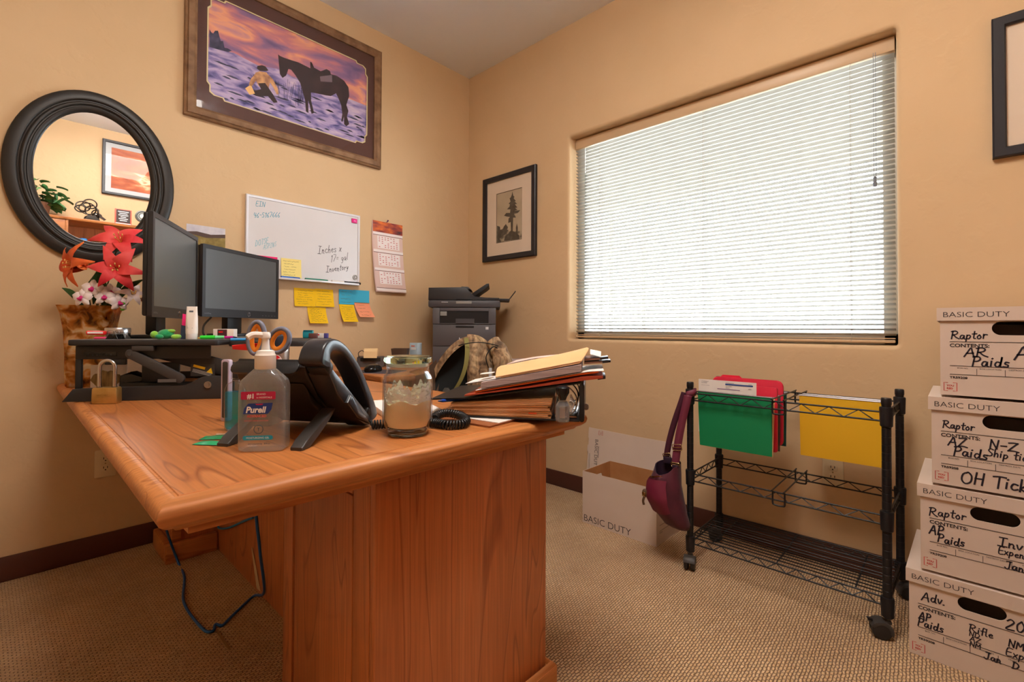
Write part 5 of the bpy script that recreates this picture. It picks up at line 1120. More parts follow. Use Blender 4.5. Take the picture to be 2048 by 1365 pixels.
for sgn in (-1, 1): m.stroke([(.082 + sgn * .006, .388), (.082 + sgn * .013, .388), (.082 + sgn * .013, .365), (.082 + sgn * .006, .365)], .0018, XZ @ T(0, 0, .0040))
m.text('YOU', .007, (.0755, -.0042, .377)); m.text('RED', .007, (.0755, -.0042, .369)); m.obj('red_emblem', PRR, ld, None)

# ================================================================ ROLLING WIRE FILE CART
BKS = mat('cart_black', (24, 24, 28), .38, spec=.5); WRE = mat('cart_wire', (26, 25, 27), .4)
cart = thing('file_cart', 'black wire file cart on casters, hanging folders in its top rack', 'cart', (-.434, -1.826, 0), -90)
CW_, CD_ = .622, .334
posts = ((0, 0), (CW_, -.006), (.0, CD_), (CW_ + .012, CD_ - .006))
for x, y in posts:
    m = M(); pf = [(.0125, .074), (.0125, .14)]
    for k in range(22): z = .15 + k * .0255; pf += [(.0125, z), (.0118, z + .0006), (.0118, z + .0016), (.0125, z + .0022)]
    m.lathe(pf + [(.0125, .742)], 16, T(x, y, 0)); p_ = m.obj('post', BKS, cart)
    m = M(); m.lathe([(.0135, .738), (.0138, .741), (.0138, .756), (.012, .759), (0, .759)], 16, T(x, y, 0)); m.obj('post_cap', BKS, p_)
    for z in (.10, .37, .70): m = M(); m.lathe([(.0125, z - .034), (.0165, z - .030), (.0182, z + .026), (.0168, z + .030), (.0125, z + .031)], 16, T(x, y, 0), caps=False); m.obj('collar', BKS, p_)
def truss(m, a, b, z0, z1, n, zig=True, r=.0030):
    a, b = Vector((a[0], a[1], 0)), Vector((b[0], b[1], 0)); d = (b - a).normalized(); A, B = a + d * .016, b - d * .016
    for z in (z0, z1): m.tube([A + Vector((0, 0, z)), B + Vector((0, 0, z))], r, 8)
    if zig:
        P = []
        for i in range(n + 1):
            q = A + (B - A) * ((i + .35) / (n + .7)); P.append(q + Vector((0, 0, z1 if i % 2 else z0)))
        m.tube(P, .0021, 6)
sides = ((0, 1), (1, 3), (3, 2), (2, 0))
for nm, z0, z1 in (('top_rack', .6845, .7130), ('file_rack', .3555, .3840)):
    m = M()
    for i, j in sides: truss(m, posts[i], posts[j], z0, z1, 14 if abs(posts[i][0] - posts[j][0]) > .2 else 8)
    m.obj(nm, WRE, cart, 60)
    m = M()
    for dx in (.302, .340):
        m.tube(smooth_path([(dx, -.010, z0 - .012), (dx, -.010, z1 + .004), (dx, .0, z1 + .008), (dx, CD_ - .006, z1 + .008), (dx, CD_ + .006, z1 + .004), (dx, CD_ + .006, z0 - .012)], 4), .0026, 7)
    for yy in (-.010, CD_ + .006): m.tube(smooth_path([(.302, yy, z1), (.302, yy, z0 - .010), (.310, yy, z0 - .016), (.332, yy, z0 - .016), (.340, yy, z0 - .010), (.340, yy, z1)], 4), .0032, 7)
    m.obj('divider', WRE, cart, 60)
m = M()
for i, j in sides: truss(m, posts[i], posts[j], .101, .1265, 18 if abs(posts[i][0] - posts[j][0]) > .2 else 8)
for k in range(1, 13): y = CD_ * k / 13; m.tube([(.006, y, .1285), (CW_ + .004, y - .006, .1285)], .0021, 6)
for x in (.085, .31, .54): m.tube([(x, .0, .1248), (x, CD_ - .003, .1248)], .0026, 6)
m.obj('bottom_shelf', WRE, cart, 60)
def caster(x, y, ang, lock):
    m = M(); m.cyl((x, y, .058), (x, y, .0738), .006, n=10); m.lathe([(.0125, .0735), (.0125, .069), (.008, .066)], 14, T(x, y, 0), caps=False); ft = m.obj('caster', mat('caster_stem', (120, 116, 112), .35, .8), cart)
    XF = T(x, y, 0) @ RZ(ang)
    for s in (-1, 1):
        m = M(); m.xf = XF; m.lathe([(0, -.0085), (.019, -.0085), (.0255, -.006), (.0265, 0), (.0255, .006), (.020, .0085), (.014, .0075), (0, .0068)], 28, T(.018, s * .0125, .0268) @ RX(90)); m.obj('wheel', mat('caster_wheel', (40, 38, 37), .45), ft)
    m = M(); m.xf = XF; P = []
    for a in range(20, 201, 12): P.append((.018 + .0300 * cos(radians(a)), .0270 + .0300 * sin(radians(a))))
    for a in range(200, 19, -12): P.append((.018 + .0225 * cos(radians(a)), .0270 + .0225 * sin(radians(a))))
    m.prism(P, -.022, .022, XZ, bev=.002); m.b2(-.009, .009, -.010, .010, .048, .0585, .003); m.obj('hood', mat('caster_hood', (62, 58, 56), .5), ft)
    if lock: m = M(); m.xf = XF; m.box((.046, 0, .052), (.014, .016, .005), (0, radians(-35), 0), .002); m.obj('brake_tab', BKS, ft)
caster(.0, 0, -75, False); caster(CW_, -.006, 200, True); caster(.0, CD_, 205, False); caster(CW_ + .012, CD_ - .006, 20, False)

# ---- hanging folders (local frame of the cart: x along the rail, y toward the wall)
def cart_local(t): place(t, (-.434, -1.826, 0), -90)
def hanging(name, label, c, x0, x1, y, zt, zb, th=.010, lean=0, group=None, tabs=None, inner=None, bow=0):
    t = thing(name, label, 'folder', (0, 0, 0), 0, group); cart_local(t)
    m = M()
    def F(yb, yt, bow_): m.grid(lambda u, v: (x0 + (x1 - x0) * u + .003 * (1 - v) * (u - .5), yt + (yb - yt) * v - bow_ * sin(pi * u) * sin(pi * v * .9), zt + (zb - zt) * v), 10, 10)
    F(y + lean, y - th * .5, bow); F(y + lean + .0006, y + th * .5, -bow * .3); m.obj('folder', c, t)
    m = M()
    for yy in (-th * .5, th * .5): m.tube([(x0 - .004, y + yy, zt), (x1 + .004, y + yy, zt)], .0018, 6)
    m.obj('hanger_rods', mat('rod_steel', (110, 104, 104), .35, .7), t)
    if inner: inner(t)
    return t
GREEN = mat('folder_green', (12, 140, 86), .65); RED = mat('folder_red', (222, 36, 66), .55); YELF = mat('folder_yellow', (236, 184, 34), .6); DTEAL = mat('folder_teal', (28, 92, 92), .6); DGRY = mat('folder_grey', (88, 84, 78), .7)
hanging('hanging_folder', 'bright green hanging folder at the front of the wire cart', GREEN, .026, .290, .022, .7215, .5000, .012, .012, bow=.004)
mf = hanging('hanging_folder', 'manila folder edge showing just behind the green hanging folder', MANILA, .026, .292, .050, .718, .4980, .018, -.012)
for k, (y, zt, x0, x1, z0, wh) in enumerate(((.085, .752, .024, .294, .507, 'red folder third from the front in the cart, shorter of the two reds'), (.175, .772, .026, .294, .512, 'red folder with rounded corners rising highest behind the white bill'))):
    t = thing('red_folder', wh, 'folder', (0, 0, 0), 0, 'red folders in the cart'); cart_local(t)
    w1, h1 = x1 - x0, zt - z0
    m = M(); m.prism([(x + x0 + w1 / 2, z + z0 + h1 / 2) for x, z in roundrect(w1, h1, .022 if k else .006, 6)], -(y + .014), -y, XZ, bev=.005 if k else .002, seg=3); m.obj('folder', RED, t)
    if k: m = M(); m.b2(x0 + .03, x1 - .06, y + .0145, y + .018, zt - .03, zt - .006); m.obj('paper', PAPER, t)
    if k: m = M(); m.prism([(x0 + .03, zt), (x0 + .115, zt), (x0 + .105, zt + .009), (x0 + .04, zt + .009)], -(y + .0135), -(y + .011), XZ); m.obj('tab', RED, t)
hanging('hanging_folder', 'dark grey hanging folder between the two red folders', DGRY, .026, .290, .145, .716, .500, .012, .0)
hanging('hanging_folder', 'dark teal hanging folder at the back of the left bay', DTEAL, .026, .292, .232, .722, .505, .014, .0)
hanging('hanging_folder', 'green hanging folder between the teal one and the red folder', GREEN, .026, .290, .212, .720, .520, .012, .0)
pb_ = thing('paper_bill', 'white bill with a blue bar standing in the green folder', 'paper', (0, 0, 0)); cart_local(pb_)
m = M(); m.b2(.022, .238, .032, .0332, .555, .771); m.obj('sheet', PAPER, pb_)
m = M(); m.b2(.126, .226, .0312, .0318, .7545, .7600); m.obj('blue_bar', mat('bill_blue', (50, 78, 146), .6), pb_)
m = M(); m.text('STATEMENT', .0052, (.034, .0316, .7610)); m.text('BUSINESS', .0052, (.034, .0316, .7555)); m.text('account summary', .0044, (.034, .0316, .7465)); m.b2(.128, .158, .0312, .0318, .7625, .7635); m.b2(.128, .150, .0312, .0318, .749, .750); m.b2(.128, .142, .0312, .0318, .7425, .7435); m.b2(.21, .222, .0312, .0318, .762, .763); m.b2(.21, .222, .0312, .0318, .744, .745); m.obj('print', mat('bill_ink', (110, 104, 120), .7), pb_, None)
m = M(); m.b2(.096, .180, .0312, .0318, .7365, .7385); m.obj('purple_bar', mat('bill_purple', (120, 70, 140), .6), pb_)
yf = hanging('hanging_folder', 'bright yellow hanging folder in the right bay of the cart', YELF, .352, .606, .175, .7235, .4930, .016, .004, bow=.003)
m = M(); m.b2(.41, .47, .166, .1672, .7245, .730); tt = m.obj('white_tab', PAPER, yf)
hanging('hanging_folder', 'second yellow hanging folder, right behind the first in the right bay', YELF, .354, .606, .225, .7230, .4850, .016, .0)

# ---- shoulder bag on the front post
MAR = noisy('maroon_nylon', [(.3, (66, 22, 38)), (.7, (90, 32, 50))], nscale=14, rough=.55, bump=.3, sheen=.1); MARL = mat('bag_flap', (112, 30, 54), .5); DLIN = mat('bag_lining', (44, 22, 44), .7); GOLD = mat('bag_buckle', (196, 170, 120), .25, 1); LEA = mat('bag_leather', (92, 66, 44), .5)
bag = thing('shoulder_bag', 'maroon nylon shoulder bag hanging by its strap from the cart post', 'bag', (-.470, -1.770, .0), -82)
# local: x right (toward -y), y toward wall, z up
secs = []
def sec(z, cx, cy, rx, ry, k=2.4, n=28):
    o = []
    for i in range(n):
        a = 2 * pi * i / n; c_, s_ = cos(a), sin(a); o.append((cx + rx * abs(c_) ** (2 / k) * (1 if c_ >= 0 else -1), cy + ry * abs(s_) ** (2 / k) * (1 if s_ >= 0 else -1), z))
    return o
def wob(r, amp, seed):
    rr = random.Random(seed); ph_ = rr.uniform(0, 6); return [(x + amp * sin(i * .9 + ph_), y + amp * cos(i * 1.3 + ph_), z + amp * sin(i * .7 + ph_)) for i, (x, y, z) in enumerate(r)]
rs = [sec(.160, .032, 0, .012, .012), wob(sec(.163, .030, 0, .032, .024), .001, 1), wob(sec(.180, .016, -.002, .050, .038), .002, 2), wob(sec(.225, -.010, -.004, .062, .052), .003, 3), wob(sec(.280, -.026, -.006, .067, .056), .0035, 4), wob(sec(.335, -.028, -.004, .063, .050), .003, 5), wob(sec(.375, -.024, 0, .055, .046), .002, 6)]
top_ = sec(.415, -.022, .002, .051, .042)
top_ = [(x, y, z + .012 * cos((i - 4) / 28 * 2 * pi) - (.030 if (14 <= i <= 24) else 0) * sin((i - 14) / 10 * pi)) for i, (x, y, z) in enumerate(top_)]
rs.append(top_)
m = M(); m.rings(rs, caps=False); m.f([m.v(p) for p in rs[0]]); m.obj('bag_body', MAR, bag, 70)
inn = [[(x * .94 - .001, y * .92, z - dz) for x, y, z in top_] for dz in (.0, .05, .10)]
m = M(); m.rings([top_] + inn, caps=False); m.f([m.v(p) for p in inn[-1]]); m.obj('lining', DLIN, bag, 70)
def on_bag(u, v, lift):
    """point on the front skin: u across -1..1, v height"""
    zs = [r[0][2] for r in rs[:-1]]; k = max(i for i in range(len(zs) - 1) if zs[i] <= v or i == 0); f_ = min(max((v - zs[k]) / (zs[k + 1] - zs[k]), 0), 1)
    a = -pi / 2 + u; 
    def at(r):
        i = (a / (2 * pi) * 28) % 28; i0 = int(i) % 28; i1 = (i0 + 1) % 28; t_ = i - int(i); return Vector(r[i0]).lerp(Vector(r[i1]), t_)
    p = at(rs[k]).lerp(at(rs[k + 1]), f_); c_ = Vector((sum(q[0] for q in rs[k]) / 28, sum(q[1] for q in rs[k]) / 28, p.z)); d = (p - c_).normalized(); return p + d * lift
m = M(); m.grid(lambda u, v: on_bag(-1.25 + 1.45 * u, .355 - (.115 + .02 * sin(pi * u)) * v, .006 + .008 * sin(pi * min(v, .95))), 12, 10); fl = m.obj('front_flap', MARL, bag, 70)
m = M(); m.grid(lambda u, v: on_bag(-1.0 + 1.0 * u, .362 - .006 * v + .016 * u, .0115), 8, 2); m.obj('flap_zip', GOLD, fl)
m = M(); p = on_bag(-1.02, .292, .018); m.ball(p, (.012, .008, .018), 12, 8); m.tube(smooth_path([p + Vector((0, -.006, -.012)), p + Vector((-.004, -.010, -.030)), p + Vector((-.001, -.009, -.045))]), .005, 8); m.obj('leather_tab', LEA, bag)
m = M(); m.box(tuple(p + Vector((-.002, -.009, -.002))), (.014, .004, .018), (0, .4, .5), .0015); m.obj('clasp', GOLD, bag)
def ribbon(m, pts, wd, wdir, n=6):
    P = smooth_path(pts, n); W = Vector(wdir).normalized() * wd / 2; vs = [(m.v(p - W), m.v(p + W)) for p in P]
    for i in range(len(vs) - 1): m.f([vs[i][0], vs[i][1], vs[i + 1][1], vs[i + 1][0]])
def strap(pts, wd, wdir, nm, mt):
    m = M(); ribbon(m, pts, wd, wdir); m2 = m; o = m.obj(nm, mt, bag, 60); md = o.modifiers.new('thick', 'SOLIDIFY'); md.thickness = .0022; md.offset = 0; return o
px_, py_ = .064, .026     # the post in local space (approx)
strap([(-.036, .026, .425), (-.024, .028, .50), (-.004, .034, .585), (.022, .040, .67), (.034, .044, .712)], .024, (.9, .2, -.2), 'strap', mat('strap_dark', (70, 24, 44), .6))
strap([(.012, -.012, .424), (.020, -.006, .50), (.034, -.004, .585), (.050, -.002, .66), (.058, .003, .706)], .030, (1, .15, -.1), 'strap', mat('strap_maroon', (112, 44, 66), .55))
strap([(.060 + .0235 * cos(radians(a)), .028 + .0235 * sin(radians(a)), .706 + .014 * sin(radians((a + 115) * .7))) for a in range(-115, 146, 20)], .028, (0, 0, 1), 'strap_loop', mat('strap_maroon'))
def ring_buckle(c, w_, h_, rx=0, ry=0):
    m = M(); X = T(*c) @ RY(ry) @ RX(rx); P = [X @ Vector((x, 0, z)) for x, z in roundrect(w_, h_, .004, 4)]; m.tube(P, .0016, 6, closed=True); m.tube([X @ Vector((-w_ / 2, 0, 0)), X @ Vector((w_ / 2, 0, 0))], .0014, 6); m.obj('buckle', GOLD, bag, 60)
ring_buckle((.019, -.013, .492), .036, .024, 4, -8); ring_buckle((-.033, .024, .443), .030, .018, 4, -14); ring_buckle((.012, -.014, .421), .034, .016, 10, 0)
m = M(); m.b2(-.044, -.012, .012, .030, .412, .438, .004); m.b2(.0, .026, -.022, -.004, .405, .420, .004); m.obj('strap_anchors', DLIN, bag)
# ================================================================ CHAIR WITH JACKET
CHB = mat('chair_black', (24, 24, 26), .5); CHF = mat('chair_fabric', (30, 32, 36), .85, bump=(600, .2))
ch = thing('office_chair', 'black swivel office chair behind the desk with a jacket over its back', 'chair', (-.900, -.985, 0), -46)
# local: x right in the photograph, y away from the photographer; the back rest stands toward the photographer, turned a little
m = M(); m.rings([[(x, y, z) for x, y in roundrect(w_, d_, .07, 6, 0, .22)] for w_, d_, z in ((.40, .38, .415), (.46, .44, .435), (.47, .45, .465), (.42, .40, .480))]); m.obj('seat', CHF, ch, 60)
m = M(); m.xf = T(0, .03, 0); m.rings([[(x, y, z) for x, y in roundrect(w_, .045, .020, 5)] for w_, z in ((.20, .55), (.24, .58), (.26, .66), (.25, .76), (.20, .82), (.14, .855), (.06, .870))]); m.obj('backrest', CHF, ch, 60)
m = M(); m.tube(smooth_path([(0, .14, .40), (0, .075, .42), (0, .075, .50), (0, .078, .60)]), .018, 10); m.obj('back_support', CHB, ch)
m = M(); m.cyl((0, .22, .08), (0, .22, .415), .028, n=16); m.obj('gas_column', CHB, ch)
for k in range(5):
    a = radians(72 * k + 20); m = M(); m.tube([(0, .22, .095), (.14 * cos(a), .22 + .14 * sin(a), .085), (.27 * cos(a), .22 + .27 * sin(a), .065)], [.026, .022, .016], 8); lg = m.obj('leg', CHB, ch)
    m = M(); c_ = Vector((.27 * cos(a), .22 + .27 * sin(a), .027))
    for s in (-1, 1): o_ = Vector((-sin(a), cos(a), 0)) * .012 * s; m.cyl(c_ + o_ * .4, c_ + o_ * 1.7, .026, n=16)
    m.cyl(c_, c_ + Vector((0, 0, .035)), .006, n=8); m.obj('caster', CHB, lg)
# jacket
def camo():
    m = mat('camo_cloth', rough=.85); nt = m.node_tree; b = nt.nodes['Principled BSDF']; mp = coords(nt, (1, 1, 1.0))
    n1 = nt.nodes.new('ShaderNodeTexNoise'); n1.inputs['Scale'].default_value = 22; n1.inputs['Detail'].default_value = 7; n1.inputs['Distortion'].default_value = 1.2
    mp2 = coords(nt, (9, 9, 2.4), (0, .4, .3)); n2 = nt.nodes.new('ShaderNodeTexNoise'); n2.inputs['Scale'].default_value = 3; n2.inputs['Detail'].default_value = 5; n2.inputs['Distortion'].default_value = .8
    nt.links.new(mp.outputs[0], n1.inputs['Vector']); nt.links.new(mp2.outputs[0], n2.inputs['Vector'])
    r1 = ramp(nt, [(.32, (50, 40, 34)), (.43, (112, 88, 66)), (.52, (164, 132, 98)), (.60, (196, 166, 128)), (.70, (92, 74, 58))]); r2 = ramp(nt, [(.36, (70, 56, 44)), (.48, (150, 120, 88)), (.58, (190, 164, 128)), (.68, (112, 100, 62))])
    nt.links.new(n1.outputs['Fac'], r1.inputs[0]); nt.links.new(n2.outputs['Fac'], r2.inputs[0])
    mx = nt.nodes.new('ShaderNodeMix'); mx.data_type = 'RGBA'; mx.inputs[0].default_value = .5; nt.links.new(r1.outputs[0], mx.inputs[6]); nt.links.new(r2.outputs[0], mx.inputs[7]); nt.links.new(mx.outputs[2], b.inputs['Base Color'])
    bp = nt.nodes.new('ShaderNodeBump'); bp.inputs['Strength'].default_value = .35; bp.inputs['Distance'].default_value = .012; nt.links.new(n2.outputs['Fac'], bp.inputs['Height']); nt.links.new(bp.outputs[0], b.inputs['Normal'])
    return m
CAMO = camo(); LIN = mat('jacket_lining', (20, 26, 28), .8); CTRIM = mat('jacket_trim', (132, 126, 70), .8)
jk = thing('camouflage_jacket', 'brown camouflage jacket draped over the office chair back, dark lining showing', 'jacket', (-.900, -.985, 0), -46)
def shell(u, v):
    """u across 0..1 left to right over the shoulders, v 0 at the crest .. 1 hem on the camera side"""
    x = -.150 + .315 * u
    crest = .948 - .20 * abs(u - .50) ** 2.4 * 4
    zz = crest - v * (.30 + .05 * sin(pi * u)) - .012 * sin(v * 3)
    fold = (.014 * sin(u * 17 + v * 2) + .009 * sin(u * 31 - v * 3 + 1)) * min(v * 2.2, 1)
    yy = -.045 - .055 * sin(min(v * 2.2, 1) * pi / 2) + fold * .8 + .05 * (abs(u - .5) * 2) ** 2
    xx = x * (1 + .10 * v) + .010 * v * sin(5 * u)
    return (xx, yy, zz)
m = M(); m.grid(lambda u, v: shell(.47 + .53 * u, v), 34, 22)
m.grid(lambda u, v: (shell(.47 + .53 * u, 0)[0], -.045 + .05 * (abs(.47 + .53 * u - .5) * 2) ** 2 + .115 * v, shell(.47 + .53 * u, 0)[2] - .02 * v - .05 * v ** 3), 34, 6)
m.grid(lambda u, v: (shell(.47 + .53 * u, 0)[0], .070 + .05 * (abs(.47 + .53 * u - .5) * 2) ** 2 * 1 + .01 * sin(9 * u), shell(.47 + .53 * u, 0)[2] - .07 - .24 * v), 34, 8)
m.obj('back', CAMO, jk, 75)
# left front panel folded open
m = M()
def coll(u, v):
    x = -.150 + .165 * u; z = .790 + .150 * (sin(u * pi / 2) ** .85); return (x + .006 * v, -.052 - .028 * sin(u * pi) + .045 * (1 - u) * 0 + .004 * sin(u * 9), z - v * (.030 + .012 * (1 - u)))
m.grid(coll, 16, 5)
m.grid(lambda u, v: (coll(u, 0)[0], coll(u, 0)[1] + .10 * v, coll(u, 0)[2] - .03 * v * v), 16, 5); m.obj('collar', CAMO, jk, 75)
m = M(); m.grid(lambda u, v: (-.146 + .160 * u - .004 * v, -.030 + .012 * sin(pi * u) - .01 * v, (.785 + .148 * (sin(u * pi / 2) ** .85)) - v * (.33 + .09 * u)), 12, 14); m.obj('lining', LIN, jk, 75)
m = M(); m.grid(lambda u, v: (-.178 + .035 * u + .012 * sin(v * 5), -.035 + .008 * sin(v * 7), .80 - v * .33 + .03 * u), 6, 14); m.obj('front_panel', mat('jacket_brown', (92, 72, 58), .85), jk, 75)
m = M(); P_ = smooth_path([(-.006, -.066, .932), (.002, -.100, .88), (-.004, -.112, .81), (-.026, -.112, .745), (-.060, -.104, .690)], 6); ribbon(m, P_, .020, (1, .1, .2)); m.obj('zip_edge', CTRIM, jk, 75)
m = M(); m.rings([[(x - .088, y - .100, z) for x, y in roundrect(w_, d_, .012, 5)] for w_, d_, z in ((.020, .014, .622), (.052, .030, .632), (.060, .034, .655), (.044, .026, .690), (.020, .014, .710))]); m.obj('cuff', mat('cuff_grey', (70, 66, 60), .8), jk, 60)
slv = smooth_path([(.110, -.020, .915), (.148, -.045, .860), (.166, -.062, .780), (.172, -.070, .690), (.166, -.074, .610)], 6)
m = M(); m.tube(slv, [.034 + .012 * sin(i / len(slv) * pi) + .003 * sin(i * 1.7) for i in range(len(slv))], 14); m.obj('sleeve', CAMO, jk, 75)
m = M(); m.tube([Vector((-.045 + .19 * t, -.062 - .055 * sin(t * pi) ** .6, .895 + .018 * sin(t * pi) + .0)) for t in [i / 24 for i in range(25)]], .0022, 6); m.obj('yoke_seam', LIN, jk, 60)
m = M(); m.tube(smooth_path([(.096, -.083, .80), (.086, -.100, .85), (.118, -.085, .893), (.150, -.075, .872)], 6), .0026, 6); m.obj('drawcord', LIN, jk, 60)
m = M(); m.b2(.098, .112, -.106, -.100, .60, .80, .004); m.obj('reflective_strip', mat('strip_silver', (176, 180, 188), .4), jk)
m = M(); m.poly([(-.050, .625), (-.020, .668), (-.008, .640), (.016, .640), (-.030, .604), (-.062, .585)], XZ @ T(0, 0, .128)); m.poly([(-.050, .625), (-.020, .668), (-.008, .640), (.016, .640), (-.030, .604), (-.062, .585)], XZ @ T(0, 0, .125)); m.obj('red_tag', mat('tag_red', (214, 34, 62), .6), jk)

# ================================================================ PRINTER
PRB = mat('printer_body', (88, 86, 90), .5); PRD = mat('printer_dark', (46, 45, 48), .45); PRK = mat('printer_slot', (16, 16, 20), .5); PRL = mat('printer_print', (220, 220, 222), .5)
pt = thing('laser_printer', 'dark grey all-in-one laser printer with feeder tray, in the room corner', 'printer', (-.434, -.441, ZR + .0008), -46)
PW2 = .195
m = M(); m.b2(-PW2, PW2, .003, .355, 0, .335, .006); m.obj('body', PRB, pt, 40)
m = M()
for (a, b_, c_, d_) in ((-PW2, -.152, .245, .345), (.152, PW2, .245, .345), (-.152, .152, .325, .345), (-.152, .152, .245, .250)): m.b2(a, b_, -.004, .003, c_, d_, .0015)
m.obj('output_bezel', PRB, pt)
m = M(); m.b2(-.150, .150, .0005, .0025, .250, .325); m.obj('output_slot', PRK, pt)
m = M(); m.prism([(-.052, .250), (.062, .250), (.062, .278), (-.052, .278)], .0005, .012, XZ); m.obj('paper_stop', mat('printer_mid', (74, 72, 76), .5), pt)
m = M(); m.b2(-.148, -.108, -.0055, .000, .296, .322, .001); m.obj('usb_plate', mat('usb_grey', (140, 142, 140), .4), pt)
m = M(); m.b2(-PW2 + .002, PW2 - .002, -.003, .0025, .110, .241, .003); m.obj('front_cover', PRB, pt)
m = M(); m.b2(-.052, .060, -.0042, -.0028, .222, .234, .0005); m.obj('handle_recess', PRK, pt)
m = M(); m.b2(-PW2 + .002, PW2 - .002, -.003, .0025, .004, .106, .003); m.obj('paper_drawer', PRB, pt)
m = M(); m.text('brother', .0285, (-.032, -.0040, .142), bold=.0007); m.obj('lettering', PRL, pt, None)
m = M(); m.b2(.132, .150, -.0040, -.0034, .212, .228, .001); m.obj('wireless_mark', PRL, pt)
m = M(); m.b2(-.222, .222, -.012, .365, .347, .392, .010); m.obj('scanner_bed', mat('printer_mid'), pt)
m = M(); m.b2(-.050, .046, -.0130, -.011, .3705, .3845, .0005); m.obj('lcd', mat('lcd_grey', (150, 148, 142), .3), pt); m = M(); m.b2(-.140, -.100, -.0127, -.0118, .378, .3805); m.obj('model_print', PRL, pt)
m = M(); m.prism([(-.224, .394), (.10, .394), (.215, .394), (.215, .408), (.06, .410), (.022, .462), (.0, .474), (-.222, .470)], -.36, -.0, XZ, bev=.006); m.obj('feeder', PRD, pt)
m = M(); m.prism([(.030, .430), (.135, .500), (.150, .502), (.152, .486), (.135, .478), (.045, .404)], -.30, -.05, XZ, bev=.004); m.obj('feed_tray', PRK, pt)
m = M(); m.prism([(-.04, .470), (-.02, .482), (.02, .480), (.04, .462)], -.30, -.05, XZ, bev=.003); m.obj('feed_hump', PRD, pt)
m = M(); m.prism([(.10, .400), (.282, .394), (.282, .408), (.10, .412)], -.28, -.08, XZ, bev=.002); m.tube([(.278, .10, .404), (.318, .10, .456)], .003, 6); m.tube([(.278, .20, .404), (.318, .20, .456)], .003, 6); m.tube([(.318, .095, .456), (.318, .205, .456), ], .004, 6); m.obj('exit_tray', PRD, pt)
m = M(); m.b2(-.050, .055, -.0018, .002, .393, .404, .001); m.obj('grip', PRK, pt)

# ---- adding machine, mouse, small boxes on the corner desk
AD = mat('adder_grey', (92, 86, 84), .45)
ad = thing('adding_machine', 'grey printing calculator with a cream paper roll, on the corner desk', 'calculator', (-.985, -.275, ZR + .0005), -40)
m = M(); m.prism([(.0, .0), (.20, .0), (.20, .022), (.10, .050), (.03, .060), (.0, .055)], -.075, .075, Matrix(((0, 0, 1, 0), (1, 0, 0, 0), (0, 1, 0, 0), (0, 0, 0, 1))), bev=.008, seg=3); m.obj('case', AD, ad)
m = M(); m.b2(-.055, .055, -.003, .004, .032, .052, .002); m.obj('window', mat('adder_window', (44, 46, 44), .15), ad)
m = M(); m.cyl((-.032, -.005, .082), (.040, -.005, .082), .022, n=24); m.grid(lambda u, v: (-.032 + .072 * u, -.027 - .006 * v, .082 - .030 * v), 2, 4); m.obj('paper_roll', mat('roll_cream', (240, 208, 156), .8), ad)
m = M(); m.tube(smooth_path([(-.060, .0, .050), (-.064, -.005, .078), (-.045, -.005, .092), (-.033, -.005, .082)]), .0022, 6); m.obj('roll_holder', BLK2, ad)
mo = thing('computer_mouse', 'black computer mouse on a thin dark mouse mat', 'mouse', (-1.150, -.575, ZR + .0048), -60)
m = M(); m.rings([[(x, y, z) for x, y in roundrect(w_, l_, .028, 6)] for w_, l_, z in ((.056, .106, 0), (.062, .112, .008), (.060, .108, .018), (.046, .084, .030), (.020, .040, .036))]); m.obj('shell', BLKG, mo, 60)
m = M(); m.cyl((-.004, .034, .030), (.004, .034, .030), .007, n=14); m.obj('wheel', mat('wheel_grey', (110, 110, 112), .4), mo)
mp_ = thing('mouse_mat', 'thin dark mouse mat with a pale edge on the corner desk', 'mat', (-1.115, -.570, ZR + .0006), -60)
m = M(); m.prism(roundrect(.22, .19, .012, 4), 0, .002); m.obj('base', mat('mat_pale', (206, 170, 160), .8), mp_); m = M(); m.prism(roundrect(.22, .19, .012, 4), .0021, .0038); m.obj('surface', mat('mat_dark', (74, 70, 78), .7), mp_)
bx1 = thing('paper_holder', 'small dark brown flared desk tray left of the printer', 'tray', (-.735, -.200, ZR + .0005), -46)
m = M(); m.rings([[(x, y, z) for x, y in roundrect(w_, d_, .006, 3)] for w_, d_, z in ((.080, .06, 0), (.100, .08, .095))], caps=False); m.prism(roundrect(.08, .06, .005, 3), 0, .003); m.obj('tray', mat('tray_brown', (86, 66, 54), .5), bx1)
bx2 = thing('product_box', 'small pale blue and white carton beside the printer', 'box', (-.640, -.225, ZR + .0005), -70)
m = M(); m.b2(-.028, .028, -.025, .025, 0, .128, .001); m.obj('carton', mat('carton_blue', (176, 200, 216), .5), bx2)
m = M(); m.b2(-.0288, -.0283, -.022, .022, .07, .12); m.b2(-.018, .018, -.0258, -.0253, .085, .100); m.obj('label', mat('carton_white', (214, 220, 226), .5), bx2)
m = M(); m.b2(-.016, .010, -.0262, -.0257, .106, .112); m.b2(-.0292, -.0287, -.008, .012, .090, .110); m.obj('orange_mark', mat('carton_orange', (226, 96, 60), .5), bx2)
ps = thing('paper_stack', 'low stack of papers with a yellow edge on the corner desk, right of the jacket', 'paper', (-.235, -.735, ZR + .0005), -30)
m = M(); m.b2(-.10, .10, -.08, .08, 0, .012, .001); m.obj('yellow_pad', mat('pad_yellow', (240, 206, 60), .7), ps); m = M(); m.b2(-.10, .10, -.078, .08, .0122, .034, .001); m.obj('sheets', GRYP, ps)

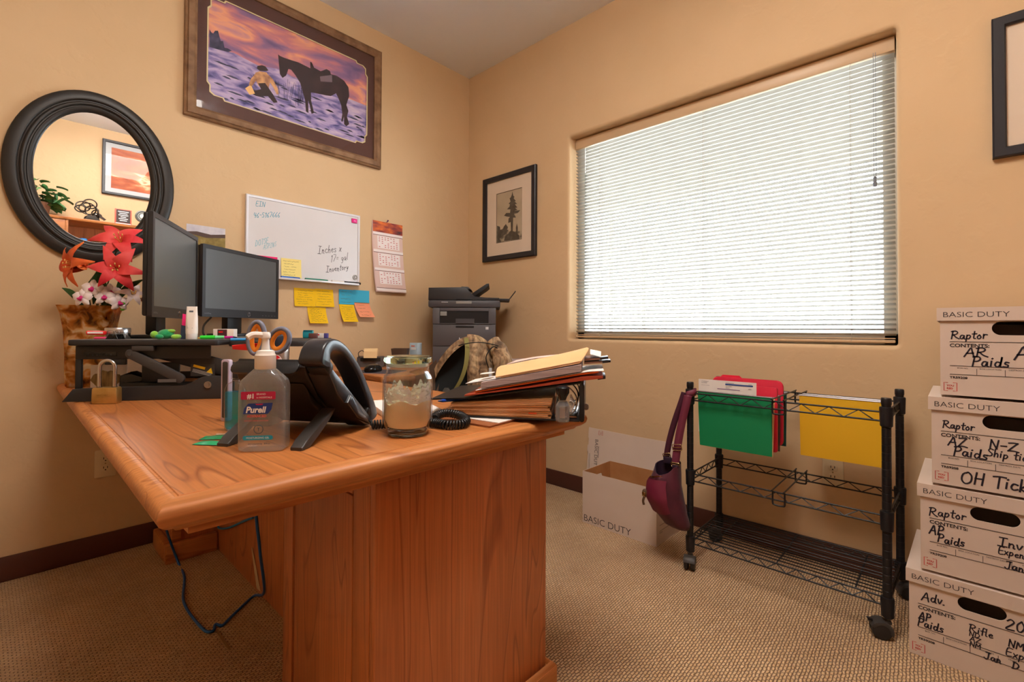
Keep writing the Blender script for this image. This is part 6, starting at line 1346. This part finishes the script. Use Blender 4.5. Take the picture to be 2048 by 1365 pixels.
# ================================================================ CABLES AND TAG UNDER THE DESK
CBL = mat('cable_blue', (34, 96, 170), .45)
m = M(); m.tube(smooth_path([(-1.905, -1.31, .640), (-1.898, -1.20, .50), (-1.850, -1.10, .30), (-1.800, -1.00, .12), (-1.760, -.80, .012), (-1.800, -.82, .006), (-1.860, -.87, .006), (-1.890, -.895, .006), (-1.905, -.875, .006), (-1.920, -.905, .006), (-1.940, -.87, .006), (-1.945, -.66, .006), (-1.900, -.46, .006), (-1.890, -.31, .010), (-1.945, -.34, .20), (-1.985, -.40, .45), (-2.00, -.42, .675)], 8), .0045, 8)
tag(m.obj('network_cable', CBL, None, 60), 'long blue network cable drooping from under the desk onto the carpet', 'cable')
m = M(); m.tube(smooth_path([(-1.742, -.305, .165), (-1.742, -.305, .112), (-1.742, -.335, .108), (-1.742, -.45, .145), (-1.742, -.62, .220), (-1.742, -.72, .262)], 8), .0042, 8); m.tube(smooth_path([(-1.742, -.72, .262), (-1.742, -.64, .245), (-1.742, -.565, .240), (-1.742, -.575, .262), (-1.742, -.61, .285)], 6), .0042, 8)
tag(m.obj('loose_cable', mat('cable_light_blue', (44, 134, 196), .45), None, 60), 'short light blue cable stapled in a loop on the desk back panel', 'cable')
t = thing('paper_tag', 'pale paper tag hanging low on the desk back panel beside the blue cable', 'tag', (-1.7365, -.79, .0))
m = M(); m.prism([(-.0, .015), (-.085, .145), (-.095, .140), (-.035, .010)], -.001, 0, Matrix(((0, 0, 1, 0), (-1, 0, 0, -.79 + .79), (0, 1, 0, 0), (0, 0, 0, 1)))); m.obj('strip', mat('tag_pale', (206, 182, 150), .8), t)
m = M(); m.box((0, 0, .004), (.006, .13, .003), (0, 0, radians(4))); o = m.obj('wooden_stick', mat('stick_wood', (150, 116, 76), .8)); o.location = (-1.910, -.965, 0); tag(o, 'thin wooden stick lying on the carpet under the desk', 'stick')
# ================================================================ THINGS ON THE RISER
ZP = ZD + .1900
def plat(s, t, z=0): return (-2.272 + s * .8231 + t * .5678, -.661 - s * .5678 + t * .8231, ZP + z)
st = thing('stapler', 'small red stapler with a white stripe at the left end of the riser', 'stapler', plat(.052, .070), -25)
m = M(); m.box((0, 0, .020), (.050, .020, .013), (0, radians(16), 0), .004); m.obj('arm', REDC, st)
m = M(); m.box((.0, -.0102, .0205), (.040, .0012, .0055), (0, radians(16), 0)); m.obj('stripe', LWT, st)
m = M(); m.b2(-.005, .026, -.009, .009, 0, .007, .003); m.obj('base', mat('stapler_pink', (232, 70, 120), .4), st)
tn = thing('metal_tin', 'round silver screw-top tin on the riser beside the vase', 'tin', plat(.092, .108), 0)
m = M(); m.lathe([(0, 0), (.032, 0), (.0335, .002), (.0335, .020), (0, .020)], 36); m.obj('tin', mat('tin_silver', (170, 168, 170), .25, 1), tn, 40)
m = M(); m.lathe([(.0338, .0203), (.0345, .021), (.0345, .034), (.033, .036), (0, .0362)], 36); m.obj('lid', mat('tin_lid', (196, 196, 200), .3, 1), tn, 40)
m = M(); m.lathe([(.0337, .004), (.0337, .018)], 36, I4, 200, 300, caps=False); m.obj('label', mat('tin_label', (120, 118, 112), .5), tn)
for k, (s, t, rz, wh) in enumerate(((.098, .060, -20, 'black binder clip in front of the tin, left one'), (.122, .055, -60, 'black binder clip in front of the tin, right one'))):
    c_ = thing('binder_clip', wh, 'clip', plat(s, t), rz, 'binder clips')
    m = M(); m.prism([(-.012, 0), (.012, 0), (.003, .016), (-.003, .016)], -.012, .012, XZ, bev=.001); m.obj('body', BLKG, c_)
    m = M(); m.tube(smooth_path([(-.006, -.003, .015), (-.007, -.006, .026), (.007, -.006, .026), (.006, -.003, .015)]), .001, 6); m.obj('handle', mat('steel_bolt'), c_)
# plush turtle
TG = noisy('plush_green', [(.3, (20, 140, 84)), (.7, (34, 170, 104))], nscale=90, rough=.95, bump=.4, sheen=.5); TL = noisy('plush_lime', [(.3, (130, 196, 60)), (.7, (156, 220, 84))], nscale=90, rough=.95, bump=.4, sheen=.5)
tu = thing('plush_turtle', 'small green plush turtle lying on the riser in front of the monitor', 'toy', plat(.262, .045), -30)
m = M(); m.ball((0, 0, .0165), (.023, .020, .0160), 18, 12); m.obj('shell', TG, tu, 80)
m = M(); m.ball((-.031, -.004, .0150), (.0115, .0115, .0115), 14, 10); m.obj('head', TL, tu, 80)
for x, y in ((.030, -.012), (.026, .016), (-.012, -.020), (-.012, .020)): m = M(); m.ball((x, y, .0085), (.0125, .0095, .0080), 12, 8); m.obj('foot', TL if x > 0 else TG, tu, 80)
m = M(); m.ball((.016, -.004, .027), (.012, .010, .006), 12, 8); m.obj('patch', TL, tu, 80)
tb = thing('lotion_tube', 'white squeeze tube of lotion standing on its cap on the riser', 'tube', plat(.338, .042), -34)
m = M(); m.rings([[(x, y, z) for x, y in roundrect(w_, d_, min(w_, d_) * .48, 5)] for w_, d_, z in ((.034, .030, .018), (.035, .029, .030), (.034, .018, .075), (.031, .006, .103), (.031, .003, .107))]); m.obj('tube', WHT, tb, 50)
m = M(); m.lathe([(0, 0), (.0155, 0), (.0165, .002), (.0165, .0176), (0, .0176)], 24); m.obj('cap', mat('cap_offwhite', (226, 222, 220), .4), tb, 40)
m = M()
for i in range(12): m.b2(-.011, .008 - (i % 3) * .003, -.0136 + i * .0006, -.0130 + i * .0007, .036 + i * .0035, .0368 + i * .0035)
m.b2(-.006, .006, -.0062, -.0048, .087, .0935); m.obj('print', mat('label_grey_ink'), tb, None)
fl_ = thing('sticky_flag', 'hot pink sticky flag with a dark blue card behind the white tube', 'sticky note', plat(.300, .075), -20)
m = M(); m.prism([(-.004, .046), (.022, .040), (.026, .078), (-.002, .084)], 0, .001, XZ @ T(0, 0, .004)); m.obj('flag', PINK, fl_); m = M(); m.prism([(-.008, 0), (.022, 0), (.020, .044), (-.006, .048)], 0, .003, XZ); m.obj('card', mat('card_navy', (60, 74, 104), .5), fl_)
hl = thing('highlighter', 'bright green highlighter lying at the front edge of the riser', 'highlighter', plat(.395, .048, .0065), -30)
m = M(); m.cyl((-.032, 0, 0), (.010, 0, 0), .0062, .0066, n=12); m.obj('cap', mat('neon_green', (50, 226, 60), .35), hl); m = M(); m.cyl((.0102, 0, 0), (.036, .004, 0), .0058, .0054, n=12); m.obj('barrel', mat('neon_green_light', (110, 226, 150), .35), hl)
for k, (s, t, c, wh) in enumerate(((.450, .085, (206, 30, 150), 'magenta pen lying on the riser right of the green highlighter'), (.470, .062, (40, 150, 220), 'light blue pen lying on the riser beside the magenta one'))):
    p_ = thing('pen', wh, 'pen', plat(s, t, .0052 if k == 0 else -.0010 + .0002), -30 + 20 * k, 'pens on the riser')
    if k == 1: p_.location.z = ZD + .184 + .0050
    if k == 0: p_.location = plat(.418, .105, .0052)
    m = M(); m.cyl((-.022, 0, 0), (.024, 0, 0), .0048, n=10); m.obj('barrel', mat('pen_c%d' % k, c, .35), p_); m = M(); m.cyl((.0241, 0, 0), (.036, 0, 0), .0046, .0016, n=10); m.obj('tip', mat('tip_dark', (60, 50, 70), .4), p_)
bxr = thing('card_box', 'small white box with a maroon panel below the monitor nearest the whiteboard', 'box', plat(.360, .275), -34)
m = M(); m.b2(-.035, .035, -.02, .02, 0, .034, .001); m.obj('box', PAPER, bxr); m = M(); m.b2(-.020, .012, -.0206, -.0201, .002, .032); m.obj('panel', mat('box_maroon', (84, 40, 52), .5), bxr); m = M(); m.b2(-.016, -.002, -.0211, -.0207, .020, .025); m.obj('red_mark', REDC, bxr)
en = thing('envelope', 'yellow-tan envelope lying on the riser under the maroon-panelled box edge', 'envelope', plat(.362, .190), -20)
m = M(); m.b2(-.055, .055, -.05, .045, 0, .004, .001); m.obj('paper', mat('envelope_tan', (232, 178, 82), .75), en); en['label'] = 'yellow-tan envelope lying flat on the riser behind the highlighter'
ZK = ZD + .1842
gp = thing('gum_packet', 'teal packet at the far end of the keyboard shelf', 'packet', plat(.600, .575), -46); gp.location.z = ZK
m = M(); m.b2(-.024, .022, -.008, .008, 0, .032, .004); m.obj('packet', mat('packet_teal', (40, 160, 176), .3), gp); m = M(); m.b2(-.020, .020, -.009, .009, .028, .036, .001); m.obj('crimp', mat('packet_teal_dark', (20, 110, 130), .3), gp)
b1_ = thing('small_carton', 'small brown carton in front of the teal packet on the shelf', 'box', plat(.625, .560), -46); b1_.location.z = ZK
m = M(); m.b2(-.019, .015, -.010, .010, 0, .022, .001); m.obj('carton', mat('carton_brown', (112, 70, 66), .5), b1_)
b2_ = thing('gum_pack', 'white carton with a dark blue end at the right tip of the shelf', 'box', plat(.655, .600), -46); b2_.location.z = ZK
m = M(); m.b2(-.028, .010, -.009, .009, 0, .022, .001); m.obj('carton', WHT, b2_); m = M(); m.b2(.0102, .026, -.009, .009, 0, .022, .001); m.obj('blue_end', mat('carton_navy', (80, 76, 150), .4), b2_); m = M(); m.b2(-.024, -.010, -.0096, -.0091, .012, .018); m.obj('red_mark', REDC, b2_)
cdl = thing('greeting_card', 'white card with a gold fan leaf standing under the riser', 'card', plat(.075, .095, -.1895), -30)
m = M(); m.b2(-.050, .050, .0, .002, 0, .105); m.obj('card', PAPER, cdl)
GLD = noisy('gold_leaf', [(.3, (92, 70, 40)), (.7, (196, 164, 104))], scale=(30, 1, 6), nscale=3, rough=.4)
m = M(); pts = [(-.012, .012)] + [(-.006 + .052 * cos(radians(a)), .030 + .056 * sin(radians(a)) + .003 * sin(a)) for a in range(30, 151, 8)]; m.poly(pts, XZ, .0006); m.obj('leaf', GLD, cdl, None)
gw = thing('black_gadget', 'black device with a cut-out front standing under the riser behind the padlock', 'gadget', plat(.150, .110, -.1895), -34)
m = M(); m.prism([(-.045, 0), (.055, 0), (.060, .045), (.035, .060), (-.010, .082), (-.040, .070)], -.025, .025, XZ, bev=.006); m.obj('body', BLKG, gw); m = M(); m.prism([(-.020, .012), (.004, .012), (.010, .040), (-.010, .046)], .0252, .0260, XZ); m.obj('window', PAPER, gw)

# ================================================================ VASE AND FLOWERS
def amber():
    """tinted glass: see-through amber mixed with a shiny mottled skin"""
    m = mat('amber_glass', rough=.12, spec=.9); nt = m.node_tree; b = nt.nodes['Principled BSDF']; o = nt.nodes['Material Output']; mp = coords(nt, (1, 1, .9), (.5, .4, 0))
    v = nt.nodes.new('ShaderNodeTexNoise'); v.inputs['Scale'].default_value = 30; v.inputs['Detail'].default_value = 2; v.inputs['Distortion'].default_value = .5; nt.links.new(mp.outputs[0], v.inputs['Vector'])
    r = ramp(nt, [(.34, (130, 76, 22)), (.45, (210, 140, 52)), (.54, (244, 194, 108)), (.64, (255, 242, 200))]); nt.links.new(v.outputs['Fac'], r.inputs[0]); nt.links.new(r.outputs[0], b.inputs['Base Color'])
    bp = nt.nodes.new('ShaderNodeBump'); bp.inputs['Strength'].default_value = .7; bp.inputs['Distance'].default_value = .01; nt.links.new(v.outputs['Fac'], bp.inputs['Height']); nt.links.new(bp.outputs[0], b.inputs['Normal'])
    tr = nt.nodes.new('ShaderNodeBsdfTransparent'); nt.links.new(r.outputs[0], tr.inputs[0]); mx = nt.nodes.new('ShaderNodeMixShader'); mx.inputs[0].default_value = .30
    nt.links.new(tr.outputs[0], mx.inputs[1]); nt.links.new(b.outputs[0], mx.inputs[2]); nt.links.new(mx.outputs[0], o.inputs[0])
    return m
VX, VY = -2.163, -.190
vs = thing('glass_vase', 'tall amber textured glass vase holding artificial flowers in the desk corner', 'vase', (VX, VY, ZD + .0005), -20)
m = M()
outer_ = [[(x, y, z) for x, y in roundrect(w_, w_ * .95, .018, 4)] for w_, z in ((.118, 0), (.126, .006), (.130, .06), (.132, .14), (.140, .22), (.156, .28), (.172, .307), (.174, .310))]
inner_ = [[(x, y, z) for x, y in roundrect(w_, w_ * .95, .015, 4)] for w_, z in ((.166, .310), (.148, .278), (.130, .215), (.122, .14), (.120, .06), (.112, .014))]
m.rings(outer_ + inner_, caps=True); m.obj('vase', amber(), vs, 50)
LFG = noisy('leaf_green', [(.3, (34, 62, 26)), (.7, (64, 98, 40))], nscale=20, rough=.6); STEMG = mat('stem_green', (62, 74, 38), .6)
LRED = noisy('lily_red', [(.3, (222, 40, 56)), (.7, (240, 90, 84))], nscale=14, rough=.6); LOR = noisy('lily_orange', [(.35, (206, 40, 30)), (.6, (244, 128, 62))], nscale=9, rough=.6); LPK = noisy('lily_dusky', [(.3, (150, 70, 62)), (.7, (196, 116, 100))], nscale=14, rough=.6)
STAM = mat('stamen', (240, 190, 110), .6); ORW = noisy('orchid_white', [(.3, (232, 214, 214)), (.7, (248, 238, 232))], nscale=12, rough=.6); ORM = mat('orchid_magenta', (206, 40, 120), .55); ORY = mat('orchid_yellow', (236, 200, 90), .6)
def petal(m, X, L, Wd, flare, curl, twist=0, nu=10, nv=4):
    """a petal in the frame X: grows along +z (flower axis) then bends outward along +x"""
    def P(u, v):
        t = u; w_ = Wd * (sin(pi * min(t * .92 + .06, 1)) ** .8) * (v - .5)
        ang = flare * (t ** 1.1) + curl * max(t - .6, 0) ** 1.3
        x = L * (sin(ang * .5) * t) * 1.05; z = L * t * cos(ang * .62)
        cup = (v - .5) ** 2 * Wd * .9 * (1 - t * .6)
        return X @ Vector((x - cup, w_ + twist * t * t * L, z))
    m.grid(P, nu, nv)
def axis_frame(c, d):
    d = Vector(d).normalized(); a = Vector((0, 0, 1)) if abs(d.z) < .95 else Vector((1, 0, 0)); u = a.cross(d).normalized(); v = d.cross(u)
    return Matrix(((u.x, v.x, d.x, c[0]), (u.y, v.y, d.y, c[1]), (u.z, v.z, d.z, c[2]), (0, 0, 0, 1)))
def lily(name, c, d, L, mt, label, flare=1.9, curl=1.2, seed=1, group=None, Wd=.42, stem=True, rim=0, leafs=()):
    t = thing(name, label, 'flower', (VX, VY, ZD + .03), 0, group); O = Vector((VX, VY, ZD + .03)); rnd = random.Random(seed)
    c = Vector(c) - O; d = Vector(d).normalized()
    m = M(); A = axis_frame(c - d * L * .18, d)
    for k in range(6):
        petal(m, A @ RZ(60 * k + rnd.uniform(-8, 8)) @ T(.002, 0, 0), L * rnd.uniform(.92, 1.08), L * Wd * (1.25 if k % 2 else 1.0), flare * rnd.uniform(.85, 1.15), curl * rnd.uniform(.6, 1.4), rnd.uniform(-.08, .08))
    m.obj('petals', mt, t, 80)
    m = M()
    for k in range(5):
        q = A @ RZ(72 * k + 20); m.tube([q @ Vector((0, 0, L * .1)), q @ Vector((L * .07, 0, L * .35)), q @ Vector((L * .13, 0, L * .58))], .0011, 5); m.ball(q @ Vector((L * .13, 0, L * .60)), (.0022, .0022, .0045), 6, 4)
    m.obj('stamens', STAM, t, 80)
    if stem:
        hd = Vector((cos(radians(rim)), sin(radians(rim)), 0)); base = hd * .022; q_ = c - d * L * .5
        m = M(); m.tube(smooth_path([base, hd * .028 + Vector((0, 0, .14)), hd * .045 + Vector((0, 0, .285)), Vector((q_.x, q_.y, 0)) * .7 + Vector((0, 0, min(max(q_.z - .02, .298), q_.z))), q_, c - d * L * .15], 6), .0024, 7); m.obj('stem', STEMG, t, 80)
        m = M()
        for (p, e, w_) in leafs:
            p, e = Vector(p) - O, Vector(e) - O; dd = e - p; n_ = dd.cross(Vector((.6, -.8, .3))).normalized()
            m.grid(lambda u, v: p + dd * u + n_ * (v - .5) * w_ * sin(pi * min(u * .95 + .03, 1)) + Vector((0, 0, .12 * dd.length * sin(pi * u))), 8, 2)
        if leafs: m.obj('leaves', LFG, t, 80)
        else: m.bm.free()
    return t
tocam = Vector((-2.381 + 2.1, -2.596 + .3, -.25)).normalized()
lily('lily', (-2.090, -.300, 1.300), (-.30, -.80, .42), .102, LRED, 'topmost bright red lily, in front of the mirror glass', 2.0, .6, 3, 'lilies', rim=60, leafs=(((-2.14, -.24, 1.12), (-2.12, -.27, 1.24), .035), ((-2.10, -.26, 1.10), (-2.05, -.28, 1.20), .03)))
lily('lily', (-2.108, -.350, 1.190), (-.22, -.95, .05), .100, LRED, 'middle red lily facing the camera, below the topmost one', 2.1, .4, 8, 'lilies', rim=-45, leafs=(((-2.13, -.25, 1.04), (-2.155, -.30, 1.17), .055), ((-2.12, -.25, 1.04), (-2.09, -.30, 1.13), .05), ((-2.11, -.24, 1.05), (-2.02, -.33, 1.16), .035)))
lily('lily', (-2.200, -.215, 1.205), (-.80, -.25, .02), .112, LOR, 'orange lily seen from the side, opening to the left over the vase', 1.35, 1.9, 5, 'lilies', rim=170, leafs=(((-2.18, -.22, 1.03), (-2.255, -.30, 1.112), .03), ((-2.16, -.22, 1.06), (-2.14, -.26, 1.20), .05)))
lily('lily', (-2.010, -.310, 1.080), (.75, -.30, -.20), .085, LPK, 'dusky pink drooping lily beside the monitor edge', 1.2, 1.2, 6, 'lilies', rim=15)
lily('white_lily', (-2.055, -.320, 1.100), (.05, -.90, .35), .055, ORW, 'small white lily right of the orchids', 1.9, .6, 7, None, .38, rim=-15)
orc = thing('orchid_spray', 'spray of white and magenta orchids over the vase rim', 'flower', (VX, VY, ZD + .03))
O = Vector((VX, VY, ZD + .03))
spots = ((-2.200, -.30, 1.080, -.5), (-2.172, -.31, 1.115, -.2), (-2.138, -.32, 1.085, .0), (-2.118, -.30, 1.105, .2), (-2.096, -.33, 1.065, .35))
for i, (x, y, z, yw) in enumerate(spots):
    A = axis_frame(Vector((x, y, z)) - O, (yw - .15, -.9, .12)); m = M(); rnd = random.Random(20 + i)
    for k in range(5):
        wd = .034 if k in (1, 4) else .022
        X = A @ RZ(90 + 72 * k + rnd.uniform(-6, 6)); m.grid(lambda u, v: X @ Vector((.034 * u, (v - .5) * wd * sin(pi * min(u * .86 + .1, 1)) ** .7, .006 * sin(pi * u) - .02 * (v - .5) ** 2)), 7, 4)
    fl2 = m.obj('blossom', ORW, orc, 80)
    m = M(); X = A @ RZ(270); m.grid(lambda u, v: X @ Vector((.016 * u - .002, (v - .5) * .018 * sin(pi * min(u * .8 + .15, 1)), .004 + .010 * sin(pi * u))), 5, 3); m.ball(A @ Vector((0, 0, .006)), (.005, .005, .006), 8, 6); m.obj('lip', ORM, fl2, 80)
m = M(); m.tube(smooth_path([(0, 0, 0), (.0, -.01, .2), (-.01, -.05, .30), (-.03, -.10, .335)], 6), .002, 6); m.tube(smooth_path([(0, 0, .2), (.02, -.06, .28), (.06, -.12, .30)], 6), .002, 6); m.tube(smooth_path([(0, 0, .2), (.01, -.08, .30), (.0, -.12, .31)], 6), .002, 6); m.obj('stem', STEMG, orc, 80)
m = M()
for p in ((-2.085, -.33, 1.062), (-2.085, -.325, 1.040)): m.ball(Vector(p) - O, (.008, .007, .006), 8, 6)
m.obj('buds', mat('bud_green', (110, 190, 50), .5), orc, 80)

# ================================================================ SEEN IN THE MIRROR: HUTCH AND WHAT STANDS ON IT
HX, HY = -1.90, -2.845
hu = thing('hutch', 'cherry-wood hutch cabinet reflected in the round mirror', 'cabinet', (HX, HY, 0), 180)
# local x = HX - X, y toward the back wall
W_H = wood('cherry_hutch', 0, (180, 108, 56), (212, 138, 76), (222, 150, 88), .35, .2)
m = M(); m.b2(-.90, .72, -.006, .35, 1.893, 1.917, .003); m.obj('top', W_H, hu)
m = M(); m.b2(-.88, -.86, .0, .345, 0, 1.8925, .001); m.obj('side_panel', W_V, hu); m = M(); m.b2(.68, .70, 0, .345, 0, 1.8925, .001); m.obj('side_panel', W_V, hu); m = M(); m.b2(.150, .168, 0, .345, .76, 1.8925, .001); m.obj('side_panel', W_H, hu)
m = M(); m.b2(-.859, .679, .335, .345, .0, 1.8925); m.obj('back_panel', W_V, hu)
m = M(); m.b2(.169, .679, .0, .018, 1.40, 1.890, .002); dr = m.obj('door', W_H, hu); m = M(); m.cyl((.20, -.001, 1.52), (.20, -.022, 1.52), .010, n=14); m.obj('knob', mat('knob_brass', (180, 150, 90), .3, 1), dr)
m = M(); m.b2(-.859, .149, .005, .334, 1.640, 1.660, .001); m.obj('shelf', W_H, hu); m = M(); m.b2(-.859, .149, .005, .334, 1.25, 1.27, .001); m.obj('shelf', W_H, hu)
m = M(); m.b2(-.859, .679, -.06, .334, .74, .765, .004); m.obj('counter', W_H, hu)
for x0, x1 in ((-.858, -.345), (-.341, .165), (.169, .678)): m = M(); m.b2(x0, x1, -.002, .016, .08, .735, .002); dr = m.obj('door', W_V, hu); m = M(); m.cyl((x1 - .04, -.003, .66), (x1 - .04, -.024, .66), .010, n=14); m.obj('knob', mat('knob_brass'), dr)
ZH = 1.9175
pp = thing('potted_plant', 'leafy green potted plant on the hutch, at the left of the mirror reflection', 'plant', (-2.235, -3.00, ZH))
m = M(); m.lathe([(0, 0), (.060, 0), (.068, .01), (.082, .11), (.085, .115), (.078, .115), (.074, .09), (0, .088)], 28); m.obj('pot', mat('pot_clay', (120, 84, 60), .7), pp, 40)
LF2 = noisy('house_leaf', [(.3, (36, 84, 44)), (.55, (66, 130, 70)), (.75, (140, 180, 120))], nscale=14, rough=.5)
m = M(); rnd = random.Random(31)
for i in range(70):
    a = rnd.uniform(0, 2 * pi); r = rnd.uniform(.02, .17); z = max(.13 + rnd.uniform(-.10, .19) * (1 if r < .13 else .45), .075); c_ = Vector((r * cos(a), r * sin(a) * .85, z)); dd = Vector((cos(a + rnd.uniform(-.8, .8)), sin(a + rnd.uniform(-.8, .8)), rnd.uniform(-.35, .5))).normalized(); L = rnd.uniform(.06, .10); n_ = dd.cross(Vector((rnd.uniform(-.4, .4), rnd.uniform(-.4, .4), 1))).normalized(); nn = n_.cross(dd)
    m.grid(lambda u, v: c_ + dd * L * u + n_ * (v - .5) * L * .72 * sin(pi * min(u * .8 + .14, 1)) ** .8 - nn * .02 * u * u + nn * .03 * abs(v - .5), 5, 4)
m.obj('leaves', LF2, pp, 80)
m = M()
for i in range(12): a = i * .55; m.tube(smooth_path([(0, 0, .09), (.05 * cos(a), .05 * sin(a), .17), (.12 * cos(a), .12 * sin(a), .17 + .05 * sin(i))]), .002, 5)
m.obj('stems', STEMG, pp, 80)
IRON = mat('welded_iron', (70, 66, 62), .35, .8)
sp_ = thing('horseshoe_sculpture', 'dark metal sculpture of curled loops on the hutch top, in the mirror', 'sculpture', (-1.885, -2.98, ZH))
m = M(); m.b2(-.075, .075, -.04, .04, 0, .018, .004); m.rings([[(x, y, z) for x, y in roundrect(w_, .04, .018, 4)] for w_, z in ((.12, .018), (.10, .045), (.06, .06))]); m.obj('base', IRON, sp_)
m = M()
for (cx, cz, r, tl) in ((-.03, .12, .050, 20), (-.06, .135, .042, -10), (.0, .105, .046, 40), (.03, .085, .036, 60), (-.08, .11, .03, 0), (-.015, .165, .040, 10)):
    m.tube([T(cx, 0, cz) @ RZ(tl) @ RY(tl * .7) @ Vector((r * 1.2 * cos(2 * pi * i / 24), .01 * sin(4 * pi * i / 24), r * sin(2 * pi * i / 24))) for i in range(24)], .0055, 7, closed=True)
m.obj('loops', IRON, sp_, 70)
m = M(); m.ball((.035, -.01, .070), (.038, .022, .024), 12, 8); m.prism([(.05, .08), (.10, .04), (.085, .03), (.04, .06)], -.01, .01, XZ); m.obj('figure', mat('polished_iron', (130, 126, 122), .25, .9), sp_, 70)
sg = thing('shelf_sign', 'small dark plaque with white lettering and a coral border, in the mirror', 'sign', (-1.665, -2.955, ZH), 180)
m = M(); m.b2(-.062, .062, 0, .012, .0, .155, .002); m.obj('frame', mat('sign_coral', (196, 92, 76), .5), sg); m = M(); m.b2(-.052, .052, -.0012, -.0002, .028, .148); m.obj('face', mat('sign_dark', (66, 56, 54), .5), sg)
m = M()
for i, (a, b_) in enumerate(((-.04, .04), (-.03, .03), (-.036, .036), (-.02, .02), (-.034, .034), (-.026, .026))): m.b2(a, b_, -.0018, -.0013, .128 - i * .0165, .134 - i * .0165)
m.b2(-.056, .056, -.0018, -.0002, .004, .024); m.obj('lettering', LWT, sg)
fn = thing('desk_clock', 'small round-faced grey desk clock at the right of the mirror reflection', 'clock', (-1.520, -2.97, ZH), 180)
m = M(); m.lathe([(0, -.02), (.05, -.02), (.056, -.01), (.056, .012), (.046, .016), (.044, .010), (0, .010)], 32, T(0, 0, .115) @ RX(90)); m.obj('case', mat('clock_grey', (96, 100, 98), .4), fn); m = M(); m.lathe([(.022, .0105), (.022, .013), (.010, .015), (0, .015)], 20, T(0, 0, .115) @ RX(90)); m.lathe([(.036, .0105), (.036, .012), (.033, .012), (.033, .0105)], 24, T(0, 0, .115) @ RX(90), caps=False); m.obj('dial', mat('clock_pale', (206, 208, 204), .4), fn)
m = M(); m.tube([(0, 0, .06), (0, 0, .012)], .012, 10); m.b2(-.04, .04, -.025, .025, 0, .012, .004); m.obj('stand', mat('clock_grey'), fn)
fa = thing('framed_landscape', 'black-framed red rock landscape on the back wall, seen in the mirror', 'picture', (-1.480, YB + .001, 2.505), 180)
m = M(); mitre(m, .64, .52, [(0, 0), (0, .020), (.004, .024), (.020, .022), (.024, .016), (.024, .004)]); m.obj('frame', mat('frame_black_blue'), fa, 30)
m = M(); m.ringpoly([(-.30, -.24), (.30, -.24), (.30, .24), (-.30, .24)], [(-.252, -.195), (.252, -.195), (.252, .195), (-.252, .195)], XZ, .008, .009); m.obj('mat_board', mat('mat_grey', (190, 194, 198), .7), fa)
m = M(); m.poly([(-.26, -.2), (.26, -.2), (.26, .2), (-.26, .2)], XZ, .006); m.obj('print', noisy('red_rock', [(.25, (120, 52, 30)), (.45, (176, 88, 52)), (.58, (206, 124, 80)), (.66, (250, 226, 186)), (.74, (196, 104, 62))], scale=(1.2, 1, 5), nscale=2.2, detail=5, rough=.6, dist=.8, rot=(0, radians(10), 0)), fa, None)
m = M(); m.b2(-.30, .30, -.0150, -.0140, -.24, .24); m.obj('glass', GLASS_F, fa)
ZS = 1.6605
for (x, y, r, h_, c, nm, wh) in ((-1.945, -2.93, .026, .095, (60, 140, 220), 'cup', 'tall blue cup on the hutch shelf, in the mirror bottom'), (-1.895, -2.95, .030, .070, (150, 196, 226), 'mug', 'short white and pale blue mug beside the blue cup, in the mirror'), (-2.005, -2.94, .026, .062, (170, 172, 166), 'jar', 'small grey round jar left of the blue cup, in the mirror')):
    t = thing(nm, wh, nm, (x, y, ZS)); m = M(); m.lathe([(0, 0), (r * .85, 0), (r, .004), (r, h_ * .6), (r * (1.0 if nm != 'jar' else .7), h_), (r * .8 if nm != 'jar' else .01, h_), (r * .78, h_ * .6), (0, .01)], 24); m.obj('body', mat('ware_%s' % nm, c, .3), t, 40)
    if nm == 'mug': m = M(); m.lathe([(r + .0004, h_ * .62), (r + .0008, h_ * .64), (r + .0008, h_ * .98), (r + .0004, h_)], 24, caps=False); m.obj('band', LWT, t)
    if nm == 'cup': m = M(); m.tube(smooth_path([(-r + .001, 0, h_ * .75), (-r - .018, 0, h_ * .7), (-r - .018, 0, h_ * .35), (-r + .001, 0, h_ * .25)]), .0035, 7); m.obj('handle', mat('ware_cup'), t)
